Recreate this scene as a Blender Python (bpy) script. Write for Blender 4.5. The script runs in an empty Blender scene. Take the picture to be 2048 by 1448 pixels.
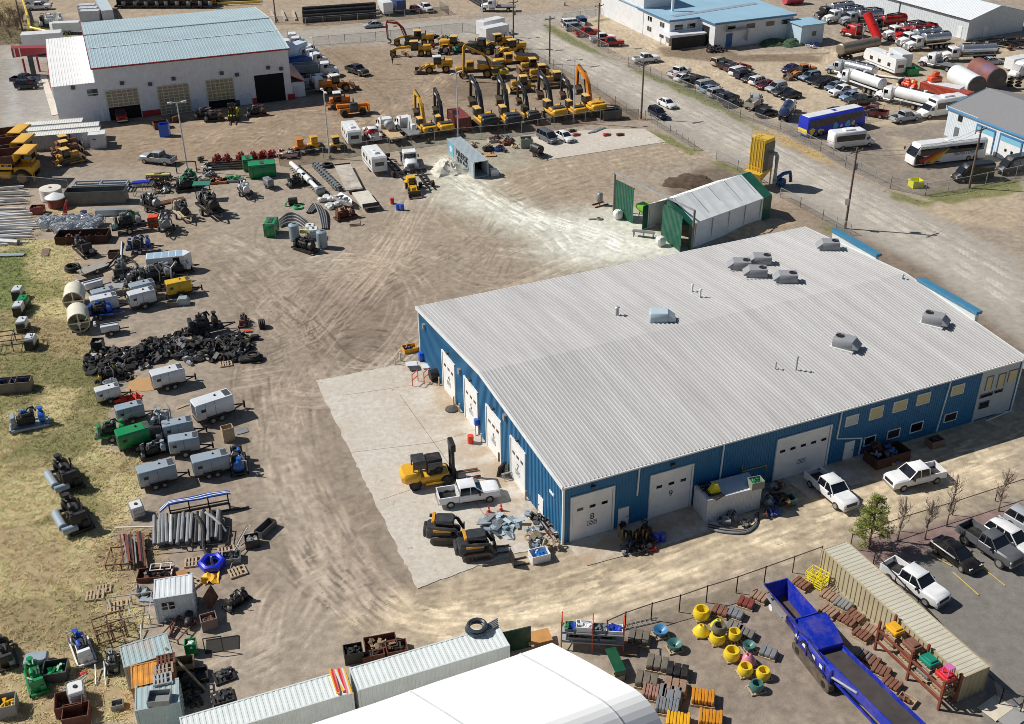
# equipment yard scene, built object by object
import bpy,math,random
import numpy as np
from mathutils import Vector,Matrix
rnd=random.Random(11)
scene=bpy.context.scene
COL=scene.collection
R=math.radians
FPX,PITCH,ROLL,HC=2237.4,R(30.2406),R(-.45085),65.0
_fw=Vector((0,math.cos(PITCH),-math.sin(PITCH)));_rt=Vector((1,0,0));_up=_rt.cross(_fw)
_r2=_rt*math.cos(ROLL)+_up*math.sin(ROLL);_u2=-_rt*math.sin(ROLL)+_up*math.cos(ROLL)
TILES=dict(A=(0,340,5.12),B=(360,300,4.096),C=(840,230,4.096),D=(1160,270,4.096),E=(0,560,3.62),F=(130,600,4.763),G=(0,880,3.62),H=(0,1130,3.657),I=(760,860,4.525),J=(780,580,4.525),K=(1100,880,3.793),L=(1540,700,3.447),M=(1060,1080,3.934),N=(1500,1040,3.549),O=(540,1200,2.56),P=(1180,440,2.3594),Q=(0,0,3.913),R=(500,0,3.913),S=(1000,0,3.913),T=(1500,0,3.714),U=(560,60,8.045),V=(760,30,9.655),W=(940,60,9.05),X=(820,160,9.05),Y=(1030,150,9.752),Z=(1660,0,6.827),a=(1660,120,5.278),b=(1300,90,6.024),c=(0,0,6.827),d=(180,0,6.024),e=(0,240,7.877),f=(140,330,7.314),g=(320,280,6.827),h=(560,300,6.032),i=(120,460,6.827),j=(0,340,6.58),_=(0,0,1))
def gp(px,py,z=0.0):
 d=_fw*FPX+_r2*(px-1024)-_u2*(py-724)
 t=(z-HC)/d.z
 return Vector((d.x*t,d.y*t,z))
def S(t,x,y,z=0.0):
 X0,Y0,s=TILES[t]
 return gp(X0+x/s,Y0+y/s,z)
def head(a,b):return math.atan2(b.y-a.y,b.x-a.x)
def lin(r,g,b):
 f= lambda c:((c/255+.055)/1.055)**2.4 if c>10 else c/255/12.92
 return(f(r),f(g),f(b))
_mats={}
def mat(key,rgb=(128,128,128),rough=.55,metal=0.,var=.10,scale=1.2,dirt=0.,dirtcol=(150,130,108),bump=0.,spec=.5,coat=0.,alpha=1.,stretch=None):
 if key in _mats:return _mats[key]
 m=bpy.data.materials.new(key);m.use_nodes=True;_mats[key]=m
 nt=m.node_tree;N=nt.nodes;Lk=nt.links;bs=N['Principled BSDF']
 c=lin(*rgb)
 tc=N.new('ShaderNodeTexCoord');oi=N.new('ShaderNodeObjectInfo')
 ad=N.new('ShaderNodeVectorMath');ad.operation='ADD'
 sc=N.new('ShaderNodeVectorMath');sc.operation='SCALE';sc.inputs['Scale'].default_value=37.
 cb=N.new('ShaderNodeCombineXYZ')
 for k in 'XYZ':Lk.new(oi.outputs['Random'],cb.inputs[k])
 Lk.new(cb.outputs[0],sc.inputs[0]);Lk.new(tc.outputs['Object'],ad.inputs[0]);Lk.new(sc.outputs[0],ad.inputs[1])
 vec=ad.outputs[0]
 if stretch:
  mp=N.new('ShaderNodeMapping');mp.inputs['Scale'].default_value=stretch;Lk.new(vec,mp.inputs['Vector']);vec=mp.outputs[0]
 n1=N.new('ShaderNodeTexNoise');n1.inputs['Scale'].default_value=scale;n1.inputs['Detail'].default_value=6;Lk.new(vec,n1.inputs['Vector'])
 rp=N.new('ShaderNodeMapRange');rp.inputs['From Min'].default_value=.3;rp.inputs['From Max'].default_value=.7;Lk.new(n1.outputs['Fac'],rp.inputs['Value'])
 mx=N.new('ShaderNodeMix');mx.data_type='RGBA'
 mx.inputs[6].default_value=(*[max(0,k*(1-var)) for k in c],1);mx.inputs[7].default_value=(*[min(1,k*(1+var)) for k in c],1)
 Lk.new(rp.outputs[0],mx.inputs[0]);out=mx.outputs[2]
 if dirt:
  n2=N.new('ShaderNodeTexNoise');n2.inputs['Scale'].default_value=scale*.55;n2.inputs['Detail'].default_value=9;n2.inputs['Roughness'].default_value=.68;Lk.new(vec,n2.inputs['Vector'])
  r2=N.new('ShaderNodeMapRange');r2.inputs['From Min'].default_value=.47;r2.inputs['From Max'].default_value=.72;r2.inputs['To Max'].default_value=dirt;Lk.new(n2.outputs['Fac'],r2.inputs['Value'])
  m2=N.new('ShaderNodeMix');m2.data_type='RGBA';Lk.new(r2.outputs[0],m2.inputs[0]);Lk.new(out,m2.inputs[6]);m2.inputs[7].default_value=(*lin(*dirtcol),1);out=m2.outputs[2]
 Lk.new(out,bs.inputs['Base Color'])
 bs.inputs['Roughness'].default_value=rough;bs.inputs['Metallic'].default_value=metal
 bs.inputs['Specular IOR Level'].default_value=spec;bs.inputs['Coat Weight'].default_value=coat;bs.inputs['Alpha'].default_value=alpha
 if bump:
  bp=N.new('ShaderNodeBump');bp.inputs['Strength'].default_value=bump;bp.inputs['Distance'].default_value=.05;Lk.new(n1.outputs['Fac'],bp.inputs['Height']);Lk.new(bp.outputs[0],bs.inputs['Normal'])
 return m
def paint(r,g,b,dirt=.25,rough=.38):
 return mat('paint_%d_%d_%d_%d'%(r,g,b,int(dirt*100)),(r,g,b),rough=rough,var=.05,dirt=dirt,coat=.25)
def metal(r,g,b,dirt=.3,rough=.5):return mat('steel_%d_%d_%d'%(r,g,b),(r,g,b),rough=rough,metal=.35,var=.15,dirt=dirt)
GLASS=mat('dark_glass',(22,26,32),rough=.06,var=.2,spec=.9)
TYRE=mat('tyre_rubber',(33,32,32),rough=.85,var=.25,dirt=.45,dirtcol=(120,105,90),scale=4)
BLACK=mat('black_steel',(34,33,34),rough=.5,var=.3,dirt=.35,scale=3,dirtcol=(105,92,80))
RIM=mat('wheel_rim',(165,165,165),rough=.35,metal=.5,dirt=.3)
GREY=metal(140,145,148);DGREY=metal(75,78,82)
WHITE=paint(228,230,230,.22);GALV=metal(172,176,178)
LENS=mat('lamp_lens',(225,228,230),rough=.12,var=.05,spec=.8);REDLENS=mat('red_lens',(150,22,20),rough=.2)
RUST=mat('rusty_steel',(104,62,46),rough=.8,var=.3,dirt=.5,dirtcol=(60,40,34),scale=2.5)
WOOD=mat('weathered_wood',(176,156,128),rough=.85,var=.25,scale=5,dirt=.3,dirtcol=(110,95,80))
RUBBER=mat('black_rubber',(30,29,30),rough=.7,var=.4,dirt=.3,scale=2.5,dirtcol=(84,78,72))
CONC=mat('concrete_block',(178,172,162),rough=.9,var=.12,dirt=.4,scale=1.2)
MESHWIRE=mat('chain_link',(120,120,118),rough=.6,alpha=.22)
CAT=(226,170,40)
class MB:
 def __init__(s):s.v=[];s.f=[]
 def add(s,vs,fs):
  k=len(s.v);s.v+=[tuple(p) for p in vs];s.f+=[tuple(i+k for i in q) for q in fs]; return s
 def bx(s,x0,x1,y0,y1,z0,z1):
  return s.add([(x0,y0,z0),(x1,y0,z0),(x1,y1,z0),(x0,y1,z0),(x0,y0,z1),(x1,y0,z1),(x1,y1,z1),(x0,y1,z1)],[(0,3,2,1),(4,5,6,7),(0,1,5,4),(1,2,6,5),(2,3,7,6),(3,0,4,7)])
 def box(s,c,d):return s.bx(c[0]-d[0]/2,c[0]+d[0]/2,c[1]-d[1]/2,c[1]+d[1]/2,c[2]-d[2]/2,c[2]+d[2]/2)
 def obox(s,c,d,rot):
  m=Matrix.Translation(c)@__import__('mathutils').Euler(rot).to_matrix().to_4x4()
  k=len(s.v);s.box((0,0,0),d)
  for i in range(k,len(s.v)):s.v[i]=tuple(m@Vector(s.v[i]))
  return s
 def beam(s,a,b,w,h=None):
  a=Vector(a);b=Vector(b);h=h or w;d=b-a;L=d.length
  if L<1e-6:return s
  q=d.to_track_quat('X','Z').to_matrix()
  vs=[a+q@Vector((x*L,y*w/2,z*h/2)) for x in(0,1) for y,z in((-1,-1),(1,-1),(1,1),(-1,1))]
  return s.add(vs,[(0,1,2,3),(7,6,5,4),(0,4,5,1),(1,5,6,2),(2,6,7,3),(3,7,4,0)])
 def loft(s,secs,cap=True):
  n=len(secs[0]);vs=[p for q in secs for p in q];fs=[]
  for i in range(len(secs)-1):
   for k in range(n):fs.append((i*n+k,i*n+(k+1)%n,(i+1)*n+(k+1)%n,(i+1)*n+k))
  if cap:fs.append(tuple(range(n-1,-1,-1)));fs.append(tuple((len(secs)-1)*n+k for k in range(n)))
  return s.add(vs,fs)
 def rbox(s,x0,x1,y0,y1,z0,z1,b=.06):
  def oc(i,z):return[(x0+i,y0+b+i,z),(x0+b+i,y0+i,z),(x1-b-i,y0+i,z),(x1-i,y0+b+i,z),(x1-i,y1-b-i,z),(x1-b-i,y1-i,z),(x0+b+i,y1-i,z),(x0+i,y1-b-i,z)]
  return s.loft([oc(b*.7,z0),oc(0,z0+b),oc(0,z1-b),oc(b*.7,z1)])
 def prism(s,poly,y0,y1):
  n=len(poly);vs=[(x,y0,z) for x,z in poly]+[(x,y1,z) for x,z in poly]
  fs=[tuple(range(n)),tuple(range(2*n-1,n-1,-1))]+[(k,n+k,n+(k+1)%n,(k+1)%n) for k in range(n)]
  return s.add(vs,fs)
 def flat(s,poly,z0,z1):
  n=len(poly);vs=[(x,y,z0) for x,y in poly]+[(x,y,z1) for x,y in poly]
  return s.add(vs,[tuple(range(n-1,-1,-1)),tuple(range(n,2*n))]+[(k,(k+1)%n,n+(k+1)%n,n+k) for k in range(n)])
 def cyl(s,a,b,r,r2=None,n=10,cap=True):
  a=Vector(a);b=Vector(b);r2=r if r2 is None else r2
  q=(b-a).to_track_quat('Z','Y').to_matrix()
  ring= lambda o,rr:[o+q@Vector((rr*math.cos(6.28319*k/n),rr*math.sin(6.28319*k/n),0)) for k in range(n)]
  return s.loft([ring(a,r),ring(b,r2)],cap)
 def tube(s,pts,r,n=6):
  pts=[Vector(p) for p in pts];secs=[]
  for i,p in enumerate(pts):
   d=pts[min(i+1,len(pts)-1)]-pts[max(i-1,0)]
   q=d.to_track_quat('Z','Y').to_matrix()
   secs.append([p+q@Vector((r*math.cos(6.28319*k/n),r*math.sin(6.28319*k/n),0)) for k in range(n)])
  return s.loft(secs)
 def lathe(s,prof,n=16,c=(0,0,0),cap=True):
  return s.loft([[(c[0]+r*math.cos(6.28319*k/n),c[1]+r*math.sin(6.28319*k/n),c[2]+z) for k in range(n)] for r,z in prof],cap)
 def torus(s,c,R_,r,axis='z',n=16,m=7,sq=1.):
  vs=[];fs=[]
  for i in range(n):
   a=6.28319*i/n
   for k in range(m):
    b=6.28319*k/m;rr=R_+r*math.cos(b);h=r*sq*math.sin(b);x,y=rr*math.cos(a),rr*math.sin(a)
    p=(x,y,h) if axis=='z' else((x,h,y) if axis=='y' else(h,x,y))
    vs.append((c[0]+p[0],c[1]+p[1],c[2]+p[2]))
  for i in range(n):
   for k in range(m):fs.append((i*m+k,((i+1)%n)*m+k,((i+1)%n)*m+(k+1)%m,i*m+(k+1)%m))
  return s.add(vs,fs)
 def ball(s,c,r,n=10,sq=1.):
  pr=[(r*math.sin(math.pi*k/6),-r*sq*math.cos(math.pi*k/6)) for k in range(7)];pr[0]=(.01*r,pr[0][1]);pr[6]=(.01*r,pr[6][1])
  return s.lathe(pr,n,c)
 def tf(s,m,k=0):
  for i in range(k,len(s.v)):s.v[i]=tuple(m@Vector(s.v[i]))
  return s
 def mesh(s,name,smooth=False):
  me=bpy.data.meshes.new(name);me.from_pydata(s.v,[],s.f);me.update()
  if smooth:
   for p in me.polygons:p.use_smooth=True
   try:me.set_sharp_from_angle(angle=R(38))
   except Exception:pass
  return me
def obj(name,me,m=None,parent=None):
 if isinstance(me,MB):me=me.mesh(name,True)
 o=bpy.data.objects.new(name,me);COL.objects.link(o)
 if m is not None:
  if len(me.materials)==0:me.materials.append(m)
  elif me.materials[0]!=m:o.material_slots[0].link='OBJECT';o.material_slots[0].material=m
 if parent is not None:o.parent=parent
 return o
def tag(o,label,cat,group=None):
 o['label']=label;o['category']=cat
 if group:o['group']=group
 return o
def struct(name,me,m):o=obj(name,me,m);o['kind']='structure'; return o
def thing(name,label,cat,loc=(0,0,0),rz=0.,group=None,scale=None,tilt=None):
 o=bpy.data.objects.new(name,None);COL.objects.link(o);o.empty_display_size=.3
 o.location=loc;o.rotation_euler=(*(tilt or(0,0)),rz)
 if scale:o.scale=scale if hasattr(scale,'__len__') else(scale,)*3
 return tag(o,label,cat,group)
def solo(name,me,m,label,cat,loc=(0,0,0),rz=0.,group=None,scale=None,tilt=None):
 o=obj(name,me,m);o.location=loc;o.rotation_euler=(*(tilt or(0,0)),rz)
 if scale:o.scale=scale if hasattr(scale,'__len__') else(scale,)*3
 return tag(o,label,cat,group)
def kit(parts):
 r=[]
 for p in parts:
  me=p[1].mesh(p[0],True) if isinstance(p[1],MB) else p[1]
  r.append((p[0],me,p[2],kit(p[3]) if len(p)>3 else[],p[4] if len(p)>4 else(0,0,0)))
 return r
def _parts(ps,parent,mats):
 for nm,me,mk,sub,loc in ps:
  m=mats.get(mk,mk) if isinstance(mk,str) else mk
  o=obj(nm,me,m,parent);o.location=loc
  if sub:_parts(sub,o,mats)
def put(name,k,label,cat,loc,rz=0.,group=None,mats={},scale=None,tilt=None):
 t=thing(name,label,cat,loc,rz,group,scale,tilt);_parts(k,t,mats); return t
def text(body,size,m,parent,loc,rot,name='lettering',ext=.004):
 cu=bpy.data.curves.new(name,'FONT');cu.body=body;cu.size=size;cu.extrude=ext;cu.align_x='CENTER';cu.align_y='CENTER'
 tmp=bpy.data.objects.new(name,cu);me=bpy.data.meshes.new_from_object(tmp);bpy.data.objects.remove(tmp)
 me.materials.clear();me.materials.append(m);o=bpy.data.objects.new(name,me);COL.objects.link(o);o.parent=parent;o.location=loc;o.rotation_euler=rot
 return o
BLK=mat('black_lettering',(20,20,22),rough=.6)
def steps(a,b,knots):
 out=[a]
 while out[-1]<b:out.append(out[-1]+float(np.interp(out[-1],[k[0] for k in knots],[k[1] for k in knots])))
 return out
gx=np.array([-4000,-1500,-600,-300]+steps(-165,170,[(-165,.8),(-60,.4),(-42,.14),(44,.15),(75,.4),(170,.8)])+[300,600,1500,4000],float)
gy=np.array([-300,0,40]+steps(54,330,[(54,.15),(110,.2),(160,.38),(220,.7),(330,1.1)])+[450,800,1800,5000],float)
GX,GY=np.meshgrid(gx,gy)
def vnoise(x,y,sc,seed,octv=4):
 tot=0;amp=1.;nrm=0
 for o in range(octv):
  X=x/sc+17.3*o+seed*3.7;Y=y/sc-9.1*o+seed*1.9
  xi=np.floor(X).astype(np.int64);yi=np.floor(Y).astype(np.int64);fx=X-xi;fy=Y-yi
  fx=fx*fx*(3-2*fx);fy=fy*fy*(3-2*fy)
  def hsh(a,b):
   h=(a*374761393+b*668265263+(seed+o)*974634+12345)&0x7fffffff
   h=(h^(h>>13))*1274126177&0x7fffffff
   return((h^(h>>16))&0xffff)/65535.
  v=(hsh(xi,yi)*(1-fx)+hsh(xi+1,yi)*fx)*(1-fy)+(hsh(xi,yi+1)*(1-fx)+hsh(xi+1,yi+1)*fx)*fy
  tot=tot+amp*v;nrm+=amp;amp*=.55;sc*=.5
 return tot/nrm-.5
N1=vnoise(GX,GY,14,1);N2=vnoise(GX,GY,4,2,5);N3=vnoise(GX,GY,1.2,3,3);N4=vnoise(GX,GY,40,4);N5=vnoise(GX,GY,.45,6,3)
def C3(r,g,b):return np.array(lin(r,g,b))
col=np.empty(GX.shape+(3,));col[:]=C3(166,151,134)
grassm=np.zeros(GX.shape);hgt=np.zeros(GX.shape)
def W(poly,t='_'):return[S(t,*p)[:2] for p in poly]
def sdist(poly):
 x0=min(p[0] for p in poly)-8;x1=max(p[0] for p in poly)+8;y0=min(p[1] for p in poly)-8;y1=max(p[1] for p in poly)+8
 i0,i1=np.searchsorted(gx,[x0,x1]);j0,j1=np.searchsorted(gy,[y0,y1])
 sl_=(slice(j0,j1),slice(i0,i1));x=GX[sl_];y=GY[sl_];d=np.full(x.shape,1e9);ins=np.zeros(x.shape,bool);n=len(poly)
 for k in range(n):
  ax,ay=poly[k];bx,by=poly[(k+1)%n];ex,ey=bx-ax,by-ay
  tt=np.clip(((x-ax)*ex+(y-ay)*ey)/(ex*ex+ey*ey+1e-9),0,1)
  d=np.minimum(d,np.hypot(x-ax-tt*ex,y-ay-tt*ey))
  cr=((ay>y)!=(by>y))&(x<(bx-ax)*(y-ay)/((by-ay) if by!=ay else 1e-9)+ax);ins^=cr
 return sl_,np.where(ins,d,-d)
smo=np.ones(GX.shape)
def zone(poly,c,soft=1.,amt=1.,warp=1.5,grass=None,t='_',mottled=0.,sm=None):
 sl_,sd=sdist(W(poly,t));sd=sd+warp*(N2[sl_]*3+N1[sl_]*1.5)
 m=np.clip((sd+soft)/(2*soft),0,1);m=m*m*(3-2*m)*amt
 if mottled:m=m*np.clip(.5+(N2[sl_]*2.2+N1[sl_])*mottled*2+.3,0,1)
 col[sl_]=col[sl_]*(1-m[...,None])+C3(*c)*m[...,None]
 if sm is not None:smo[sl_]=smo[sl_]*(1-m)+sm*m
 if grass is not None:grassm[sl_]=grassm[sl_]*(1-m)+grass*m
zone([(420,520),(800,560),(860,620),(840,700),(640,760),(500,1000),(620,1200),(330,1240),(300,900),(420,760)],(154,137,120),4,.7)
zone([(620,560),(1250,520),(840,610),(830,700),(560,760)],(141,124,109),4,.75,3)
zone([(560,720),(640,760),(760,1000),(840,1180),(760,1200),(600,1000)],(138,121,106),3,.55,3)
zone([(560,260),(800,160),(760,100),(640,80),(700,330),(0,330),(0,250),(620,210)],(152,132,110),4,.7)
zone([(620,100),(1090,100),(1330,240),(860,260),(640,330),(200,330),(210,250),(620,210)],(157,136,113),4,.8)
zone([(900,160),(1050,170),(1060,190),(950,200),(880,185)],(112,95,80),3,.6,2)
zone([(780,330),(900,280),(1060,320),(1330,285),(1410,305),(1240,350),(1220,420),(1000,400),(860,380)],(172,153,129),3,.7)
zone([(700,420),(1000,420),(1200,500),(1100,540),(840,600),(700,560)],(167,149,128),4,.6)
zone([(820,1200),(1000,1130),(1130,1092),(1330,1000),(1620,900),(2048,740),(2048,980),(1800,1060),(1640,1105),(1380,1195),(1180,1262),(1000,1300),(840,1290),(700,1250)],(193,174,145),2.5,.95,1.5)
zone([(930,1220),(1180,1180),(1640,1020),(2048,880),(2048,900),(1640,1060),(1180,1225),(960,1262)],(208,190,160),1.5,.6,1.5)
zone([(850,325),(900,315),(960,345),(1000,395),(1090,428),(1180,415),(1250,425),(1330,470),(1385,510),(1260,535),(1100,528),(1040,480),(960,435),(890,395),(845,355)],(208,205,188),5.5,1.,1.6)
zone([(1120,440),(1230,430),(1330,480),(1375,505),(1180,520),(1090,500)],(222,220,206),4.,.9,1.2)
zone([(960,392),(1090,425),(1170,470),(1150,500),(1040,450),(940,405)],(222,219,204),2.5,.8,1.)
zone([(780,250),(900,255),(1050,270),(1060,330),(940,350),(900,300),(800,300)],(172,166,146),2,.7,1.5)
zone([(1330,370),(1400,338),(1450,330),(1480,350),(1440,375),(1350,395)],(108,94,80),1.5,.8,1)
zone([(1440,440),(1600,390),(1660,440),(1600,470),(1480,500)],(158,138,116),1.5,.8)
zone([(1000,60),(1085,46),(1170,88),(1260,130),(1390,180),(1520,262),(1600,310),(1690,345),(1790,392),(1860,425),(2048,520),(2048,700),(1860,545),(1700,470),(1560,378),(1470,330),(1409,300),(1330,252),(1250,205),(1150,155),(1060,105),(1015,82)],(172,163,151),1.0,1.,.4,sm=.35)
zone([(1040,66),(1095,62),(1280,160),(1520,285),(1700,385),(2048,565),(2048,640),(1700,440),(1520,335),(1290,205),(1100,105)],(184,175,162),1.5,.7,1.0)
zone([(0,86),(60,92),(140,80),(560,64),(870,42),(1000,36),(1270,8),(1360,-20),(1500,-20),(1290,24),(1110,44),(1090,62),(1000,72),(760,84),(620,95),(300,128),(0,122)],(172,164,154),1.0,1.,.4,sm=.35)
zone([(0,118),(75,118),(118,225),(105,246),(0,262)],(160,154,147),.5,1.,.2,sm=.4)
zone([(20,110),(40,130),(35,250),(15,250)],(186,184,180),1.,.5,1)
zone([(0,230),(110,238),(95,262),(0,272)],(176,170,160),.6,.7,.3)
zone([(60,-10),(1300,-10),(1250,0),(860,36),(560,58),(130,30)],(176,156,131),3,.7)
zone([(130,36),(560,60),(560,66),(150,75)],(150,134,116),3,.6)
zone([(1110,56),(1280,10),(1345,75),(1430,110),(1640,100),(1960,80),(2048,70),(2048,330),(1900,250),(1720,250),(1560,250),(1480,215),(1270,120)],(192,173,146),1.5,.9,.8)
zone([(1320,95),(1450,98),(1480,110),(1640,112),(1640,125),(1420,122),(1330,112)],(122,103,84),1.,.8,.8)
zone([(1500,110),(1660,104),(1660,108),(1500,117)],(130,110,90),.6,.7,.5)
zone([(1690,30),(1740,40),(1900,110),(2048,130),(2048,200),(1800,130),(1680,80)],(158,141,121),3,.5,2)
zone([(1560,245),(1780,262),(1900,240),(1900,300),(2000,330),(2048,340),(2048,375),(1850,395),(1700,335),(1585,290)],(146,134,121),1.0,.95,.6)
zone([(1790,275),(1850,285),(1840,320),(1800,310)],(184,166,142),1.2,.7,1)
zone([(1800,400),(2048,372),(2048,470),(1900,440)],(188,168,141),1.5,.8,1)
zone([(1690,455),(1860,545),(2048,700),(2048,745),(1850,640),(1690,500),(1640,450),(1600,420)],(128,112,98),2,.85,1)
zone([(1715,1150),(1860,1092),(2048,1036),(2060,1460),(1960,1448),(1985,1330),(1850,1235)],(132,127,120),.25,1.,.05,sm=.3)
zone([(1690,1090),(1800,1065),(2048,1002),(2048,1045),(1960,1066),(1880,1094),(1780,1140),(1720,1130)],(136,112,108),.5,.9,.4)
zone([(1520,1200),(1640,1170),(1700,1300),(1960,1448),(1340,1448),(1290,1380),(1170,1270),(1390,1200),(1520,1150)],(145,130,116),1.5,.8,1.)
zone([(1180,1262),(1380,1195),(1640,1103),(1640,1125),(1390,1212),(1200,1282)],(140,130,108),.8,.7,1.2,.35)
DRY=(188,172,132)
zone([(-60,490),(55,480),(150,472),(155,560),(172,640),(165,720),(215,800),(212,880),(285,930),(290,1010),(235,1075),(240,1170),(310,1235),(250,1300),(270,1448),(-150,1448)],DRY,.8,1.,1.1,1.)
zone([(-20,505),(58,498),(66,600),(40,660),(-20,660)],(104,117,66),1.2,.9,1.,.8)
zone([(60,560),(140,560),(150,600),(60,610)],(116,120,70),1.,.7,1.5,.9)
for pz in([(60,640),(170,650),(200,740),(130,800),(40,740)],[(150,740),(230,800),(200,860),(120,850)],[(60,900),(260,880),(260,960),(80,960)],[(10,1190),(200,1180),(220,1260),(40,1290)],[(150,1280),(260,1240),(280,1290),(180,1320)]):
 zone(pz,(112,114,70),1.5,.7,2.,1.,mottled=.9)
zone([(-60,640),(180,640),(200,800),(280,940),(260,1080),(300,1240),(260,1448),(-120,1448)],(150,130,104),1.2,.6,3.,.45,mottled=1.)
zone([(-60,700),(200,760),(240,900),(230,1100),(-60,1000)],(106,112,66),1.2,.65,3.,.9,mottled=.9)
zone([(230,1040),(320,1060),(300,1140),(200,1130)],(134,112,84),1.5,.6,1.5,.9)
zone([(-140,-20),(40,-20),(56,60),(60,88),(-140,92)],(150,134,100),2,.95,1.5,.9)
zone([(-20,35),(52,45),(56,88),(-20,90)],(104,95,74),1.5,.8,1.5,.8)
zone([(60,42),(120,44),(150,72),(140,82),(62,70)],(122,125,80),1.,.8,1,.7)
for pz in([(1088,48),(1110,52),(1175,90),(1230,120),(1215,118),(1150,92),(1090,62)],[(1255,130),(1400,185),(1530,262),(1505,258),(1380,192),(1262,142)],[(1770,378),(1850,400),(1900,396),(1850,415),(1790,398)],[(1830,392),(2048,352),(2048,382),(1900,408)],[(1180,42),(1240,30),(1240,36),(1185,46)],[(1290,258),(1330,268),(1400,302),(1380,306),(1310,275)],[(1430,326),(1500,340),(1470,345),(1440,336)],[(1640,450),(1690,455),(1700,468),(1650,468)]):
 zone(pz,(112,116,72),.7,.85,.8,.8)
zone([(1530,258),(1600,285),(1690,335),(1660,330),(1560,285)],(176,150,102),.8,.8,.8,.9)
zone([(640,300),(800,290),(860,300),(700,315),(620,330)],(158,150,122),1.5,.6,1.5,.3)
zone([(140,470),(420,430),(420,560),(150,560)],(166,148,124),3,.5,2)
zone([(60,420),(150,400),(200,440),(80,470)],(170,152,112),1.5,.7,1.5,.5)
def curve(pts,step=.18):
 P_=[Vector((p[0],p[1])) for p in pts];P_=[P_[0]*2-P_[1]]+P_+[P_[-1]*2-P_[-2]];out=[]
 for i in range(1,len(P_)-2):
  a,b,c_,d_=P_[i-1:i+3];n=max(2,int((c_-b).length/step))
  for k in range(n):
   t_=k/n;out.append(.5*((2*b)+(c_-a)*t_+(2*a-5*b+4*c_-d_)*t_*t_+(3*b-a-3*c_+d_)*t_**3))
 return out
trk=np.zeros(GX.shape)
def rut(pts,w,amp):
 for k,p in enumerate(pts):
  i0,i1=np.searchsorted(gx,[p.x-2*w,p.x+2*w]);j0,j1=np.searchsorted(gy,[p.y-2*w,p.y+2*w])
  if i1<=i0 or j1<=j0:continue
  d2=(GX[j0:j1,i0:i1]-p.x)**2+(GY[j0:j1,i0:i1]-p.y)**2
  v=amp*np.exp(-d2/(w*w*.6))*(.55+.45*math.sin(k*.11+p.x))
  cur=trk[j0:j1,i0:i1];trk[j0:j1,i0:i1]=np.where(np.abs(v)>np.abs(cur),v,cur)
def track(px,amp=.5,gauge=1.9,w=.28,t='_'):
 c_=curve([S(t,*p) for p in px]);L_,R_=[],[]
 for i,p in enumerate(c_):
  d_=c_[min(i+1,len(c_)-1)]-c_[max(i-1,0)]
  if d_.length<1e-6:continue
  n_=Vector((-d_.y,d_.x)).normalized()*gauge/2;L_.append(p+n_);R_.append(p-n_)
 rut(L_,w,amp);rut(R_,w,amp)
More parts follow.
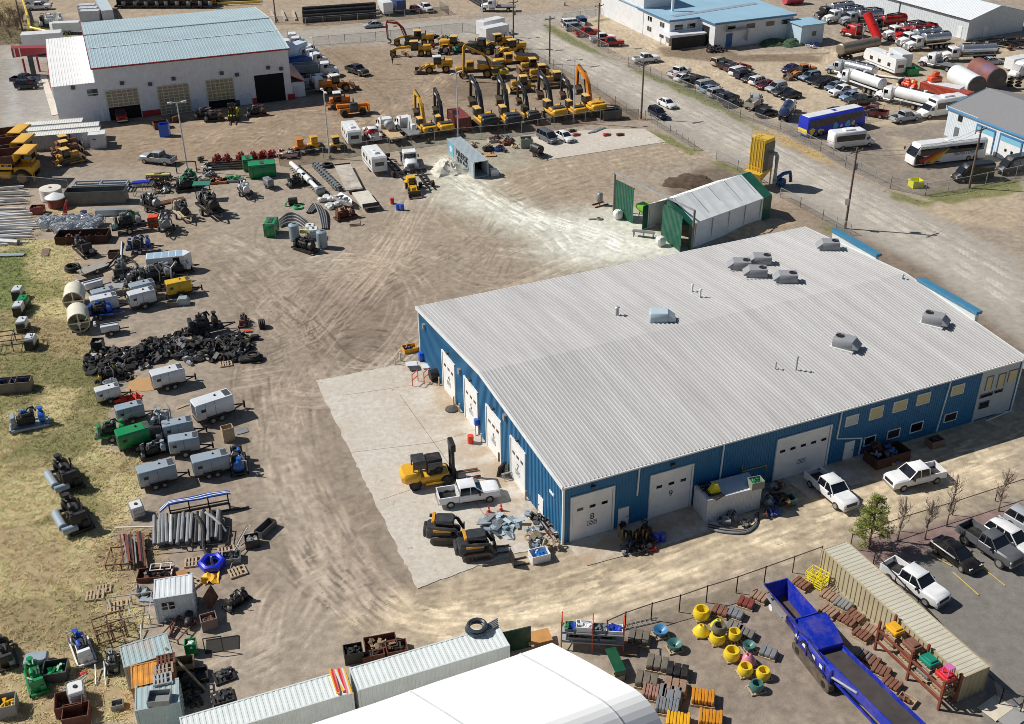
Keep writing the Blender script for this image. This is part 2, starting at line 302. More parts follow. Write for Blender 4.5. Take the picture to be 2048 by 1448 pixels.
base=[([(1180,520),(900,640),(760,760),(660,800),(560,790)],.55),([(1150,530),(880,650),(740,740),(610,740),(470,760)],.5),([(840,380),(800,480),(700,600),(620,680),(540,720)],.5),([(860,400),(790,520),(690,640),(600,760),(560,900),(620,1100),(720,1230)],.5),([(560,560),(640,530),(760,540),(820,600),(780,690),(700,760)],.5),([(470,560),(560,640),(640,720),(660,760)],.5),([(430,520),(500,590),(520,680),(500,760),(520,900)],-.35),([(700,520),(640,590),(600,680),(610,760),(620,900),(690,1080),(800,1220)],.45),([(560,760),(590,900),(660,1060),(760,1190),(900,1250),(1180,1230),(1600,1090),(2048,930)],.6),([(520,820),(560,960),(640,1120),(740,1240),(860,1275),(1100,1250),(1400,1160)],.5),([(420,1120),(560,1060),(640,1150),(760,1250)],-.4),([(500,1330),(540,1200),(640,1130),(700,1180)],.45),([(420,1360),(560,1290),(640,1180),(660,1080),(610,940)],.4),([(780,1200),(1000,1180),(1300,1090),(1600,990),(2048,850)],-.3),([(900,1230),(1200,1180),(1500,1070),(1800,970),(2048,880)],.5),([(960,1210),(1240,1140),(1420,1060)],-.3),([(1000,640),(880,690),(800,740),(700,720),(640,660),(560,600)],-.35),([(620,470),(700,500),(760,470),(800,420)],.35),([(430,480),(520,520),(600,620),(640,700)],.45),([(1100,560),(960,560),(860,520),(760,520),(640,600)],.4),([(640,700),(720,680),(800,690),(830,720)],-.4),([(520,620),(600,560),(720,540)],.4),([(460,700),(560,700),(680,640),(800,560),(900,500)],-.4),([(400,640),(500,640),(560,600)],-.3),([(640,250),(760,230),(860,180),(900,140)],.45),([(640,300),(720,260),(780,200),(700,130),(660,100)],-.3),([(760,110),(820,150),(860,220),(840,250)],-.3),([(240,300),(400,270),(520,260),(640,280)],.4),([(400,300),(460,250),(560,230)],.4),([(500,290),(560,250),(620,230),(700,235)],-.35),([(560,215),(600,250),(700,260),(840,230)],.35),([(880,330),(960,380),(1060,430),(1180,470),(1250,500)],.7),([(900,345),(1000,410),(1090,460),(1130,500)],.6),([(1000,390),(1100,350),(1240,330),(1400,300)],.4),([(1040,410),(1160,380),(1230,360)],-.35),([(1040,500),(940,480),(870,420)],.35),([(860,560),(980,480),(1010,440)],-.3),([(1240,345),(1330,330),(1440,320)],-.3),([(960,560),(990,500),(1060,470)],-.3),([(1030,70),(1200,150),(1400,250),(1640,370),(1850,490),(2048,610)],.35),([(1060,60),(1260,160),(1500,275),(1760,410),(2048,560)],.4),([(1090,70),(1300,175),(1560,310),(1850,470)],.3),([(200,108),(560,82),(900,60),(1200,30)],.3),([(300,112),(700,78),(1000,55)],.25),([(1290,90),(1350,120),(1440,150),(1560,150),(1640,120),(1660,70)],.4),([(1350,130),(1480,180),(1600,220)],.35),([(1560,160),(1660,180),(1700,150)],.3),([(1660,60),(1700,90),(1640,130),(1500,150)],.3),([(1640,1000),(1700,1030),(1640,1060),(1500,1060)],-.3),([(1140,1150),(1250,1130),(1330,1060)],-.3),([(1330,1080),(1420,1050),(1560,1010)],-.35),([(1900,820),(1980,860),(2048,850)],.3)]
for i,(p,a_) in enumerate(base):
 for k in range(6):
  jx,jy=rnd.gauss(0,15 if p[0][1]>350 else 6),rnd.gauss(0,9 if p[0][1]>350 else 2.5);q=[(x+jx+rnd.gauss(0,3),y+jy+rnd.gauss(0,1.5)) for x,y in p]
  track(q,a_*1.4*rnd.choice((1,.8,.5,-.45)),rnd.choice((1.9,1.9,2.3)),rnd.uniform(.14,.26))
for k in range(70):
 x,y=rnd.uniform(420,800),rnd.uniform(480,1260)
 if y>760 and x>560+(y-760)*.4:continue
 a_=rnd.uniform(0,6.28);cv=rnd.uniform(-.9,.9);p=[(x,y)]
 for s_ in range(3):a_+=cv*.5;p.append((p[-1][0]+40*math.cos(a_),p[-1][1]+30*math.sin(a_)))
 track(p,rnd.choice((.3,.25,-.4,-.35)),1.9,rnd.uniform(.14,.22))
for k in range(50):
 x,y=rnd.uniform(1000,2000),0;y=1200-(x-1000)*.33+rnd.uniform(-40,50);p=[(x,y),(x+70,y-22+rnd.gauss(0,8)),(x+150,y-50+rnd.gauss(0,10))]
 track(p,rnd.choice((.4,-.35)),1.9,.25)
for k in range(60):
 x,y=rnd.uniform(250,900),rnd.uniform(150,300);a_=rnd.uniform(-.5,.5);p=[(x,y),(x+45*math.cos(a_),y+14*math.sin(a_)+rnd.gauss(0,3)),(x+90*math.cos(a_),y+22*math.sin(a_))]
 track(p,rnd.choice((.4,-.4)),2.2,.4)
brk=np.clip(.85+N2*1.6,0,1)*(1-grassm);g_=col.mean(-1,keepdims=True);col=np.where((grassm<.2)[...,None],(col*.9+g_*.1)*np.array([.91,.92,.915]),col)
tl=np.clip(trk,0,1)*brk;td=np.clip(-trk,0,1)*brk
col=col*(1+.95*tl[...,None])-col*td[...,None]*.85
col*=(1+.1*N1+.2*smo*N2+.26*smo*N3*(1-.5*grassm)+.55*smo*N5*(1-.6*grassm)+.06*N4)[...,None]
hgt=.018*N3+.03*N2*(np.abs(GX)<200)-.03*np.abs(trk)*brk+.02
col=np.clip(col,.01,.85)
ny_,nx_=GX.shape
me=bpy.data.meshes.new('ground');nv=nx_*ny_
me.vertices.add(nv);co_=np.stack([GX,GY,hgt-.03],-1).astype(np.float32);me.vertices.foreach_set('co',co_.ravel())
idx=np.arange(nv).reshape(ny_,nx_);q=np.stack([idx[:-1,:-1],idx[:-1,1:],idx[1:,1:],idx[1:,:-1]],-1).reshape(-1,4)
me.loops.add(q.size);me.loops.foreach_set('vertex_index',q.ravel().astype(np.int32));me.polygons.add(len(q))
me.polygons.foreach_set('loop_start',np.arange(0,q.size,4,dtype=np.int32));me.polygons.foreach_set('use_smooth',np.ones(len(q),bool));me.update(calc_edges=True)
at=me.color_attributes.new('soil','FLOAT_COLOR','POINT');at.data.foreach_set('color',np.concatenate([col,grassm[...,None]],-1).astype(np.float32).ravel())
gm=bpy.data.materials.new('yard_earth');gm.use_nodes=True;nt=gm.node_tree;NN=nt.nodes;LL=nt.links;bs=NN['Principled BSDF'];bs.inputs['Roughness'].default_value=.95;bs.inputs['Specular IOR Level'].default_value=.15
vc=NN.new('ShaderNodeVertexColor');vc.layer_name='soil';tc=NN.new('ShaderNodeTexCoord')
def noise(sc,det=8,rough=.6):
 n_=NN.new('ShaderNodeTexNoise');n_.inputs['Scale'].default_value=sc;n_.inputs['Detail'].default_value=det;n_.inputs['Roughness'].default_value=rough;LL.new(tc.outputs['Object'],n_.inputs['Vector']); return n_
na,nb=noise(.9,12,.72),noise(9,6,.7)
def rng(src,a,b):
 r_=NN.new('ShaderNodeMapRange');r_.inputs['From Min'].default_value=.25;r_.inputs['From Max'].default_value=.75;r_.inputs['To Min'].default_value=a;r_.inputs['To Max'].default_value=b;LL.new(src.outputs['Fac'],r_.inputs['Value']); return r_
m1=NN.new('ShaderNodeMath');m1.operation='MULTIPLY';LL.new(rng(na,.78,1.22).outputs[0],m1.inputs[0]);LL.new(rng(nb,.76,1.24).outputs[0],m1.inputs[1])
vm=NN.new('ShaderNodeVectorMath');vm.operation='SCALE';LL.new(vc.outputs['Color'],vm.inputs[0]);LL.new(m1.outputs[0],vm.inputs['Scale']);LL.new(vm.outputs[0],bs.inputs['Base Color'])
bp=NN.new('ShaderNodeBump');bp.inputs['Strength'].default_value=.55;bp.inputs['Distance'].default_value=.12;LL.new(na.outputs['Fac'],bp.inputs['Height']);LL.new(bp.outputs[0],bs.inputs['Normal'])
struct('ground',me,gm)
def grass_at(x,y):
 i=min(np.searchsorted(gx,x),nx_-1);j=min(np.searchsorted(gy,y),ny_-1); return grassm[j,i],col[j,i]
gr=np.random.default_rng(5)
def tufts(name,region,n,hmin,hmax,label):
 vs=[];cs=[];fs=0
 xs=gr.uniform(region[0],region[1],n);ys=gr.uniform(region[2],region[3],n)
 for x,y in zip(xs,ys):
  g,c_=grass_at(x,y)
  if gr.random()>g*.95:continue
  k=8;a0=gr.uniform(0,6.28);lean=1.7;br=gr.uniform(.95,2.);st=gr.random()
  c2=np.clip(np.array(c_)*br*(np.array([1.12,1.05,.9]) if st<.6 else np.array([.9,1.02,.8])),0,.7)
  for b in range(k):
   a_=a0+gr.normal(0,1.1);h_=gr.uniform(hmin,hmax);w_=.016+.018*gr.random();ox,oy=gr.normal(0,.12,2);l_=h_*lean*gr.uniform(.4,1.6)
   dx,dy=math.cos(a_),math.sin(a_)
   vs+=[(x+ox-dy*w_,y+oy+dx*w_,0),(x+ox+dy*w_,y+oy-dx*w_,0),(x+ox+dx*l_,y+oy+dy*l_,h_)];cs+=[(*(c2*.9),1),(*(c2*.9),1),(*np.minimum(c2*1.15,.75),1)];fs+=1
 m_=bpy.data.meshes.new(name);m_.from_pydata(vs,[],[(3*i,3*i+1,3*i+2) for i in range(fs)]);m_.update()
 at_=m_.color_attributes.new('soil','FLOAT_COLOR','POINT');at_.data.foreach_set('color',np.array(cs,np.float32).ravel())
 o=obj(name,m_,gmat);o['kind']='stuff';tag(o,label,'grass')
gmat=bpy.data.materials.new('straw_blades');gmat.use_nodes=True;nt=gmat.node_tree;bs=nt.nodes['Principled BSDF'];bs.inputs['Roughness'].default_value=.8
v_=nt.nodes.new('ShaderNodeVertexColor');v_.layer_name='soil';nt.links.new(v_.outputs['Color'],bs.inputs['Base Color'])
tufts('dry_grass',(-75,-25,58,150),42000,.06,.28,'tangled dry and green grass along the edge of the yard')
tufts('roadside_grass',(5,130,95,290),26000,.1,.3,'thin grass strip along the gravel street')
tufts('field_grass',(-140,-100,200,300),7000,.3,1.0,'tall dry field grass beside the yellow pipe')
cm=bpy.data.materials.new('yard_concrete');cm.use_nodes=True;nt=cm.node_tree;NN=nt.nodes;LL=nt.links;bs=NN['Principled BSDF'];bs.inputs['Roughness'].default_value=.85
tc=NN.new('ShaderNodeTexCoord');na,nb,nc=noise(.22,10,.62),noise(1.6,10,.7),noise(.5,14,.75)
def mixc(f,a,b):
 m_=NN.new('ShaderNodeMix');m_.data_type='RGBA';LL.new(f,m_.inputs[0])
 for k,v in((6,a),(7,b)):
  if isinstance(v,tuple):m_.inputs[k].default_value=(*lin(*v),1)
  else:LL.new(v,m_.inputs[k])
 return m_.outputs[2]
def cr(src,a,b):
 r_=NN.new('ShaderNodeMapRange');r_.inputs['From Min'].default_value=a;r_.inputs['From Max'].default_value=b;LL.new(src.outputs['Fac'],r_.inputs['Value']); return r_.outputs[0]
c0=mixc(cr(na,.3,.7),(196,190,179),(211,207,199));c1=mixc(cr(nb,.35,.8),c0,(174,160,138));c2=mixc(cr(nc,.60,.68),c1,(146,126,106))
dp=NN.new('ShaderNodeVectorMath');dp.operation='DOT_PRODUCT';LL.new(tc.outputs['Object'],dp.inputs[0]);dp.inputs[1].default_value=(math.cos(.41662),math.sin(.41662),0)
mr=NN.new('ShaderNodeMapRange');mr.inputs['From Min'].default_value=4.44*math.cos(.41662)+78.9*math.sin(.41662)-8.;mr.inputs['From Max'].default_value=mr.inputs['From Min'].default_value+7.5;LL.new(dp.outputs['Value'],mr.inputs['Value'])
wt=noise(.35,12,.66);mm=NN.new('ShaderNodeMath');mm.operation='MULTIPLY';LL.new(cr(wt,.42,.56),mm.inputs[0]);LL.new(mr.outputs[0],mm.inputs[1]);m9=NN.new('ShaderNodeMath');m9.operation='MULTIPLY';LL.new(mm.outputs[0],m9.inputs[0]);m9.inputs[1].default_value=.75;m9.name='wet_amount'
c2=mixc(m9.outputs[0],c2,(168,142,112))
LL.new(c2,bs.inputs['Base Color'])
cm0=cm.copy();cm0.node_tree.nodes['wet_amount'].inputs[1].default_value=0
def slab(name,px,t='_',z=.045):
 p=[S(t,*q)[:2] for q in px]
 return struct(name,MB().flat(p,-.3,z),cm0)
BO=S('_',1122,1086);BYAW=.41662;bu=Vector((math.cos(BYAW),math.sin(BYAW)));bw=Vector((-math.sin(BYAW),math.cos(BYAW)))
BX,BY=4.44,78.9
def bl(a,b):return(BX+bu.x*a+bw.x*b,BY+bu.y*a+bw.y*b)
BL_,BW_,BH_,BR_=53.3,37.1,6.47,1.51
pad=[S('_',x,y)[:2] for x,y in((632,762),(770,735),(838,722))]+[bl(.3,36.9),bl(.3,.3)]+[S('_',x,y)[:2] for x,y in((1100,1092),(1010,1112),(835,1178))]
pd_=[]
for i,p in enumerate(pad):
 q=Vector(pad[(i+1)%len(pad)]);p=Vector(p);n=max(1,int((q-p).length/.45));e_=(q-p).normalized();nn=Vector((-e_.y,e_.x));wob=i in(0,1,2,5,6,7)
 for k in range(n):pd_.append(tuple(p+(q-p)*k/n+nn*((rnd.gauss(0,.05)+.05*math.sin(k*.7+i)) if wob and k else 0)))
struct('concrete_pad',MB().flat(pd_,-.3,.045),cm)
struct('concrete_apron',MB().flat([bl(.2,.2),bl(.6,-3.6),bl(9,-4.),bl(17.5,-3.9),bl(17.5,.2)],-.3,.04),cm)
struct('concrete_apron',MB().flat([bl(24,.2),bl(24.2,-3.9),bl(37,-3.7),bl(36.6,.2)],-.3,.04),cm)
slab('parking_slab',((1062,275),(1100,319),(1332,284),(1289,258),(1220,258),(1138,263)))
slab('concrete_walk',((80,150),(92,150),(119,229),(104,232)),z=.12)
jm=mat('slab_joint',(120,110,96),rough=.9)
for a,b in(((800,790),(868,885)),((868,885),(700,905)),((868,885),(935,866)),((868,885),(1000,1075)),((690,790),(830,770)),((760,1000),(880,960))):
 p,q2=S('_',*a,.046),S('_',*b,.046);struct('slab_joint',MB().beam(p,q2,.05,.006),jm)
BLUE=mat('blue_siding',(44,112,156),rough=.45,var=.08,dirt=.15,dirtcol=(60,100,130),spec=.4)
TRIM=paint(226,228,226,.12);ROOFM=mat('galvanised_roof',(187,186,185),rough=.45,metal=.1,var=.09,scale=.9,dirt=.3,dirtcol=(142,136,128),stretch=(1,.07,1))
DOORW=paint(232,233,232,.12,.4);BEIGE=mat('beige_blind',(196,186,138),rough=.4,var=.06,spec=.7)
B=thing('metal_building','long blue metal building with grey ribbed roof beside the concrete pad','building',(BX,BY,0),BYAW)
def ribs(a,b,nrm_out,z0,zf,pitch=.3,dep=.045):
 """ribbed cladding from a to b (xy), top height zf(t), t in 0..1"""
 mb=MB();a=Vector(a);b=Vector(b);L_=(b-a).length;n=int(L_/pitch);o=Vector(nrm_out)
 pts=[]
 for i in range(n):
  for f_,d_ in((0,0),(.55,0),(.65,1),(.9,1)):pts.append(((i+f_)/n,d_*dep))
 pts.append((1,0))
 vs=[]
 for t_,d_ in pts:
  p=a+(b-a)*t_+o*d_;vs+=[(p.x,p.y,z0),(p.x,p.y,zf(t_))]
 return mb.add(vs,[(2*i,2*i+2,2*i+3,2*i+1) for i in range(len(pts)-1)])
gf= lambda t_:BH_+BR_*(1-abs(2*t_-1))-.06
mbw=ribs((0,0),(BL_,0),(0,-1),0,lambda t_:BH_-.05)
for q_ in(ribs((0,BW_),(0,0),(-1,0),0,gf),ribs((BL_,0),(BL_,BW_),(1,0),0,gf),ribs((BL_,BW_),(0,BW_),(0,1),0,lambda t_:BH_-.05)):mbw.add(q_.v,q_.f)
obj('wall',mbw.mesh('wall'),BLUE,B)
pit=.4;nr=int((BL_+.4)/pit);secs=[(0,0)];xs_=[]
for i in range(nr):
 for f_,d_ in((0,0),(.50,0),(.58,1),(.78,1),(.86,0)):xs_.append((-.2+(i+f_)*(BL_+.4)/nr,.085*d_))
xs_.append((BL_+.2,0));vs=[]
for x_,d_ in xs_:vs+=[(x_,-.25,BH_+d_-.02),(x_,BW_/2,BH_+BR_+d_),(x_,BW_+.25,BH_+d_-.02)]
obj('roof',MB().add(vs,[f for i in range(len(xs_)-1) for f in((3*i,3*i+3,3*i+4,3*i+1),(3*i+1,3*i+4,3*i+5,3*i+2))]).mesh('roof'),ROOFM,B)
for y0,y1,z0,z1 in((-.27,BW_/2,BH_-.02,BH_+BR_),(BW_/2,BW_+.27,BH_+BR_,BH_-.02)):
 for x_ in(-.24,BL_+.24):obj('rake_trim',MB().beam((x_,y0,z0-.08),(x_,y1,z1-.08),.14,.36),TRIM,B)
for y_ in(-.32,BW_+.32):obj('gutter',MB().bx(-.2,BL_+.2,y_-.06,y_+.06,BH_-.16,BH_),TRIM,B)
for x_,y_ in((0,0),(0,BW_),(BL_,0),(BL_,BW_)):obj('corner_trim',MB().bx(x_-.1,x_+.1,y_-.1,y_+.1,0,BH_-.1),TRIM,B)
def bpx(px,py,face='front'):
 """photo pixel -> (distance along wall, height) on the front or left wall"""
 d_=_fw*FPX+_r2*(px-1024)-_u2*(py-724);n_=Vector((-bw.x,-bw.y,0)) if face=='front' else Vector((-bu.x,-bu.y,0));o_=Vector((BX,BY,0))-Vector((0,0,HC))
 p=Vector((0,0,HC))+d_*(o_.dot(n_)/d_.dot(n_));q_=p-Vector((BX,BY,0)); return(q_.dot(Vector((*(bu if face=='front' else bw),0))),p.z)
def gdoor(face,a0,a1,h_,nwin,num,sub=None,lights=True):
 d_=MB();f_=MB();gs=[];ex=.07
 def pl(mb,u0,u1,z0,z1,e0,e1):
  if face=='front':mb.bx(u0,u1,-e1,-e0,z0,z1)
  else:mb.bx(-e1,-e0,u0,u1,z0,z1)
 ns=7
 for i in range(ns):pl(d_,a0+.05,a1-.05,.02+h_*i/ns+.012,h_*(i+1)/ns-.012,0,.085);
 pl(d_,a0+.05,a1-.05,.02,h_-.02,0,.078)
 for s_ in((a0-.18,a0),(a1,a1+.18)):pl(f_,*s_,0,h_+.15,0,.16)
 pl(f_,a0-.18,a1+.18,h_,h_+.16,0,.155)
 wd=(a1-a0);zz=h_*.70
 for i in range(nwin):
  c_=a0+wd*(i+.5)/nwin if nwin>3 else a0+wd*(.2+.3*i);g_=MB();gs.append(g_);pl(g_,c_-.3,c_+.3,zz-.14,zz+.16,.08,.1)
 D=obj('overhead_door',d_,DOORW,B);obj('door_frame',f_,TRIM,B);[obj('window_pane',g_,GLASS,D) for g_ in gs]
 rot=(R(90),0,0) if face=='front' else(R(90),0,R(-90));mid=(a0+a1)/2
 pos= lambda u,z:(u,-.1,z) if face=='front' else(-.1,u,z)
 if num:text(num,.95,BLK,D,pos(mid,h_*.46),rot,'door_number')
 if sub:
  fr=MB();u0,u1,z0,z1=mid-.5,mid+.5,h_*.27,h_*.27+.5
  for r_ in((u0,u1,z0,z0+.04),(u0,u1,z1-.04,z1),(u0,u0+.04,z0,z1),(u1-.04,u1,z0,z1),(u0+.2,u1-.1,z0+.30,z0+.36),(u0+.2,u1-.15,z0+.14,z0+.2)):pl(fr,*r_,.09,.1)
  obj('notice_outline',fr,BLK,D)
 if lights:
  lm=MB();pl(lm,mid-.2,mid+.2,h_+.55,h_+.8,0,.3);obj('wall_lamp',lm,DGREY,B)
for px0,px1,pt,nw,nm,sb in(((1142,1072),(1222,1049),(1145,996),3,'8',True),((1298,1028),(1377,1004),(1306,951),3,'9',False),((1547,951),(1649,922),(1560,879),5,'',True)):
 a0,_z=bpx(*px0);a1,_z=bpx(*px1);_a,h_=bpx(*pt);gdoor('front',a0,a1,h_,nw,nm,sb,nm!='')
for px0,px1,pt,nm in(((1051,982),(1024,936),(1027,878),'7'),((1003,914),(976,880),(978,815),'6'),((957,846),(932,812),(933,758),'5'),((912,798),(889,768),(889,705),'4')):
 b0,_z=bpx(*px0,'left');b1,_z=bpx(*px1,'left');_a,h_=bpx(*pt,'left');gdoor('left',b0,b1,h_,3,nm,True)
for px0,px1,pt in(((1235,1047),(1256,1038),(1237,1020)),((1684,918),(1704,910),(1693,881))):
 a0,_z=bpx(*px0);a1,_z=bpx(*px1);D=obj('door',MB().bx(a0,a1,-.1,0,.05,2.15),DOORW,B);obj('handle',MB().bx(a1-.2,a1-.12,-.15,-.1,1.,1.1),BLACK,D)
b0,_z=bpx(1078,1011,'left');D=obj('door',MB().bx(-.1,0,b0-1.05,b0,.05,2.15),DOORW,B);obj('handle',MB().bx(-.15,-.1,b0-.2,b0-.12,1.,1.1),BLACK,D)
def window(x0,y0,x1,y1,glass,face='front',fw=.09):
 p=bpx(x0,y0,face);q_=bpx(x1,y1,face);u0,u1=sorted((p[0],q_[0]));z0,z1=sorted((p[1],q_[1]))
 f_=MB();g_=MB()
 def pl(mb,u0,u1,z0,z1,e):mb.bx(u0,u1,-e,0,z0,z1) if face=='front' else mb.bx(-e,0,u0,u1,z0,z1)
 pl(f_,u0-fw,u1+fw,z0-fw,z0,.1);pl(f_,u0-fw,u1+fw,z1,z1+fw,.1);pl(f_,u0-fw,u0,z0,z1,.1);pl(f_,u1,u1+fw,z0,z1,.1);pl(g_,u0,u1,z0,z1,.07)
 w_=obj('window',g_,glass,B);obj('frame',f_,TRIM,w_)
for x0,y0,x1,y1 in((1738,839,1766,811),(1785,824,1814,798),(1832,810,1860,784),(1901,791,1928,767)):window(x0,y0,x1,y1,BEIGE)
window(1690,852,1716,828,mat('pale_window',(176,190,186),rough=.15,spec=.8))
for x0,y0,x1,y1 in((1727,891,1750,870),(1773,878,1799,856),(1819,865,1845,842),(1887,844,1913,823)):window(x0,y0,x1,y1,GLASS)
window(1101,982,1108,990,mat('grey_pane',(110,105,98),rough=.2),'left')
u0,z0=bpx(1942,840);u1=BL_-.4
obj('white_panel',MB().bx(u0,u1,-.12,0,z0,BH_-.3).bx(u0,u0+.25,-.13,0,0,z0),paint(176,186,192,.08,.5),B)
for x0,y0,x1,y1,g_ in((1968,780,1985,751,BEIGE),(1991,775,2010,745,BEIGE),(2013,763,2035,737,BEIGE),(1958,796,1983,783,GLASS),(1955,818,1976,800,GLASS),(1987,786,2003,777,GLASS)):
 p,q_=bpx(x0,y0),bpx(x1,y1);w_=obj('window',MB().bx(p[0],q_[0],-.15,-.1,p[1],q_[1]),g_,B);obj('frame',MB().bx(p[0]-.1,p[0],-.17,-.12,p[1],q_[1]).bx(q_[0],q_[0]+.1,-.17,-.12,p[1],q_[1]).bx(p[0]-.1,q_[0]+.1,-.17,-.12,q_[1],q_[1]+.1),metal(96,112,122),w_)
def wp(x,y):u,z=bpx(x,y); return(u,-.12,z)
for ln in(((1278,934),(1273,990)),((1447,888),(1438,957)),((1683,820),(1672,876),(1722,875),(1716,907)),((1900,762),(1871,862))):
 ds=MB()
 for a,b in zip(ln,ln[1:]):ds.beam(wp(*a),wp(*b),.12)
 obj('downspout',ds,TRIM,B)
obj('gas_pipe',MB().tube([wp(1483,930),wp(1483,942),wp(1532,929),wp(1528,960)],.05),mat('gas_pipe_paint',(186,160,90)),B)
for c0,c1 in((.86,.64),(.44,.20)):
 obj('parapet',MB().bx(BL_+.25,BL_+.75,BW_*c1,BW_*c0,BH_-1.2,BH_+1.5),paint(206,214,212,.1),B);obj('parapet_cap',MB().bx(BL_+.1,BL_+.95,BW_*c1-.2,BW_*c0+.2,BH_+1.5,BH_+1.85),paint(62,128,164,.15),B)
def rp(px,py):
 """pixel -> point on the roof (local coordinates of the building)"""
 for hz in np.linspace(BH_,BH_+BR_,40):
  p=gp(px,py,hz);q_=Vector((p.x-BX,p.y-BY));b=q_.dot(bw);a=q_.dot(bu)
  if abs(BH_+BR_*(1-abs(2*b/BW_-1))-hz)<.03:break
 return Vector((p.x,p.y,hz))
HV=paint(150,152,156,.2,.5)
hk=kit([('cabinet',MB().rbox(-1.1,1.1,-.8,.8,.15,1.25,.04),'c',[('fan_opening',MB().lathe([(.42,1.2),(.45,1.31),(.34,1.31),(.30,1.27)],14,(.55,0,0)),'d')]),('hood',MB().loft([[(-1.1,-.8,.35),(-1.1,.8,.35),(-1.1,.8,1.1),(-1.1,-.8,1.1)],[(-1.75,-.8,.45),(-1.75,.8,.45),(-1.75,.8,.55),(-1.75,-.8,.55)]]),'c'),('curb',MB().bx(-1.3,1.3,-1.,1.,-.25,.16),'w')])
for i,(x,y,lb,rot) in enumerate(((1482,538,'grey rooftop unit at the west end of the group of four',0),(1523,528,'grey rooftop unit at the top of the group of four',0),(1514,553,'grey rooftop unit lowest in the middle of the group of four',0),(1574,564,'grey rooftop unit at the east end of the group of four',0),(1659,499,'lone grey rooftop unit beside the upper blue parapet',0),(1687,694,'grey rooftop unit on the near slope, middle of the roof',3.14),(1865,647,'grey rooftop unit on the near slope by the lower blue parapet',3.14))):
 p=rp(x,y);put('rooftop_unit',hk,lb,'rooftop unit',p,BYAW+(-.5 if not rot else 2.55-.4),'air handling units on the ribbed roof',{'c':HV,'d':BLACK,'w':TRIM},.96)
p=rp(1317,641);t_=thing('roof_ventilator','pale blue boxy roof ventilator with a sloping hood','ventilator',p,BYAW-.5)
obj('cabinet',MB().rbox(-1.,1.,-.75,.75,-.1,1.2,.1),paint(186,204,212,.1),t_);obj('hood',MB().loft([[(1.,-.75,.3),(1.,.75,.3),(1.,.75,1.1),(1.,-.75,1.1)],[(1.8,-.75,.3),(1.8,.75,.3),(1.8,.75,.5),(1.8,-.75,.5)]]),paint(186,204,212,.1),t_)
for i,(x,y,h_,r_,lb) in enumerate(((1234,631,1.,.18,'short grey vent pipe west of the pale roof ventilator'),(1384,584,.9,.12,'first of two white vent pipes near the roof units'),(1400,595,1.,.12,'second of two white vent pipes near the roof units'),(1592,741,1.5,.09,'tall thin grey flue on the near roof slope'),(1551,738,.7,.07,'small vent pipe beside the tall thin flue'),(1805,558,.5,.1,'small vent cap close to the far end of the ridge'))):
 p=rp(x,y);solo('vent_pipe',MB().cyl((0,0,-.15),(0,0,h_),r_).cyl((0,0,h_),(0,0,h_+.12),r_*1.6,r_*.9),GALV if i!=1 and i!=2 else TRIM,lb,'vent pipe',p,0,'vent pipes on the ribbed roof')
def wallbox(parent,L_,D_,h_,r_,wm,rm,pitch=.5,roofname='roof',ov=.25,ridge='x',rib=.04):
 """gabled shed in local axes: long side along x at y=0..D_, ridge along x"""
 gz= lambda t_:h_+r_*(1-abs(2*t_-1))-.05
 mb=ribs((0,0),(L_,0),(0,-1),0,lambda t_:h_-.04,pitch,.025)
 for q_ in(ribs((0,D_),(0,0),(-1,0),0,gz,pitch,.025),ribs((L_,0),(L_,D_),(1,0),0,gz,pitch,.025),ribs((L_,D_),(0,D_),(0,1),0,lambda t_:h_-.04,pitch,.025)):mb.add(q_.v,q_.f)
 obj('wall',mb.mesh('wall'),wm,parent)
 n=max(2,int((L_+2*ov)/.6));xs=[]
 for i in range(n):
  for f_,d_ in((0,0),(.7,0),(.78,1),(.92,1)):xs.append((-ov+(i+f_)*(L_+2*ov)/n,rib*d_))
 xs.append((L_+ov,0));vs=[]
 for x_,d_ in xs:vs+=[(x_,-ov,h_+d_-.02),(x_,D_/2,h_+r_+d_),(x_,D_+ov,h_+d_-.02)]
 obj(roofname,MB().add(vs,[f for i in range(len(xs)-1) for f in((3*i,3*i+3,3*i+4,3*i+1),(3*i+1,3*i+4,3*i+5,3*i+2))]).mesh(roofname),rm,parent)
def wallpx(o,u,px,py,nrm):
 d_=_fw*FPX+_r2*(px-1024)-_u2*(py-724);c_=Vector((0,0,HC));t_=(Vector((o.x,o.y,0))-c_).dot(nrm)/d_.dot(nrm);p=c_+d_*t_; return(p-o).dot(u),p.z
wa,wb=S('_',222,241),S('_',614,195.5);wy=head(wa,wb);wu=Vector((math.cos(wy),math.sin(wy),0));wn=Vector((math.sin(wy),-math.cos(wy),0))
x0_,z0_=wallpx(wa,wu,184,134,wn);x1_,z1_=wallpx(wa,wu,575,97,wn);WH=(z0_+z1_)/2
WO=wa+wu*x0_;WL=x1_-x0_
p=gp(144,47,WH);WD=-(p-WO).dot(wn)
WSIDE=paint(226,229,234,.12,.5);WROOF=mat('pale_blue_roof',(176,196,202),rough=.4,metal=.15,var=.06,scale=.3);WROOF2=mat('white_roof',(236,236,234),rough=.45,var=.03)
REDT=paint(168,44,52,.1)
Wb=thing('equipment_shop','white equipment shop with pale ribbed roof and red trim at the upper left','building',WO,wy)
wallbox(Wb,WL,WD,WH,1.6,WSIDE,WROOF,.6)
for y0,y1,q0,q1 in((-.3,WD/2,WH,WH+1.6),(WD/2,WD+.3,WH+1.6,WH)):
 for x_ in(-.3,WL+.3):obj('rake_trim',MB().beam((x_,y0,q0-.1),(x_,y1,q1-.1),.1,.3),REDT if x_<0 else TRIM,Wb)
obj('eave_trim',MB().bx(-.3,WL+.3,-.36,-.26,WH-.3,WH-.02),REDT,Wb)
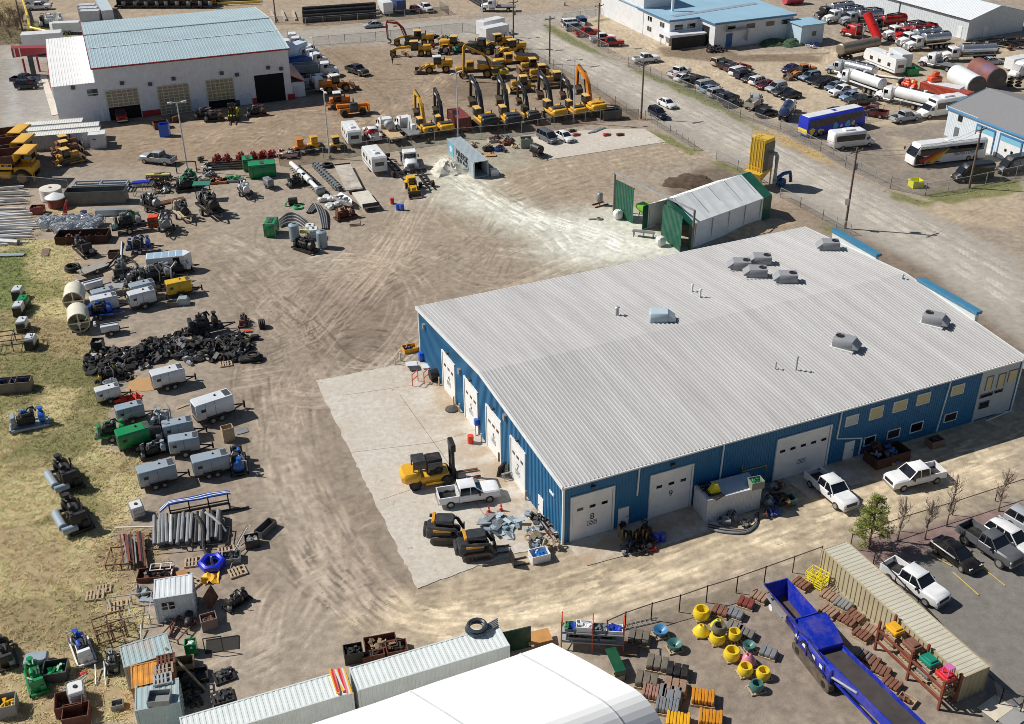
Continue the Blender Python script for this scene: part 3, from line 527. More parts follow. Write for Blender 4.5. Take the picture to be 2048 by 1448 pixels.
obj('roof_seam',MB().beam((-.2,WD*.28,WH+.9+.07),(WL+.2,WD*.28,WH+.9+.07),.25,.05),TRIM,Wb);obj('ridge_cap',MB().bx(-.25,WL+.25,WD/2-.25,WD/2+.25,WH+1.6,WH+1.67),metal(120,135,142),Wb)
def wq(px,py):return wallpx(WO,wu,px,py,wn)
SHOPGL=mat('door_glazing',(150,142,124),rough=.2,var=.35,scale=2.5);FRAMEB=paint(205,196,172,.1);DARKIN=mat('dark_interior',(16,16,18),rough=.9)
def glazed_door(px0,px1,pyt,frac,ncol,nrow,lb=None):
 a0,_z=wq(*px0);a1,_z=wq(*px1);_a,top=wq(*pyt);bot=top*(1-frac)+.05
 if frac<1:obj('door_opening',MB().bx(a0,a1,-.06,0,0.02,top-.05),DARKIN,Wb)
 if frac<=0:return a0,a1,top
 D=obj('glazed_door',MB().bx(a0,a1,-.12,-.07,bot,top),SHOPGL,Wb);g_=MB()
 for i in range(ncol+1):x_=a0+(a1-a0)*i/ncol;g_.bx(x_-.06,x_+.06,-.17,-.121,bot,top)
 for j in range(nrow+1):z_=bot+(top-bot)*j/nrow;g_.bx(a0,a1,-.165,-.121,z_-.06,z_+.06)
 obj('door_grid',g_,FRAMEB,D); return a0,a1,top
glazed_door((222,241),(284,233),(218,182),.55,6,5);glazed_door((323,228),(383,219),(317,173),1.,6,9);glazed_door((419,216),(472,209),(414,161),.72,6,6)
a0,a1,tp=glazed_door((514,203),(572,198),(507,151),0,1,1)
for x,y in((300,168),(347,157),(443,146),(474,149),(536,135),(562,137),(244,166),(146,175)):a,z=wq(x,y);obj('wall_box',MB().bx(a-.35,a+.35,-.35,0,z-.3,z+.3),metal(60,78,98) if(x,y) in((300,168),(474,149),(562,137)) else DGREY,Wb)
for x,y in((196,240),(215,236),(393,218),(486,208),(500,207)):a,z=wq(x,y);d_=obj('door',MB().bx(a-.5,a+.5,-.1,0,.05,2.2),paint(205,215,228,.1),Wb);obj('handle',MB().bx(a+.3,a+.4,-.15,-.1,1.,1.1),DGREY,d_)
for xa,xb,y in((284,323,222),(472,480,208),(505,514,205),(575,590,190)):
 a,_z=wq(xa,y);b,_z=wq(xb,y);obj('wainscot',MB().bx(a,b,-.08,0,0.02,1.1),REDT if xa!=472 else metal(70,80,90),Wb)
a,_z=wq(614,195);obj('lean_to',MB().bx(WL,a,1.2,14,0,2.9),WSIDE,Wb);obj('lean_to_roof',MB().prism([(WL-.05,4.6),(WL-.05,4.4),(a+.3,2.75),(a+.3,2.95)],.9,14.2),REDT,Wb);obj('lean_to_door',MB().bx(a-2.2,a-1.2,1.1,1.2,.05,2.2),paint(205,215,228,.1),Wb)
xo,zo=wq(104,173.5);OL=-xo;p=gp(77,80,zo);od=-(p-WO).dot(wn)
mb=MB().bx(xo,0-.02,.0,od,0,zo-.05);obj('office_wall',mb,WSIDE,Wb)
nn=int(OL/.5);vs=[];xs=[(xo-.2,0)]
for i in range(nn):
 for f_,d_ in((.1,0),(.8,0),(.86,.05),(.94,.05)):xs.append((xo-.2+(i+f_)*(OL+.15)/nn,d_))
for x_,d_ in xs:vs+=[(x_,-.2,zo+d_),(x_,od/2,zo+.9+d_),(x_,od+.2,zo+d_)]
obj('office_roof',MB().add(vs,[f for i in range(len(xs)-1) for f in((3*i,3*i+3,3*i+4,3*i+1),(3*i+1,3*i+4,3*i+5,3*i+2))]).mesh('office_roof'),WROOF2,Wb)
obj('office_trim',MB().beam((xo-.25,-.2,zo-.15),(xo-.25,od/2,zo+.75),.1,.35).beam((xo-.25,od/2,zo+.75),(xo-.25,od+.2,zo-.15),.1,.35),REDT,Wb)
a,z=wq(185,185);f_=obj('window',MB().bx(a-.9,a+.9,-.06,0,z-.6,z+.6),GLASS,Wb);obj('frame',MB().bx(a-1,a+1,-.08,-.061,z-.75,z-.6).bx(a-1,a+1,-.08,-.061,z-.25,z-.15),TRIM,f_)
p=S('_',68,150);t_=thing('entrance_canopy','red angular entrance canopy on a dark post beside the white shop','canopy',p,wy)
obj('post',MB().bx(-.5,.5,-.6,.6,0,4.2),DGREY,t_);obj('roof',MB().prism([(-3.2,4.2),(5.5,4.6),(5.5,5.4),(-3.2,6.1)],-1.2,1.2),REDT,t_)
for x in(-2.8,-1.8):obj('stripe',MB().bx(x,x+.25,-1.24,-1.2,4.3,6.),TRIM,t_)
for x,y,lb in((52,148,'red bollard nearer the parked dark cars'),(80,143,'red bollard beside the white shop wall')):solo('bollard',MB().cyl((0,0,0),(0,0,3.2),.22),REDT,lb,'bollard',S('_',x,y))
BR2=mat('sky_blue_roof',(150,186,206),rough=.5,var=.06,scale=.2);BTRIM=paint(70,120,165,.1)
na_,nb_=S('_',1273,61),S('_',1340,94.5-9);ny=0
o=S('_',1337,92);ul=(S('_',1273,62)-o);ul.z=0;LL1=ul.length;yl=math.atan2(ul.y,ul.x)
NB=thing('workshop','white workshop under a pale blue roof at the top right','building',o,yl-R(90))
lx=Vector((math.cos(yl-R(90)),math.sin(yl-R(90)),0));ly=Vector((math.cos(yl),math.sin(yl),0))
def loc(px,py,z=0):
 p=gp(px,py,z)-o; return p.dot(lx),p.dot(ly)
_d=0
h_l,zL=wallpx(o,ly,1340,47,lx);zL=max(5.5,min(9,zL))
gx0,gy0=loc(1409,90);gx1,gy1=loc(1443,96);ex_,ey_=loc(1607,88)
XR=ex_;YF=gy1
NW=paint(222,224,226,.2,.6)
foot=[(0,0),(gx0,0),(gx0,gy1),(XR,gy1),(XR,LL1+18),(0,LL1+18)]
obj('wall',MB().flat(foot,0,zL),NW,NB)
obj('roof',MB().flat([(-.4,-.4),(gx0-.4,-.4),(gx0-.4,gy1-.4),(XR+.4,gy1-.4),(XR+.4,LL1+18.4),(-.4,LL1+18.4)],zL,zL+.25),BR2,NB)
obj('upper_storey',MB().bx(-.1,7,LL1-3,LL1+18,0,zL+5),NW,NB);obj('upper_roof',MB().bx(-.5,7.4,LL1-3.4,LL1+18.4,zL+5,zL+5.25),BR2,NB)
obj('roof_band',MB().beam((2,2.5,zL+.28),(XR-2,5.5,zL+.28),1.6,.06),mat('grey_felt',(140,150,165),rough=.8),NB)
obj('fascia',MB().flat([(-.42,-.45),(gx0-.42,-.45),(gx0-.42,gy1-.45),(XR+.42,gy1-.45),(XR+.42,gy1-.3),(gx0-.3,gy1-.3),(gx0-.3,-.3),(-.3,-.3),(-.3,LL1),(-.42,LL1)],zL-.2,zL+.1),BTRIM,NB)
for f_,zz in((.22,.72),(.22,.3),(.6,.74),(.6,.33)):w_=obj('window',MB().bx(-.06,0,LL1*f_-.9,LL1*f_+.9,zL*zz-.5,zL*zz+.5),GLASS,NB);obj('frame',MB().bx(-.1,0,LL1*f_-.12,LL1*f_+.05,zL*zz-.5,zL*zz+.5),TRIM,w_)
for f_ in(.3,.72):obj('window',MB().bx(gx0*f_-1,gx0*f_+1,-.06,0,zL*.62,zL*.8),GLASS,NB)
obj('garage_opening',MB().bx(gx0-.06,gx0,gy1+.35*abs(gy1),gy1+.8*abs(gy1),0.02,zL*.78),DARKIN,NB)
for f_ in(.2,.45,.7,.9):x_=gx0+(XR-gx0)*f_;obj('window',MB().bx(x_-1.1,x_+1.1,gy1-.07,gy1,zL*.66,zL*.84),GLASS,NB)
obj('door',MB().bx(gx0+3,gx0+4.6,gy1-.07,gy1,0.05,3.),mat('blue_door',(60,100,150)),NB)
obj('duct',MB().tube([(gx0+2.6,gy1-.6,zL*.9),(gx0+2.6,gy1-.7,zL*.7),(gx0+8,gy1-.7,zL*.7),(gx0+8,gy1-.6,1.2)],.3,8),GALV,NB)
obj('chimney',MB().cyl((gx0*.6,7,zL),(gx0*.6,7,zL+4.2),.35).cyl((gx0*.6,7,zL+4.2),(gx0*.6,7,zL+4.8),.55,.4),WSIDE,NB)
t_=thing('entry_canopy','white sloping canopy over a dark lean-to against the workshop','canopy',S('_',1353,93.5),yl-R(90));obj('roof',MB().prism([(-3,2.6),(11,2.6),(11,2.8),(-3,3.2)],-2,3.5),WSIDE,t_);obj('screen',MB().bx(-2.4,10.6,-1.9,-1.7,0,2.6),mat('weathered_boards',(58,54,52),rough=.9,var=.3),t_)
for x in(-2.2,-.8):obj('post',MB().cyl((x,3.2,0),(x,3.2,2.6),.08),GREY,t_)
p0=S('_',1597,90);t_=thing('annex_shed','pale blue flat-roofed annex shed at the end of the workshop','shed',p0,yl-R(90));obj('wall',MB().bx(0,6,-.5,5,0,4.2),paint(186,208,220,.15,.6),t_);obj('roof',MB().bx(-.3,6.3,-.9,5.3,4.2,4.45),BR2,t_);obj('door',MB().bx(-.06,0,2.5,3.6,.05,2.3),TRIM,t_);obj('window',MB().bx(3,4,-.57,-.5,1.8,2.8),GLASS,t_)
o=S('_',1932,80.5);q_=S('_',1729,21.5);yl=math.atan2((q_-o).y,(q_-o).x);LW=(q_-o).length+6;ly=Vector((math.cos(yl),math.sin(yl),0));nx=Vector((-ly.y,ly.x,0))
_a,zW=wallpx(o,ly,1939,39.5,nx);rgt=S('_',2041,61);dw=max(16.,abs((rgt-o).dot(Vector((-ly.y,ly.x,0)))))
WW=thing('warehouse','long white metal warehouse behind the parked tanker trucks','building',o+(Vector((ly.y,-ly.x,0))*0),yl)
sgn=1 if(rgt-o).dot(nx)>0 else -1
if sgn<0:WW.rotation_euler=(0,0,yl+math.pi);WW.location=q_+ly*6
PALEW=paint(206,214,218,.12,.55);PALER=mat('white_sheet_roof',(226,230,232),rough=.45,var=.04)
wallbox(WW,LW,dw,zW,2.2,PALEW,PALER,.7)
for d0 in(.03*LW,.97*LW):
 pass
fx=( lambda v:v) if sgn>0 else( lambda v:LW-v)
for v in(2.2,):obj('door',MB().bx(fx(v)-.6,fx(v)+.6,-.1,0,.05,2.6),DOORW,WW)
obj('downspout',MB().bx(fx(LW*.55)-.1,fx(LW*.55)+.1,-.15,0,0,zW),DGREY,WW);obj('gutter',MB().bx(-.3,LW+.3,-.38,-.26,zW-.2,zW),DGREY,WW)
obj('door',MB().bx(LW+.0 if sgn<0 else -.1,LW+.1 if sgn<0 else 0,5,6.2,.05,2.6),DOORW,WW)
o=S('_',1888,270);q_=S('_',2010,321);yl=head(o,q_);ly=Vector((math.cos(yl),math.sin(yl),0));nx=Vector((ly.y,-ly.x,0))
_a,zG=wallpx(o,ly,1897,213,nx);p=gp(2006,186,zG+2.2);dg=-2*(p-o).dot(nx)
GW=thing('bus_garage','white garage with grey shingle roof and blue trim at the right edge','building',o,yl);LG=30.
GSH=mat('grey_shingle',(132,132,134),rough=.9,var=.15,scale=6)
wallbox(GW,LG,dg,zG,2.2,paint(214,224,230,.12,.6),GSH,.35,rib=.0)
obj('eave_trim',MB().bx(-.3,LG+.3,-.36,-.26,zG-.3,zG-.02),paint(80,150,200,.1),GW);obj('rake_trim',MB().beam((-.3,-.3,zG-.1),(-.3,dg/2,zG+2.1),.1,.3),paint(80,150,200,.1),GW)
def gq(px,py):return wallpx(o,ly,px,py,nx)
for c0,c1,tp in(((1947,295),(1981,308),(1950,249)),((1993,315),(2034,332),(1999,268))):
 a0,_z=gq(*c0);a1,_z=gq(*c1);_a,z1=gq(*tp);D=obj('garage_door',MB().bx(a0,a1,-.1,0,.03,z1),DOORW,GW);obj('blue_surround',MB().bx(a0-.2,a0,-.14,0,0,z1+.2).bx(a1,a1+.2,-.14,0,0,z1+.2).bx(a0-.2,a1+.2,-.141,0,z1,z1+.35),BTRIM,GW)
 obj('top_panel',MB().bx(a0+.05,a1-.05,-.13,-.101,z1*.78,z1-.05),paint(130,190,214,.05),D)
 for f_ in(.35,.65):obj('window_pane',MB().bx(a0+(a1-a0)*f_-.25,a0+(a1-a0)*f_+.25,-.12,-.101,z1*.38,z1*.5),GLASS,D)
a,z=gq(1921,237);obj('window',MB().bx(a-.5,a+.5,-.08,0,z-.5,z+.5),GLASS,GW)
a,z=gq(1913,263);obj('door',MB().bx(a-.5,a+.5,-.08,0,.05,2.2),metal(120,128,134),GW)
a,z=gq(1922,226);obj('sign_board',MB().bx(a-3.5,a+4,-.08,-.03,z-.35,z+.35),paint(228,232,234,.05),GW)
zt=5.2;p1=gp(1103,1285,zt);p2=gp(620,1448,zt);p3=gp(1262,1373,zt);yl=head(p2,p1)
ax=Vector((math.cos(yl),math.sin(yl),0));nr_=Vector((ax.y,-ax.x,0))
FAB=mat('white_membrane',(248,249,247),rough=.7,var=.02,scale=.3)
FB=thing('fabric_building','white membrane covered arched building at the bottom edge','building',(p1.x,p1.y,0),yl)
sk=(p3-p1).dot(ax)/max(.1,(p3-p1).dot(nr_));wq_=(p3-p1).dot(nr_)
prof=[(0,0.1),(0,zt-.3),(.03,zt),(wq_*.5,zt+.08),(wq_*1.,zt)]+[(wq_*(1+.5*math.sin(k*.1309)),.1+(zt-.1)*math.cos(k*.1309)) for k in range(1,13)]
n=10;secs=[]
for i in range(n+1):
 x_=-46*i/n;secs.append([(x_+sk*y_*1.,-y_,z_-(0.05 if i%2 and 0<k<12 else 0)) for k,(y_,z_) in enumerate(prof)])
obj('membrane',MB().loft(secs,True).mesh('membrane'),FAB,FB)
for i in range(5):
 x_=-2.6-8.6*i;sm_=MB();pr_=[Vector((x_+sk*a,-a,b+.02)) for a,b in prof[1:]]
 for a,b in zip(pr_,pr_[1:]):sm_.beam(a,b,.1,.05)
 obj('seam',sm_,mat('seam_tape',(206,212,214),rough=.6),FB)
GREEN=paint(18,92,72,.2,.55);FAB2=mat('grey_white_fabric',(236,239,237),rough=.6,var=.06,scale=.8,dirt=.15)
q0=S('_',1364,504);q1=S('_',1522,443.5);yl=head(q0,q1);ax=Vector((math.cos(yl),math.sin(yl),0));nl=Vector((-ax.y,ax.x,0))
SH=thing('fabric_shelter','green and white peaked fabric shelter open toward the silt yard','shelter',q0,yl)
def sl_(px,py,z=0):p=gp(px,py,z)-q0; return p.dot(ax),p.dot(nl)
Ls=(q1-q0).length;W2=9.;eh,rh=3.7,6.0;st=2.2
def gab(x):return[(x,0,0),(x,0,eh),(x,W2/2,rh),(x,W2,eh),(x,W2,0)]
def skin(x0,x1,nb):
 mb=MB();n=nb*4;s_=[]
 for i in range(n+1):
  x=x0+(x1-x0)*i/n;sag=.10*math.sin(math.pi*(i%4)/4);s_.append([(x,-.0,0),(x,0+sag*.5,eh*.6),(x,0,eh),(x,W2*.25,(eh+rh)/2-sag),(x,W2/2,rh),(x,W2*.75,(eh+rh)/2-sag),(x,W2,eh),(x,W2,0)])
 for i in range(n):
  a=len(mb.v);mb.add(s_[i]+s_[i+1],[(k,8+k,9+k,k+1) for k in range(7)])
 return mb
obj('cover',skin(st,Ls,6),FAB2,SH)
obj('end_cover',skin(Ls,Ls+1.9,1).add(gab(Ls+1.9),[(0,1,2,3,4)]),GREEN,SH)
obj('front_cover',skin(st-1.1,st,1).add([(st-1.1,0,eh),(st-1.1,W2/2,rh),(st-1.1,W2/2,rh-1.0),(st-1.1,1.1,eh-.3)],[(0,1,2,3)]),GREEN,SH)
for i in range(5):
 x=st+.2+(Ls-st)*i/4.2;m_=MB();g=gab(x)
 for a,b in zip(g,g[1:]):m_.beam(Vector(a)+Vector((0,.1,-.05)),Vector(b)+Vector((0,-.1,-.05)),.1)
 obj('frame',m_,GALV,SH)
obj('back_lining',MB().bx(Ls-.5,Ls-.45,.3,W2-.3,0,eh),mat('tan_board',(190,140,84),rough=.8,var=.2),SH)
for a,b,h_,lb in(((1360,504),(1322,473),5.2,'tall green sheet screen on the near side of the shelter mouth'),((1265,447),(1229,428),5.4,'tall green sheet screen on the far side of the shelter mouth')):
 A=S('_',*a);B_=S('_',*b);y2=head(A,B_);Lp=(B_-A).length;t_=thing('wind_screen',lb,'screen',A,y2,'green screens at the shelter mouth')
 obj('panel',ribs((0,0),(Lp,0),(0,1),0,lambda t:h_,.35,.04).mesh('panel'),GREEN,t_);obj('frame',MB().beam((0,-.12,h_-.1),(Lp,-.12,h_-.1),.12).beam((0,-.12,.3),(Lp,-.12,.3),.12),DGREY,t_)
for a,h_,lb in(((1383,501),6.,'timber post at the near end of the shelter beam'),((1227,424),6.2,'timber post at the far end of the shelter beam')):
 solo('timber_post',MB().cyl((0,0,0),(0,0,h_),.16),mat('old_post',(130,118,104),rough=.9),lb,'post',S('_',*a),0,'posts of the shelter beam')
A,B_=S('_',1383,501),S('_',1227,424);A.z=5.95;B_.z=6.15;solo('cross_beam',MB().beam((0,0,0),B_-A,.22),GALV,'long grey beam carried by two timber posts over the shelter mouth','beam',A)
p=S('D',520,725);t_=thing('hopper','lime green hopper on a grey stand in the shelter mouth','hopper',p,yl);obj('bin',MB().loft([[(-.25,-.25,1.6),(.25,-.25,1.6),(.25,.25,1.6),(-.25,.25,1.6)],[(-.9,-.9,2.5),(.9,-.9,2.5),(.9,.9,2.5),(-.9,.9,2.5)],[(-.9,-.9,3.),(.9,-.9,3.),(.9,.9,3.),(-.9,.9,3.)]]),paint(120,190,40,.1),t_)
for x,y in((-.7,-.7),(.7,-.7),(.7,.7),(-.7,.7)):obj('leg',MB().beam((x,y,0),(x*.6,y*.6,1.9),.12),DGREY,t_)
obj('motor',MB().cyl((-.2,0,.8),(.5,0,.8),.3),GREY,t_)
p=S('D',520,835);t_=thing('roller_table','low grey roller table in front of the shelter','table',p,yl-1.0);obj('top',MB().bx(-1.6,1.6,-.35,.35,.75,.88),GREY,t_)
for x in(-1.4,0,1.4):
 for y in(-.3,.3):obj('leg',MB().beam((x,y,0),(x,y,.75),.08),DGREY,t_)
bag=kit([('sack',MB().rbox(-.55,.55,-.55,.55,0,1.2,.2),'w'),('strap',MB().beam((-.4,-.5,1.1),(0,-.2,1.45),.06).beam((0,-.2,1.45),(.4,-.5,1.1),.06),'w')])
for x,y,lb in((310,685,'white bulk bag standing by the far green screen'),(658,905,'white bulk bag standing by the near green screen'),(672,690,'white bulk bag inside the shelter mouth')):put('bulk_bag',bag,lb,'bag',S('D',x,y),.4,'bulk bags at the shelter',{'w':mat('woven_sack',(214,214,208),rough=.8,var=.08)},1.1)
p=S('D',160,575);t_=thing('bag_stand','rusty frame with a tattered white sack beside the far screen','stand',p,.5);obj('frame',MB().beam((-1.2,-.6,.1),(1.3,-.4,.1),.15).beam((-1.,.5,.1),(1.2,.8,.1),.15).beam((0,0,0),(0,0,2.),.12),RUST,t_);obj('sack',MB().rbox(-.4,.4,-.35,.35,.6,2.,.15),GREY,t_)
p=S('D',160,690);solo('steel_coil',MB().torus((0,0,.12),.4,.1).beam((-1.6,.3,.08),(-.5,.1,.1),.15),GREY,'loose grey hose and bar on the silt before the shelter','hose',p,.3)
YEL=paint(222,182,60,.2);p=S('_',1516,372);DC=thing('dust_collector','tall yellow dust collector tower with silver ducts behind the shelter','dust collector',p,yl+.1)
obj('housing',ribs((-1.3,-1.3),(-1.3,1.3),(-1,0),2.8,lambda t:8.,.5,.08).bx(-1.3,1.3,-1.3,1.3,2.8,8.),YEL,DC);obj('side_panel',MB().bx(-1.2,1.35,-1.38,-1.3,3.,7.4),paint(96,96,88,.2),DC)
obj('hopper',MB().loft([[(-.4,-.4,1.),(.4,-.4,1.),(.4,.4,1.),(-.4,.4,1.)],[(-1.3,-1.3,2.8),(1.3,-1.3,2.8),(1.3,1.3,2.8),(-1.3,1.3,2.8)]]),YEL,DC)
for x in(-1.25,1.25):
 for y in(-1.25,1.25):obj('leg',MB().beam((x,y,0),(x,y,2.9),.16),YEL,DC)
rl=MB()
for z in(8.5,9.):
 for a,b in(((-1.3,-.4),(-1.3,1.3)),((-1.3,1.3),(0,1.3))):rl.beam((*a,z),(*b,z),.06)
for a in((-1.3,-.4),(-1.3,1.3),(0,1.3)):rl.beam((*a,8),(*a,9.2),.06)
obj('railing',rl,YEL,DC);pl_=MB().bx(-2.2,-1.3,-1.5,1.5,2.7,2.8)
for y in(-1.5,0,1.5):pl_.beam((-2.2,y,2.8),(-2.2,y,3.8),.06)
pl_.beam((-2.2,-1.5,3.8),(-2.2,1.5,3.8),.06);obj('platform',pl_,YEL,DC)
obj('duct',MB().tube([(.8,-1.6,5.6),(.8,-2.1,5.6),(.9,-2.3,5.2),(.9,-2.3,1.6),(.4,-2.6,1.2)],.32,10),GALV,DC)
obj('fan_duct',MB().tube([(1.2,-2.3,1.4),(2.8,-2.6,2.),(4.,-3.,2.),(4.3,-3.,1.2),(4.2,-3.2,.4)],.3,10),paint(40,84,140,.2),DC);obj('fan',MB().cyl((2.2,-3.2,.8),(2.2,-2.2,.8),.7),paint(40,84,140,.2),DC)
def mound(name,lb,px,r,h_,m,seed,sx=1.,rz=0.,cat='heap',n=26):
 g=np.random.default_rng(seed);mb=MB();vs=[(0,0,h_)];rings=12
 for i in range(1,rings+1):
  f=i/rings
  for k in range(n):
   a=6.283*k/n;rr=r*f*(1+.18*math.sin(3*a+seed)+.1*math.sin(7*a+2*seed)+.05*g.normal());z=h_*max(0,(1-f**1.5))*(1+.25*g.normal()*f)-(0.06 if i==rings else 0);vs.append((rr*math.cos(a)*sx,rr*math.sin(a),z))
 fs=[(0,1+k,1+(k+1)%n) for k in range(n)]
 for i in range(rings-1):
  for k in range(n):fs.append((1+i*n+k,1+(i+1)*n+k,1+(i+1)*n+(k+1)%n,1+i*n+(k+1)%n))
 return solo(name,mb.add(vs,fs),m,lb,cat,S('_',*px),rz)
mound('muck_heap','low dark heap of muck behind the fabric shelter',(1385,366),3.4,1.0,mat('dark_soil',(84,68,56),rough=1.,var=.4,scale=1.5,bump=.6),3,1.35,-.3)
mound('silt_pile','pale heap of silt beside the grey shipping container',(898,340),3.3,1.9,mat('pale_silt',(206,202,188),rough=1.,var=.15,scale=1.2,bump=.5),5,.9,.9)
mound('spoil_bank','low sandy bank beside the shelter and the blue building',(1500,455),3.2,.5,mat('sandy_spoil',(182,160,132),rough=1.,var=.25,scale=1.5,bump=.6),8,1.9,.35)
def wheel_mb(r,w_,n=14):return MB().lathe([(r*.55,-w_/2),(r*.9,-w_/2),(r,-w_*.36),(r,w_*.36),(r*.9,w_/2),(r*.55,w_/2)],n).tf(Matrix.Rotation(R(90),4,'X'))
def rim_mb(r,w_,n=10):return MB().lathe([(r*.6,-w_/2-.01),(r*.62,-w_*.3),(r*.62,w_*.3),(r*.6,w_/2+.01)],n).tf(Matrix.Rotation(R(90),4,'X'))
def wheels(pos,r,w_,rim='rim'):
 a=wheel_mb(r,w_).mesh('wheel',True);b=rim_mb(r,w_).mesh('rim',True)
 return[('wheel',a,'tyre',[('rim',b,rim)],(x,y,r)) for x,y in pos]
def shell(mb,secs,b=.14):
 """lofted body: (x, half width, z bottom, z top)"""
 ring= lambda x,w_,z0,z1:[(x,-w_*.94,z0),(x,-w_,z0+(z1-z0)*.4),(x,-w_*.97,z1-b*.8),(x,-w_+b*1.2,z1),(x,w_-b*1.2,z1),(x,w_*.97,z1-b*.8),(x,w_,z0+(z1-z0)*.4),(x,w_*.94,z0)]
 return mb.loft([ring(*s) for s in secs])
def cabin(mb,rb,rt,ft,fb,wb,wt,zb,zt):
 return mb.add([(rb,-wb,zb),(fb,-wb,zb),(fb,wb,zb),(rb,wb,zb),(rt,-wt,zt),(ft,-wt,zt),(ft,wt,zt),(rt,wt,zt)],[(4,5,6,7),(0,1,5,4),(1,2,6,5),(2,3,7,6),(3,0,4,7)])
def roofpan(rt,ft,wt,zt,t_=.06):return MB().loft([[(rt-.1,-wt-.01,zt-.03),(ft+.12,-wt-.01,zt-.03),(ft+.12,wt+.01,zt-.03),(rt-.1,wt+.01,zt-.03)],[(rt,-wt+.12,zt+t_),(ft-.05,-wt+.12,zt+t_),(ft-.05,wt-.12,zt+t_),(rt,wt-.12,zt+t_)]])
def pillars(rb,rt,ft,fb,wb,wt,zb,zt,mids=()):
 m_=MB();w_=.07
 for s in(-1,1):
  for x0,x1 in[(rb,rt),(fb,ft)]+[(x,x) for x in mids]:m_.beam((x0,s*(wb+.005),zb),(x1,s*(wt+.01),zt),w_)
 return m_
def lamps(xf,xr,w_,zf,zr):
 r_=[]
 for s in(-1,1):r_.append(('headlight',MB().bx(xf-.12,xf+.015,s*w_-.17,s*w_+.17,zf-.08,zf+.08),'lens'))
 for s in(-1,1):r_.append(('tail_light',MB().bx(xr-.015,xr+.1,s*w_-.12,s*w_+.12,zr-.12,zr+.12),'red'))
 return r_
def car_kit(secs,cab,mids,wx,r,lamp,width):
 rb,rt,ft,fb,wb,wt,zb,zt=cab
 p=[('body',shell(MB(),secs).add([],[]),'paint'),('window',cabin(MB(),*cab),'glass'),('roof',roofpan(rt,ft,wt,zt),'paint'),('pillar',pillars(*cab,mids),'paint'),('mirror',MB().box((fb-.35,-width-.1,zb+.08),(.14,.2,.14)),'paint'),('mirror',MB().box((fb-.35,width+.1,zb+.08),(.14,.2,.14)),'paint'),('grille',MB().bx(secs[-1][0]-.05,secs[-1][0]+.012,-.45,.45,.42,.6),'black')]
 ar=MB()
 p+=wheels([(x,s*(width-.1)) for x in wx for s in(-1,1)],r,.24)+lamp
 return kit(p)
SEDAN=car_kit([(-2.36,.66,.45,.84),(-2.22,.86,.28,.98),(-1.3,.91,.22,1.0),(.9,.91,.22,.98),(1.9,.87,.24,.84),(2.25,.78,.3,.7),(2.38,.62,.38,.6)],(-1.95,-1.05,.1,1.15,.80,.62,.96,1.43),(-.45,),(-1.42,1.4),.33,lamps(2.2,-2.3,.6,.66,.8),.91)
SUV=car_kit([(-2.36,.72,.5,1.0),(-2.25,.92,.34,1.12),(-1.3,.95,.28,1.12),(.9,.95,.28,1.1),(1.95,.92,.3,1.0),(2.3,.82,.4,.85),(2.4,.66,.5,.7)],(-2.28,-1.95,.25,1.15,.86,.70,1.09,1.72),(-1.15,-.3),(-1.42,1.45),.37,lamps(2.28,-2.36,.66,.82,1.0),.95)
HATCH=car_kit([(-2.05,.68,.45,.9),(-1.95,.86,.28,1.0),(-1.,.88,.22,1.02),(.9,.88,.22,1.),(1.7,.84,.24,.88),(2.0,.72,.32,.7)],(-2.0,-1.6,.1,1.2,.8,.64,.98,1.5),(-.5,),(-1.3,1.3),.32,lamps(1.92,-2.02,.6,.72,.88),.88)
MINIV=car_kit([(-2.5,.8,.45,1.0),(-2.4,.97,.3,1.08),(-1.,.98,.25,1.08),(1.2,.98,.25,1.06),(2.1,.93,.28,.92),(2.5,.78,.38,.75)],(-2.46,-2.2,.55,1.65,.9,.75,1.05,1.75),(-1.4,-.3,.8),(-1.5,1.55),.34,lamps(2.4,-2.5,.68,.8,1.0),.98)
CONV=car_kit([(-2.3,.66,.4,.84),(-2.2,.88,.28,.94),(-1.2,.9,.22,.95),(.8,.9,.22,.93),(1.9,.86,.24,.82),(2.3,.7,.36,.64)],(-1.7,-.75,.0,.95,.78,.62,.92,1.32),(),(-1.35,1.4),.33,lamps(2.2,-2.28,.6,.66,.78),.9)
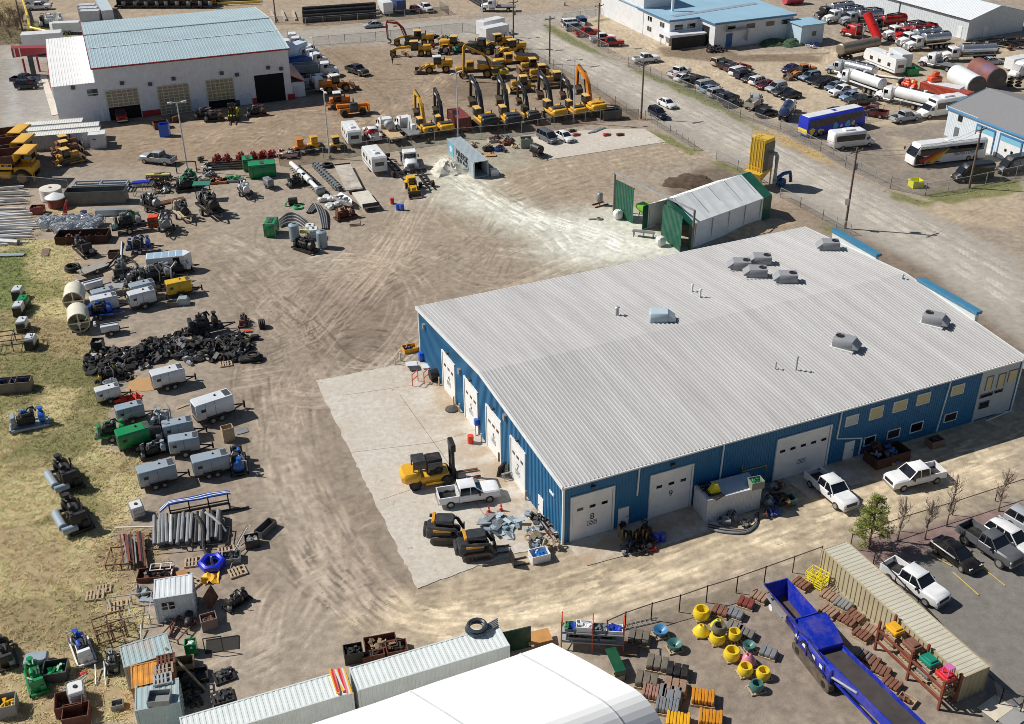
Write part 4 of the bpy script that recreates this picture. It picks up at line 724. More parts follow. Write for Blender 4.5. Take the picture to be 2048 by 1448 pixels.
def pickup_kit(lift=0.,ext=False):
 z=lift;cr,cf=(-.95,1.3) if not ext else(-.5,1.3)
 bd=MB();secs=[(cr-.05,1.,.42+z,1.27+z),(cf-.1,1.02,.42+z,1.3+z),(2.3,1.,.42+z,1.29+z),(2.8,.96,.45+z,1.24+z),(2.97,.88,.5+z,1.12+z)];shell(bd,secs)
 bed=MB();x0=-2.9
 bed.bx(x0,cr-.08,-.98,-.88,.55+z,1.27+z).bx(x0,cr-.08,.88,.98,.55+z,1.27+z).bx(x0,x0+.08,-.88,.88,.55+z,1.25+z).bx(cr-.16,cr-.08,-.88,.88,.55+z,1.27+z).bx(x0,cr-.08,-.88,.88,.52+z,.66+z)
 cab=(cr,cr+.1,.55,1.38,.95,.8,1.24+z,1.95+z)
 p=[('body',bd,'paint'),('cargo_bed',bed,'paint',[('bed_liner',MB().bx(x0+.09,cr-.17,-.87,.87,.661+z,.68+z),'black')]),('window',cabin(MB(),*cab),'glass'),('roof',roofpan(cab[1],cab[2],.8,1.95+z),'paint'),('pillar',pillars(*cab,(.1,)),'paint'),('grille',MB().bx(2.92,3.0,-.6,.6,.75+z,1.08+z),'black'),('bumper',MB().bx(2.85,3.05,-.92,.92,.42+z,.62+z),'bump'),('bumper',MB().bx(-3.05,-2.9,-.9,.9,.5+z,.68+z),'bump'),('mirror',MB().box((.95,-1.12,1.25+z),(.14,.24,.24)),'black'),('mirror',MB().box((.95,1.12,1.25+z),(.14,.24,.24)),'black'),('tow_step',MB().bx(-.8,1.4,-1.02,-.96,.38+z,.46+z).bx(-.8,1.4,.96,1.02,.38+z,.46+z),'black')]
 p+=wheels([(x,s*.9) for x in(-1.85,1.9) for s in(-1,1)],.4+z*.5,.28)+lamps(2.93,-2.92,.76,.95+z,1.02+z)
 return kit(p)
PICKUP=pickup_kit();LIFTED=pickup_kit(.22,True)
DEF={'glass':GLASS,'tyre':TYRE,'rim':RIM,'lens':LENS,'red':REDLENS,'black':BLACK,'bump':mat('chrome',(190,192,195),rough=.25,metal=.8)}
CARS=dict(sedan=SEDAN,suv=SUV,hatch=HATCH,minivan=MINIV,conv=CONV,pickup=PICKUP,lifted=LIFTED)
CLR=dict(black=(22,22,25),white=(232,233,234),silver=(165,170,176),grey=(92,95,100),red=(176,28,28),maroon=(92,28,34),navy=(26,36,62),blue=(44,70,120),purple=(60,44,92),steel=(108,128,150),tan=(186,176,150),dkgrey=(52,54,58),lblue=(120,150,180),orange=(212,110,30),yellow=CAT,green=(0,128,70))
NAMES=dict(sedan='car',suv='suv',hatch='hatchback',minivan='minivan',conv='convertible',pickup='pickup_truck',lifted='pickup_truck')
def car(kd,c,a,b,label,group=None,t='_',dirt=.18,scale=None,rz=None):
 """a, b: photo pixels under the rear and the front of the vehicle"""
 A,B_=S(t,*a),S(t,*b);m_=dict(DEF);m_['paint']=paint(*CLR[c],dirt,.3)
 return put(NAMES[kd],CARS[kd],label,'pickup' if 'ick' in NAMES[kd] else('van' if kd=='minivan' else 'car'),(A+B_)/2,head(A,B_) if rz is None else rz,group,m_,scale)
def hood_cab(sleeper=False):
 h_=MB();ring= lambda x,w_,z0,z1:[(x,-w_,z0),(x,-w_,z1-.2),(x,-w_*.7,z1),(x,w_*.7,z1),(x,w_,z1-.2),(x,w_,z0)]
 h_.loft([ring(1.75,.95,.9,2.0),(ring(3.2,.85,.8,1.75)),ring(3.45,.75,.8,1.6)])
 xr=-.9 if sleeper else 0.
 c_=MB().rbox(xr,1.8,-1.12,1.12,.9,2.9,.12);g=MB().bx(1.72,1.83,-.95,.95,1.95,2.65).bx(.75,1.55,-1.14,1.14,1.9,2.6)
 f_=MB()
 for s in(-1,1):f_.loft([[(2.2,s*.9,1.05),(2.2,s*1.22,1.05),(2.2,s*1.22,1.2),(2.2,s*.9,1.2)],[(2.8,s*.8,1.25),(2.8,s*1.22,1.2),(2.8,s*1.22,1.32),(2.8,s*.8,1.35)],[(3.5,s*.7,.7),(3.5,s*1.2,.7),(3.5,s*1.2,.85),(3.5,s*.7,.9)]])
 return[('hood',h_,'cab'),('cab',c_,'cab',[('window',g,'glass')]),('fender',f_,'cab'),('grille',MB().bx(3.44,3.5,-.5,.5,.85,1.55),'bump'),('bumper',MB().bx(3.5,3.7,-1.15,1.15,.45,.8),'bump'),('headlight',MB().box((3.45,-.95,1.05),(.2,.3,.2)),'lens'),('headlight',MB().box((3.45,.95,1.05),(.2,.3,.2)),'lens'),('exhaust',MB().cyl((xr-.1,-1.05,.9),(xr-.1,-1.05,3.4),.1),'bump'),('exhaust',MB().cyl((xr-.1,1.05,.9),(xr-.1,1.05,3.4),.1),'bump'),('fuel_tank',MB().cyl((.1,-1.0,.75),(1.5,-1.0,.75),.3),'bump'),('fuel_tank',MB().cyl((.1,1.0,.75),(1.5,1.0,.75),.3),'bump'),('mirror',MB().box((1.7,-1.35,2.2),(.1,.2,.5)),'black'),('mirror',MB().box((1.7,1.35,2.2),(.1,.2,.5)),'black')]
def heavy_wheels(rx):return wheels([(2.75,-1.0),(2.75,1.0)],.52,.3)+wheels([(x,s*.95) for x in rx for s in(-1,1)],.52,.55)
def tank_mb(x0,x1,r,z,ov=1.12,n=16):
 mb=MB();e=.22
 ring= lambda x,k:[(x,k*r*ov*math.cos(6.2832*i/n),z+k*r*math.sin(6.2832*i/n)) for i in range(n)]
 return mb.loft([ring(x0-e,.55),ring(x0-e*.6,.85),ring(x0,1),ring(x1,1),ring(x1+e*.6,.85),ring(x1+e,.55)])
def tanker_kit(x0=-7.,rx=(-6.,-4.7,-3.4),r=1.08,vac=False,sleeper=False,bands=False):
 xr=-1.1 if sleeper else -.25;z=1.35+r
 t_=tank_mb(x0,xr-.45,r,z)
 tk=[('walkway',MB().bx(x0+.2,xr-.6,-.3,.3,z+r-.02,z+r+.06),'frame'),('hatch',MB().cyl((x0*.4,0,z+r),(x0*.4,0,z+r+.25),.35),'tank'),('hatch',MB().cyl((x0*.75,0,z+r),(x0*.75,0,z+r+.25),.35),'tank'),('band',MB().cyl((x0*.33,0,z),(x0*.33+.08,0,z),r*1.06,n=16).cyl((x0*.66,0,z),(x0*.66+.08,0,z),r*1.06,n=16),'tank')]
 if vac:tk+=[('vacuum_hose',MB().tube([(x0+.3,.5,z+r),(x0+2,.5,z+r+.5),(xr-1,.5,z+r+.4),(xr-.6,.9,z+.4)],.13),'frame'),('rear_door',MB().cyl((x0-.3,0,z),(x0-.18,0,z),r*1.05,n=16),'tank')]
 fr=MB().bx(x0,3.2,-.5,-.35,.85,1.15).bx(x0,3.2,.35,.5,.85,1.15).bx(x0,x0+.2,-1.2,1.2,.8,1.1)
 sk=MB()
 for s in(-1,1):sk.bx(x0,xr-.5,s*1.15-.12,s*1.15+.12,1.2,1.45)
 return kit(hood_cab(sleeper)+[('tank',t_,'tank',tk),('chassis',fr,'frame'),('mudguard',sk,'skirt')]+heavy_wheels(rx))
TANKER=tanker_kit();TANKER4=tanker_kit(-8.2,(-7.4,-6.1,-4.8));VACUUM=tanker_kit(-6.6,(-5.8,-4.5),1.0,True)
def truck(k,cabc,tankc,a,b,label,t='_',group=None,name='tank_truck',cat='tanker truck',skirt=None,metalic=False,scale=None):
 A,B_=S(t,*a),S(t,*b);y=head(A,B_);f_=Vector((math.cos(y),math.sin(y),0));m_=dict(DEF);m_['cab']=paint(*CLR[cabc],.2) if isinstance(cabc,str) else cabc;m_['tank']=paint(*CLR[tankc],.2) if isinstance(tankc,str) else tankc;m_['frame']=BLACK;m_['skirt']=skirt or m_['tank']
 return put(name,k,label,cat,B_-f_*3.6*(scale or 1),y,group,m_,scale)
POLI=mat('polished_tank',(205,208,212),rough=.22,metal=.75,var=.08,dirt=.12)
def bus_kit(L_,W_,H_,slope=.5):
 b_=MB();ring= lambda x,w_,z0,z1:[(x,-w_,z0),(x,-w_,z1-.25),(x,-w_+.3,z1),(x,w_-.3,z1),(x,w_,z1-.25),(x,w_,z0)]
 b_.loft([ring(-L_/2,W_/2-.1,.4,H_-.1),ring(-L_/2+.2,W_/2,.35,H_),ring(L_/2-slope-.3,W_/2,.35,H_),ring(L_/2-.12,W_/2-.05,.35,H_*.5),ring(L_/2,W_/2-.2,.4,H_*.3)])
 g=MB().bx(-L_/2+.6,L_/2-slope-.35,-W_/2-.015,W_/2+.015,H_*.5,H_*.82)
 ws=MB().add([(L_/2-slope-.28,-W_/2+.1,H_*.93),(L_/2-slope-.28,W_/2-.1,H_*.93),(L_/2-.08,W_/2-.12,H_*.5),(L_/2-.08,-W_/2+.12,H_*.5)],[(0,3,2,1)])
 for v in range(4):ws.v[v]=(ws.v[v][0]+.06,ws.v[v][1],ws.v[v][2]+.02)
 return[('body',b_,'paint'),('side_glass',g,'glass'),('windshield',ws,'glass'),('roof',MB().rbox(-L_/2+.25,L_/2-slope-.4,-W_/2+.32,W_/2-.32,H_-.02,H_+.08,.05),'roof',[('roof_hatch',MB().rbox(-.4,.4,-.4,.4,H_+.06,H_+.16,.05),'paint')]),('mirror',MB().box((L_/2+.15,-W_/2-.1,H_*.7),(.15,.2,.5)),'black'),('mirror',MB().box((L_/2+.15,W_/2+.1,H_*.7),(.15,.2,.5)),'black')]+lamps(L_/2-.03,-L_/2,W_/2-.4,.7,.9)
COACH=kit(bus_kit(13.7,2.6,3.6,.7)+wheels([(x,s*1.15) for x in(4.6,-3.6,-4.9) for s in(-1,1)],.5,.35))
def shuttle_parts(L_=8.2):
 b_=MB().rbox(-L_/2,L_/2-2.1,-1.2,1.2,.45,3.0,.15);c_=MB();ring= lambda x,w_,z0,z1:[(x,-w_,z0),(x,-w_,z1-.15),(x,-w_+.2,z1),(x,w_-.2,z1),(x,w_,z1-.15),(x,w_,z0)]
 c_.loft([ring(L_/2-2.2,1.05,.5,2.4),ring(L_/2-1.5,1.02,.5,2.1),ring(L_/2-.9,1.0,.5,1.35),ring(L_/2-.05,.9,.5,1.1),ring(L_/2,.8,.6,.9)])
 g=MB().bx(-L_/2+.5,L_/2-2.3,-1.215,1.215,1.5,2.5);ws=MB().add([(L_/2-1.45,-.9,2.12),(L_/2-1.45,.9,2.12),(L_/2-.85,.95,1.42),(L_/2-.85,-.95,1.42)],[(0,3,2,1)]).bx(L_/2-1.9,L_/2-1.35,-1.06,1.06,1.35,1.85)
 return kit([('body',b_,'paint'),('cab',c_,'paint'),('side_glass',g,'glass'),('windshield',ws,'glass'),('front_glass',MB().bx(L_/2-2.12,L_/2-2.07,-.9,.9,2.45,2.85),'glass'),('roof',MB().rbox(-L_/2+.2,L_/2-2.3,-1.05,1.05,2.98,3.06,.04),'roof',[('air_conditioner',MB().rbox(-1.8,.2,-.6,.6,3.04,3.3,.08),'paint')])]+wheels([(L_/2-1.2,-.95),(L_/2-1.2,.95)],.4,.26)+wheels([(-L_/2+1.9,-.95),(-L_/2+1.9,.95)],.4,.5)+lamps(L_/2-.03,-L_/2,.7,.9,.9))
SHUTTLE=shuttle_parts()
def van_parts():
 b_=MB();ring= lambda x,w_,z0,z1:[(x,-w_,z0),(x,-w_,z1-.3),(x,-w_+.25,z1),(x,w_-.25,z1),(x,w_,z1-.3),(x,w_,z0)]
 b_.loft([ring(-3.3,.95,.4,2.7),ring(-3.2,1.,.35,2.8),ring(1.3,1.,.35,2.78),ring(1.9,.98,.35,2.3),ring(2.6,.95,.35,1.35),ring(3.2,.88,.4,1.1),ring(3.4,.7,.5,.8)])
 return kit([('body',b_,'paint'),('side_glass',MB().bx(-3.,1.6,-1.01,1.01,1.45,2.15),'glass'),('windshield',MB().add([(1.95,-.8,2.32),(1.95,.8,2.32),(2.63,.85,1.42),(2.63,-.85,1.42)],[(0,3,2,1)]),'glass')]+wheels([(x,s*.88) for x in(-2.,2.2) for s in(-1,1)],.36,.25)+lamps(3.3,-3.3,.68,.8,1.2))
VAN=van_parts()
def camper_kit(L_=6.5,W_=2.4,H_=2.9,nose=.6):
 pr=[(-L_/2,.6),(L_/2-nose,.55),(L_/2,1.3),(L_/2-.15,H_*.8),(L_/2-.6,H_),(-L_/2+.2,H_),(-L_/2,H_-.2)]
 p=[('body',MB().prism(pr,-W_/2,W_/2),'paint'),('roof',MB().bx(-L_/2+.25,L_/2-.65,-W_/2+.06,W_/2-.06,H_,H_+.05),'roof'),('roof_vent',MB().rbox(-.35,.35,-.3,.3,H_+.04,H_+.22,.05),'roof'),('air_conditioner',MB().rbox(-1.9,-.9,-.4,.4,H_+.04,H_+.35,.1),'roof'),('drawbar',MB().beam((L_/2-.6,-.5,.6),(L_/2+1.,0,.55),.1).beam((L_/2-.6,.5,.6),(L_/2+1.,0,.55),.1),'black')]
 for s in(-1,1):
  for x in(-L_*.3,0,L_*.25):p.append(('window',MB().bx(x-.45,x+.45,s*W_/2-.015,s*W_/2+.015,1.5,2.2),'glass'))
  p.append(('stripe',MB().bx(-L_/2+.1,L_/2-.6,s*W_/2-.01,s*W_/2+.01,.95,1.1),'stripe'))
 for s in(-1,1):p.append(('end_window',MB().bx(s*(L_/2+.01)-.03-(.1 if s>0 else 0),s*(L_/2+.01)+.03-(.1 if s>0 else 0),-.7,.7,1.5,2.1),'glass'))
 return kit(p+wheels([(x,s*W_*.43) for x in(-.9,.0) for s in(-1,1)],.33,.22))
CAMPER=camper_kit();LONGCAMP=camper_kit(10.,2.5,3.2,1.6)
def boxtrailer_kit(L_,W_,H_,vnose=True,window=False):
 f_=L_/2;out=[(-f_,-W_/2),(f_,-W_/2),(f_+(.9 if vnose else 0.01),0),(f_,W_/2),(-f_,W_/2)]
 p=[('body',MB().flat(out,.55,H_),'paint'),('roof',MB().flat([(x*.98,y*.96) for x,y in out],H_,H_+.05),'roof'),('drawbar',MB().beam((f_,-.6,.6),(f_+1.8,0,.55),.1).beam((f_,.6,.6),(f_+1.8,0,.55),.1),'black'),('fender',MB().bx(-1.1,.7,-W_/2-.2,-W_/2,.75,.85).bx(-1.1,.7,W_/2,W_/2+.2,.75,.85),'black')]
 return kit(p+wheels([(x,s*(W_/2+.02)) for x in(-.65,.25) for s in(-1,1)],.34,.2))
def container_kit(L_,W_=2.44,H_=2.59,pitch=.28,dep=.036,open_end=False):
 mb=MB();f_=L_/2
 for a,b,n_ in(((-f_,-W_/2+.04),(f_,-W_/2+.04),(0,-1)),((f_,W_/2-.04),(-f_,W_/2-.04),(0,1)),((-f_+.04,W_/2),(-f_+.04,-W_/2),(-1,0))):q_=ribs(a,b,n_,.15,lambda t:H_-.1,pitch,dep);mb.add(q_.v,q_.f)
 if not open_end:mb.bx(f_-.08,f_-.03,-W_/2+.05,W_/2-.05,.15,H_-.1)
 fr=MB()
 for x in(-f_+.06,f_-.06):
  for y in(-W_/2+.06,W_/2-.06):fr.bx(x-.08,x+.08,y-.08,y+.08,0,H_)
 for y in(-W_/2+.05,W_/2-.05):fr.bx(-f_,f_,y-.06,y+.06,H_-.12,H_-.01).bx(-f_,f_,y-.06,y+.06,.02,.18)
 for x in(-f_+.05,f_-.05):fr.bx(x-.06,x+.06,-W_/2,W_/2,H_-.13,H_-.015).bx(x-.06,x+.06,-W_/2,W_/2,.03,.17)
 n=int(L_/.42);vs=[];xs=[]
 for i in range(n):
  for q,d_ in((0,0),(.4,0),(.5,1),(.9,1)):xs.append((-f_+.1+(i+q)*(L_-.2)/n,.03*d_))
 xs.append((f_-.1,0))
 for x_,d_ in xs:vs+=[(x_,-W_/2+.08,H_-.06+d_),(x_,W_/2-.08,H_-.06+d_)]
 rf=MB().add(vs,[(2*i,2*i+2,2*i+3,2*i+1) for i in range(len(xs)-1)])
 p=[('side_wall',mb.mesh('side_wall'),'c'),('frame',fr,'f'),('roof',rf.mesh('roof'),'r'),('floor',MB().bx(-f_+.1,f_-.1,-W_/2+.1,W_/2-.1,.1,.2),'f')]
 if not open_end:
  for s in(-1,1):p.append(('door',MB().bx(f_-.03,f_+.02,min(.02*s,s*(W_/2-.1)),max(.02*s,s*(W_/2-.1)),.18,H_-.15),'c',[('lock_bar',MB().cyl((f_+.05,s*.35,.15),(f_+.05,s*.35,H_-.1),.03).cyl((f_+.05,s*.85,.15),(f_+.05,s*.85,H_-.1),.03),'f')]))
 return kit(p)
def track_mb(L_,W_,H_,n=8):
 r=H_/2;pr=[(-L_/2+r+r*math.cos(a),r+r*math.sin(a)) for a in np.linspace(math.pi/2,3*math.pi/2,n)]+[(L_/2-r+r*math.cos(a),r+r*math.sin(a)) for a in np.linspace(-math.pi/2,math.pi/2,n)]
 return MB().prism([(x,z) for x,z in pr],-W_/2,W_/2)
def trackset(L_,W_,H_,gauge):
 r_=[]
 for s in(-1,1):
  roll=MB()
  for i in range(6):x=-L_/2+H_*.5+(L_-H_)*i/5;roll.cyl((x,-W_/2-.02,H_*.42),(x,W_/2+.02,H_*.42),H_*.26)
  r_.append(('track',track_mb(L_,W_,H_),'trk',[('roller',roll,'paint2')],(0,s*gauge/2,0)))
 return r_
def bar2(mb,pts,w_,th):
 secs=[]
 for i,(x,z) in enumerate(pts):
  a=Vector(pts[max(i-1,0)]);b=Vector(pts[min(i+1,len(pts)-1)]);d_=(b-a).normalized();n_=Vector((-d_.y,d_.x));h_=th[i]/2
  secs.append([(x-n_.x*h_,-w_/2,z-n_.y*h_),(x-n_.x*h_,w_/2,z-n_.y*h_),(x+n_.x*h_,w_/2,z+n_.y*h_),(x+n_.x*h_,-w_/2,z+n_.y*h_)])
 return mb.loft(secs)
def excavator_kit(boom=((.9,1.9),(1.9,4.3),(3.3,5.6),(5.9,6.4)),stick=((5.7,6.7),(6.05,6.1),(6.3,3.1)),bucket=True,cw='paint',lng=False):
 bpts=list(boom);th=[.5,.72,.75,.42];bm=bar2(MB(),bpts,.55,th);st=bar2(MB(),list(stick),.42,[.3,.55,.3])
 sx,sz=stick[-1]
 p=trackset(4.1,.6,.95,2.4)+[('undercarriage',MB().bx(-1.2,1.2,-.95,.95,.45,1.0).cyl((0,0,.95),(0,0,1.2),.75),'trk'),('house',MB().rbox(-2.0,1.4,-1.3,1.3,1.15,1.7,.08).rbox(-2.0,.3,-1.3,-.35,1.7,2.35,.08).rbox(-2.,-.6,-.4,1.3,1.7,2.3,.08),'paint'),('engine_cover',MB().rbox(-2.1,-.9,-1.15,1.15,2.3,2.5,.08),'cover',[('exhaust',MB().cyl((-1.2,-.7,2.4),(-1.2,-.7,3.),.09),'black')]),('counterweight',MB().rbox(-2.95,-1.95,-1.32,1.32,1.2,2.25,.2),'cw'),('cab',MB().rbox(.1,1.75,.4,1.32,1.7,2.95,.1),'cabc',[('window',MB().bx(.3,1.68,.385,1.335,2.0,2.8).bx(1.72,1.77,.5,1.22,1.85,2.85),'glass')]),('cab_roof',MB().rbox(.05,1.8,.36,1.36,2.93,3.05,.05),'roofc'),('boom',bm,'boom',[('badge',MB().bx(4.,5.2,-.29,.29,5.72,6.02),'badge')] if not lng else[]),('stick',st,'boom'),('boom_cylinder',MB().cyl((1.5,-.42,1.6),(bpts[2][0]-.6,-.42,bpts[2][1]-.5),.1).cyl((1.5,.42,1.6),(bpts[2][0]-.6,.42,bpts[2][1]-.5),.1),'black'),('stick_cylinder',MB().cyl((bpts[2][0]+.1,0,bpts[2][1]+.55),(stick[0][0]-.05,0,stick[0][1]+.05),.1),'black'),('bucket_cylinder',MB().cyl((stick[1][0]-.35,0,stick[1][1]-.2),(sx+.1-.45,0,sz+.3),.08),'black')]
 if bucket:
  bk=MB().prism([(sx+.15,sz),(sx-.25,sz+.1),(sx-1.1,sz-.5),(sx-1.25,sz-1.1),(sx-.8,sz-1.5),(sx-.1,sz-1.5),(sx+.05,sz-1.35),(sx-.7,sz-1.25),(sx-.9,sz-.9),(sx-.5,sz-.4)],-.6,.6);p.append(('bucket',bk,'bkt'))
 return kit(p)
EXC=excavator_kit();LONGARM=excavator_kit(((.9,1.9),(2.,4.6),(3.8,6.6),(8.8,9.2)),((8.5,9.6),(8.95,8.8),(9.3,2.2)),True,'paint',True)
REDEX=excavator_kit(((.9,1.9),(2.2,5.2),(3.9,6.8),(7.2,7.2)),((7.0,7.8),(7.4,6.6),(7.3,2.)))
def loader_kit(up=0.):
 p=[('rear_frame',MB().rbox(-3.4,-.3,-.75,.75,.9,1.7,.1),'paint'),('engine_hood',MB().rbox(-3.5,-1.1,-.85,.85,1.5,2.5,.14),'paint',[('exhaust',MB().cyl((-1.8,.4,2.4),(-1.8,.4,3.2),.1),'black')]),('front_frame',MB().rbox(.1,2.2,-.55,.55,.7,1.7,.1),'paint'),('cab',MB().rbox(-1.1,.45,-.75,.75,1.7,3.2,.08),'black',[('window',MB().bx(-.95,.3,-.77,.77,2.1,3.05).bx(.42,.47,-.65,.65,1.9,3.05),'glass')]),('cab_roof',MB().rbox(-1.2,.6,-.85,.85,3.18,3.36,.07),'roofc'),('arm',MB().beam((1.2,-.6,1.8),(3.3,-.6,.75+up),.2,.35),'paint'),('arm',MB().beam((1.2,.6,1.8),(3.3,.6,.75+up),.2,.35),'paint'),('fender',MB().bx(-2.9,-1.4,-1.3,-.8,1.55,1.65).bx(-2.9,-1.4,.8,1.3,1.55,1.65),'paint'),('bucket',MB().prism([(3.2,.25+up),(3.15,1.35+up),(3.35,1.35+up),(3.4,.6+up),(3.8,.22+up),(4.6,.15+up),(4.6,.08+up),(3.6,.08+up)],-1.4,1.4).bx(3.2,4.2,-1.42,-1.36,.1+up,.9+up).bx(3.2,4.2,1.36,1.42,.1+up,.9+up),'bkt')]
 return kit(p+wheels([(x,s*1.0) for x in(-2.0,1.5) for s in(-1,1)],.78,.55,'hub'))
LOADER=loader_kit()
def dozer_kit():
 return kit(trackset(3.9,.55,1.15,2.0)+[('body',MB().rbox(-1.9,1.9,-.7,.7,.6,1.3,.1),'paint'),('engine_hood',MB().rbox(.2,1.9,-.55,.55,1.2,2.15,.1),'paint',[('exhaust',MB().cyl((.9,.2,2.1),(.9,.2,3.),.1),'black')]),('cab',MB().rbox(-1.2,.15,-.75,.75,1.3,2.95,.1),'black',[('window',MB().bx(-1.05,.05,-.765,.765,1.9,2.75),'glass')]),('cab_roof',MB().rbox(-1.3,.25,-.85,.85,2.93,3.08,.06),'roofc'),('fuel_tank',MB().rbox(-2.0,-1.25,-.8,.8,1.2,2.0,.1),'paint'),('blade',MB().prism([(2.55,.1),(2.35,.7),(2.5,1.35),(2.62,1.35),(2.5,.7),(2.75,.1)],-1.7,1.7),'bkt'),('push_arm',MB().beam((-.5,-1.45,.6),(2.4,-1.45,.5),.2),'paint'),('push_arm',MB().beam((-.5,1.45,.6),(2.4,1.45,.5),.2),'paint'),('ripper',MB().beam((-1.9,-.5,.9),(-2.8,-.5,.8),.2).beam((-1.9,.5,.9),(-2.8,.5,.8),.2).bx(-3.,-2.7,-.9,.9,.6,1.).beam((-2.85,0,.7),(-2.9,0,.1),.18),'paint')])
DOZER=dozer_kit()
def grader_kit():
 return kit([('main_frame',bar2(MB(),[(-1.,1.6),(.6,1.9),(3.2,1.7),(4.3,1.2)],.45,[.5,.5,.45,.4]),'paint'),('engine_hood',MB().rbox(-4.3,-1.5,-.75,.75,1.0,2.3,.12),'paint',[('exhaust',MB().cyl((-2.5,.2,2.2),(-2.5,.2,3.1),.1),'black')]),('cab',MB().rbox(-1.5,.1,-.75,.75,1.2,3.1,.08),'black',[('window',MB().bx(-1.35,.05,-.765,.765,1.7,2.95),'glass')]),('cab_roof',MB().rbox(-1.6,.25,-.85,.85,3.08,3.24,.06),'roofc'),('blade',MB().obox((1.4,0,.5),(.12,3.6,.6),(0,-.25,.45)),'bkt'),('blade_circle',MB().torus((1.4,0,.95),.7,.08),'paint'),('front_axle',MB().beam((4.,-1.,.7),(4.,1.,.7),.2),'black')]+wheels([(4.,-1.),(4.,1.),(-2.1,-1.),(-2.1,1.),(-3.7,-1.),(-3.7,1.)],.68,.42,'hub'))
GRADER=grader_kit()
def adt_kit():
 return kit([('hood',MB().rbox(2.6,4.9,-.9,.9,1.2,2.2,.2),'paint'),('cab',MB().rbox(1.0,2.6,-.85,.85,1.5,3.3,.1),'paint',[('window',MB().bx(1.2,2.5,-.87,.87,2.3,3.1).bx(2.58,2.63,-.7,.7,2.2,3.1),'glass')]),('fender',MB().rbox(2.6,4.6,-1.45,1.45,1.35,1.55,.06),'paint'),('dump_body',MB().loft([[(-4.6,-1.,1.5),(-4.6,1.,1.5),(-4.6,1.45,2.4),(-4.6,-1.45,2.4)],[(-1.5,-1.,1.35),(-1.5,1.,1.35),(-1.5,1.45,2.7),(-1.5,-1.45,2.7)],[(.4,-1.,1.9),(.4,1.,1.9),(.4,1.45,3.),(.4,-1.45,3.)]]),'paint',[('load_floor',MB().loft([[(-4.55,-1.3,2.3),(-4.55,1.3,2.3),(-4.55,1.3,2.45),(-4.55,-1.3,2.45)],[(.3,-1.3,2.6),(.3,1.3,2.6),(.3,1.3,3.02),(.3,-1.3,3.02)]]),'dark')]),('chassis',MB().bx(-4.2,3.,-.5,.5,.9,1.4),'black')]+wheels([(x,s*1.2) for x in(3.3,-1.6,-3.4) for s in(-1,1)],.9,.65,'hub'))
ADT=adt_kit()
def haul_kit():
 bed=MB().prism([(-5.4,2.6),(-4.8,4.2),(2.1,5.0),(2.3,3.6),(-1.5,2.3),(-4.,2.0)],-2.3,-2.1).prism([(-5.4,2.6),(-4.8,4.2),(2.1,5.0),(2.3,3.6),(-1.5,2.3),(-4.,2.0)],2.1,2.3).prism([(-5.4,2.6),(-4.,2.0),(-1.5,2.3),(2.3,3.6),(2.2,3.8),(-1.5,2.5),(-4.,2.2),(-5.3,2.75)],-2.1,2.1)
 can=MB().prism([(2.0,4.6),(2.15,5.1),(2.5,5.35),(4.6,5.35),(4.75,5.1),(4.6,5.15),(2.6,5.1),(2.3,4.4),(2.2,3.6)],-2.3,2.3)
 return kit([('dump_body',bed,'rustbody',[('canopy',can,'paint')]),('chassis',MB().rbox(-4.6,3.6,-.9,.9,1.2,2.0,.1),'paint'),('side_panel',MB().bx(-4.,1.8,-2.34,-2.301,2.75,3.7),'paint'),('engine_deck',MB().rbox(1.6,4.6,-1.8,1.8,1.7,2.9,.15),'paint'),('cab',MB().rbox(2.3,4.1,.1,1.7,2.9,4.5,.1),'paint',[('window',MB().bx(2.5,4.15,.05,1.75,3.5,4.3),'glass')]),('fuel_tank',MB().rbox(-.6,1.2,-2.2,-1.2,1.2,2.3,.15),'paint'),('ladder',MB().beam((4.7,-1.9,.6),(4.3,-1.9,3.),.12).beam((4.7,-1.3,.6),(4.3,-1.3,3.),.12).beam((4.65,-1.9,1.2),(4.65,-1.3,1.2),.1).beam((4.5,-1.9,2.),(4.5,-1.3,2.),.1),'paint'),('railing',MB().beam((4.6,-1.8,3.9),(4.6,1.8,3.9),.07).beam((4.6,-1.8,2.9),(4.6,-1.8,3.9),.07).beam((4.6,1.8,2.9),(4.6,1.8,3.9),.07),'black')]+wheels([(2.9,-1.9),(2.9,1.9)],1.3,.85,'hub')+wheels([(-2.7,-1.6),(-2.7,1.6)],1.3,1.4,'hub'))
HAUL=haul_kit()
def skid_kit():
 return kit(trackset(2.3,.42,.8,1.45)+[('body',MB().rbox(-1.5,.6,-.75,.75,.5,1.4,.12),'grey',[('rear_grille',MB().bx(-1.53,-1.49,-.6,.6,.7,1.25),'black'),('stripe',MB().bx(-.9,.5,-.77,.77,1.2,1.38),'paint')]),('cab',MB().rbox(-.8,.75,-.6,.6,1.3,2.15,.12),'grey',[('window',MB().bx(-.65,.7,-.615,.615,1.45,2.0).bx(.72,.77,-.5,.5,1.1,2.0),'glass')]),('roof_bar',MB().rbox(-1.,-.75,-.62,.62,2.0,2.2,.04),'paint'),('lift_arm',MB().beam((-1.3,-.8,1.7),(.9,-.8,1.5),.16,.24).beam((.9,-.8,1.5),(1.4,-.8,.5),.16,.24),'grey'),('lift_arm',MB().beam((-1.3,.8,1.7),(.9,.8,1.5),.16,.24).beam((.9,.8,1.5),(1.4,.8,.5),.16,.24),'grey'),('fork_carriage',MB().bx(1.4,1.5,-.7,.7,.15,1.2),'black'),('fork',MB().bx(1.5,2.7,-.45,-.32,.12,.2),'black'),('fork',MB().bx(1.5,2.7,.32,.45,.12,.2),'black'),('rear_door',MB().rbox(-1.72,-1.45,-.6,.6,.55,1.35,.08),'grey')])
SKID=skid_kit()
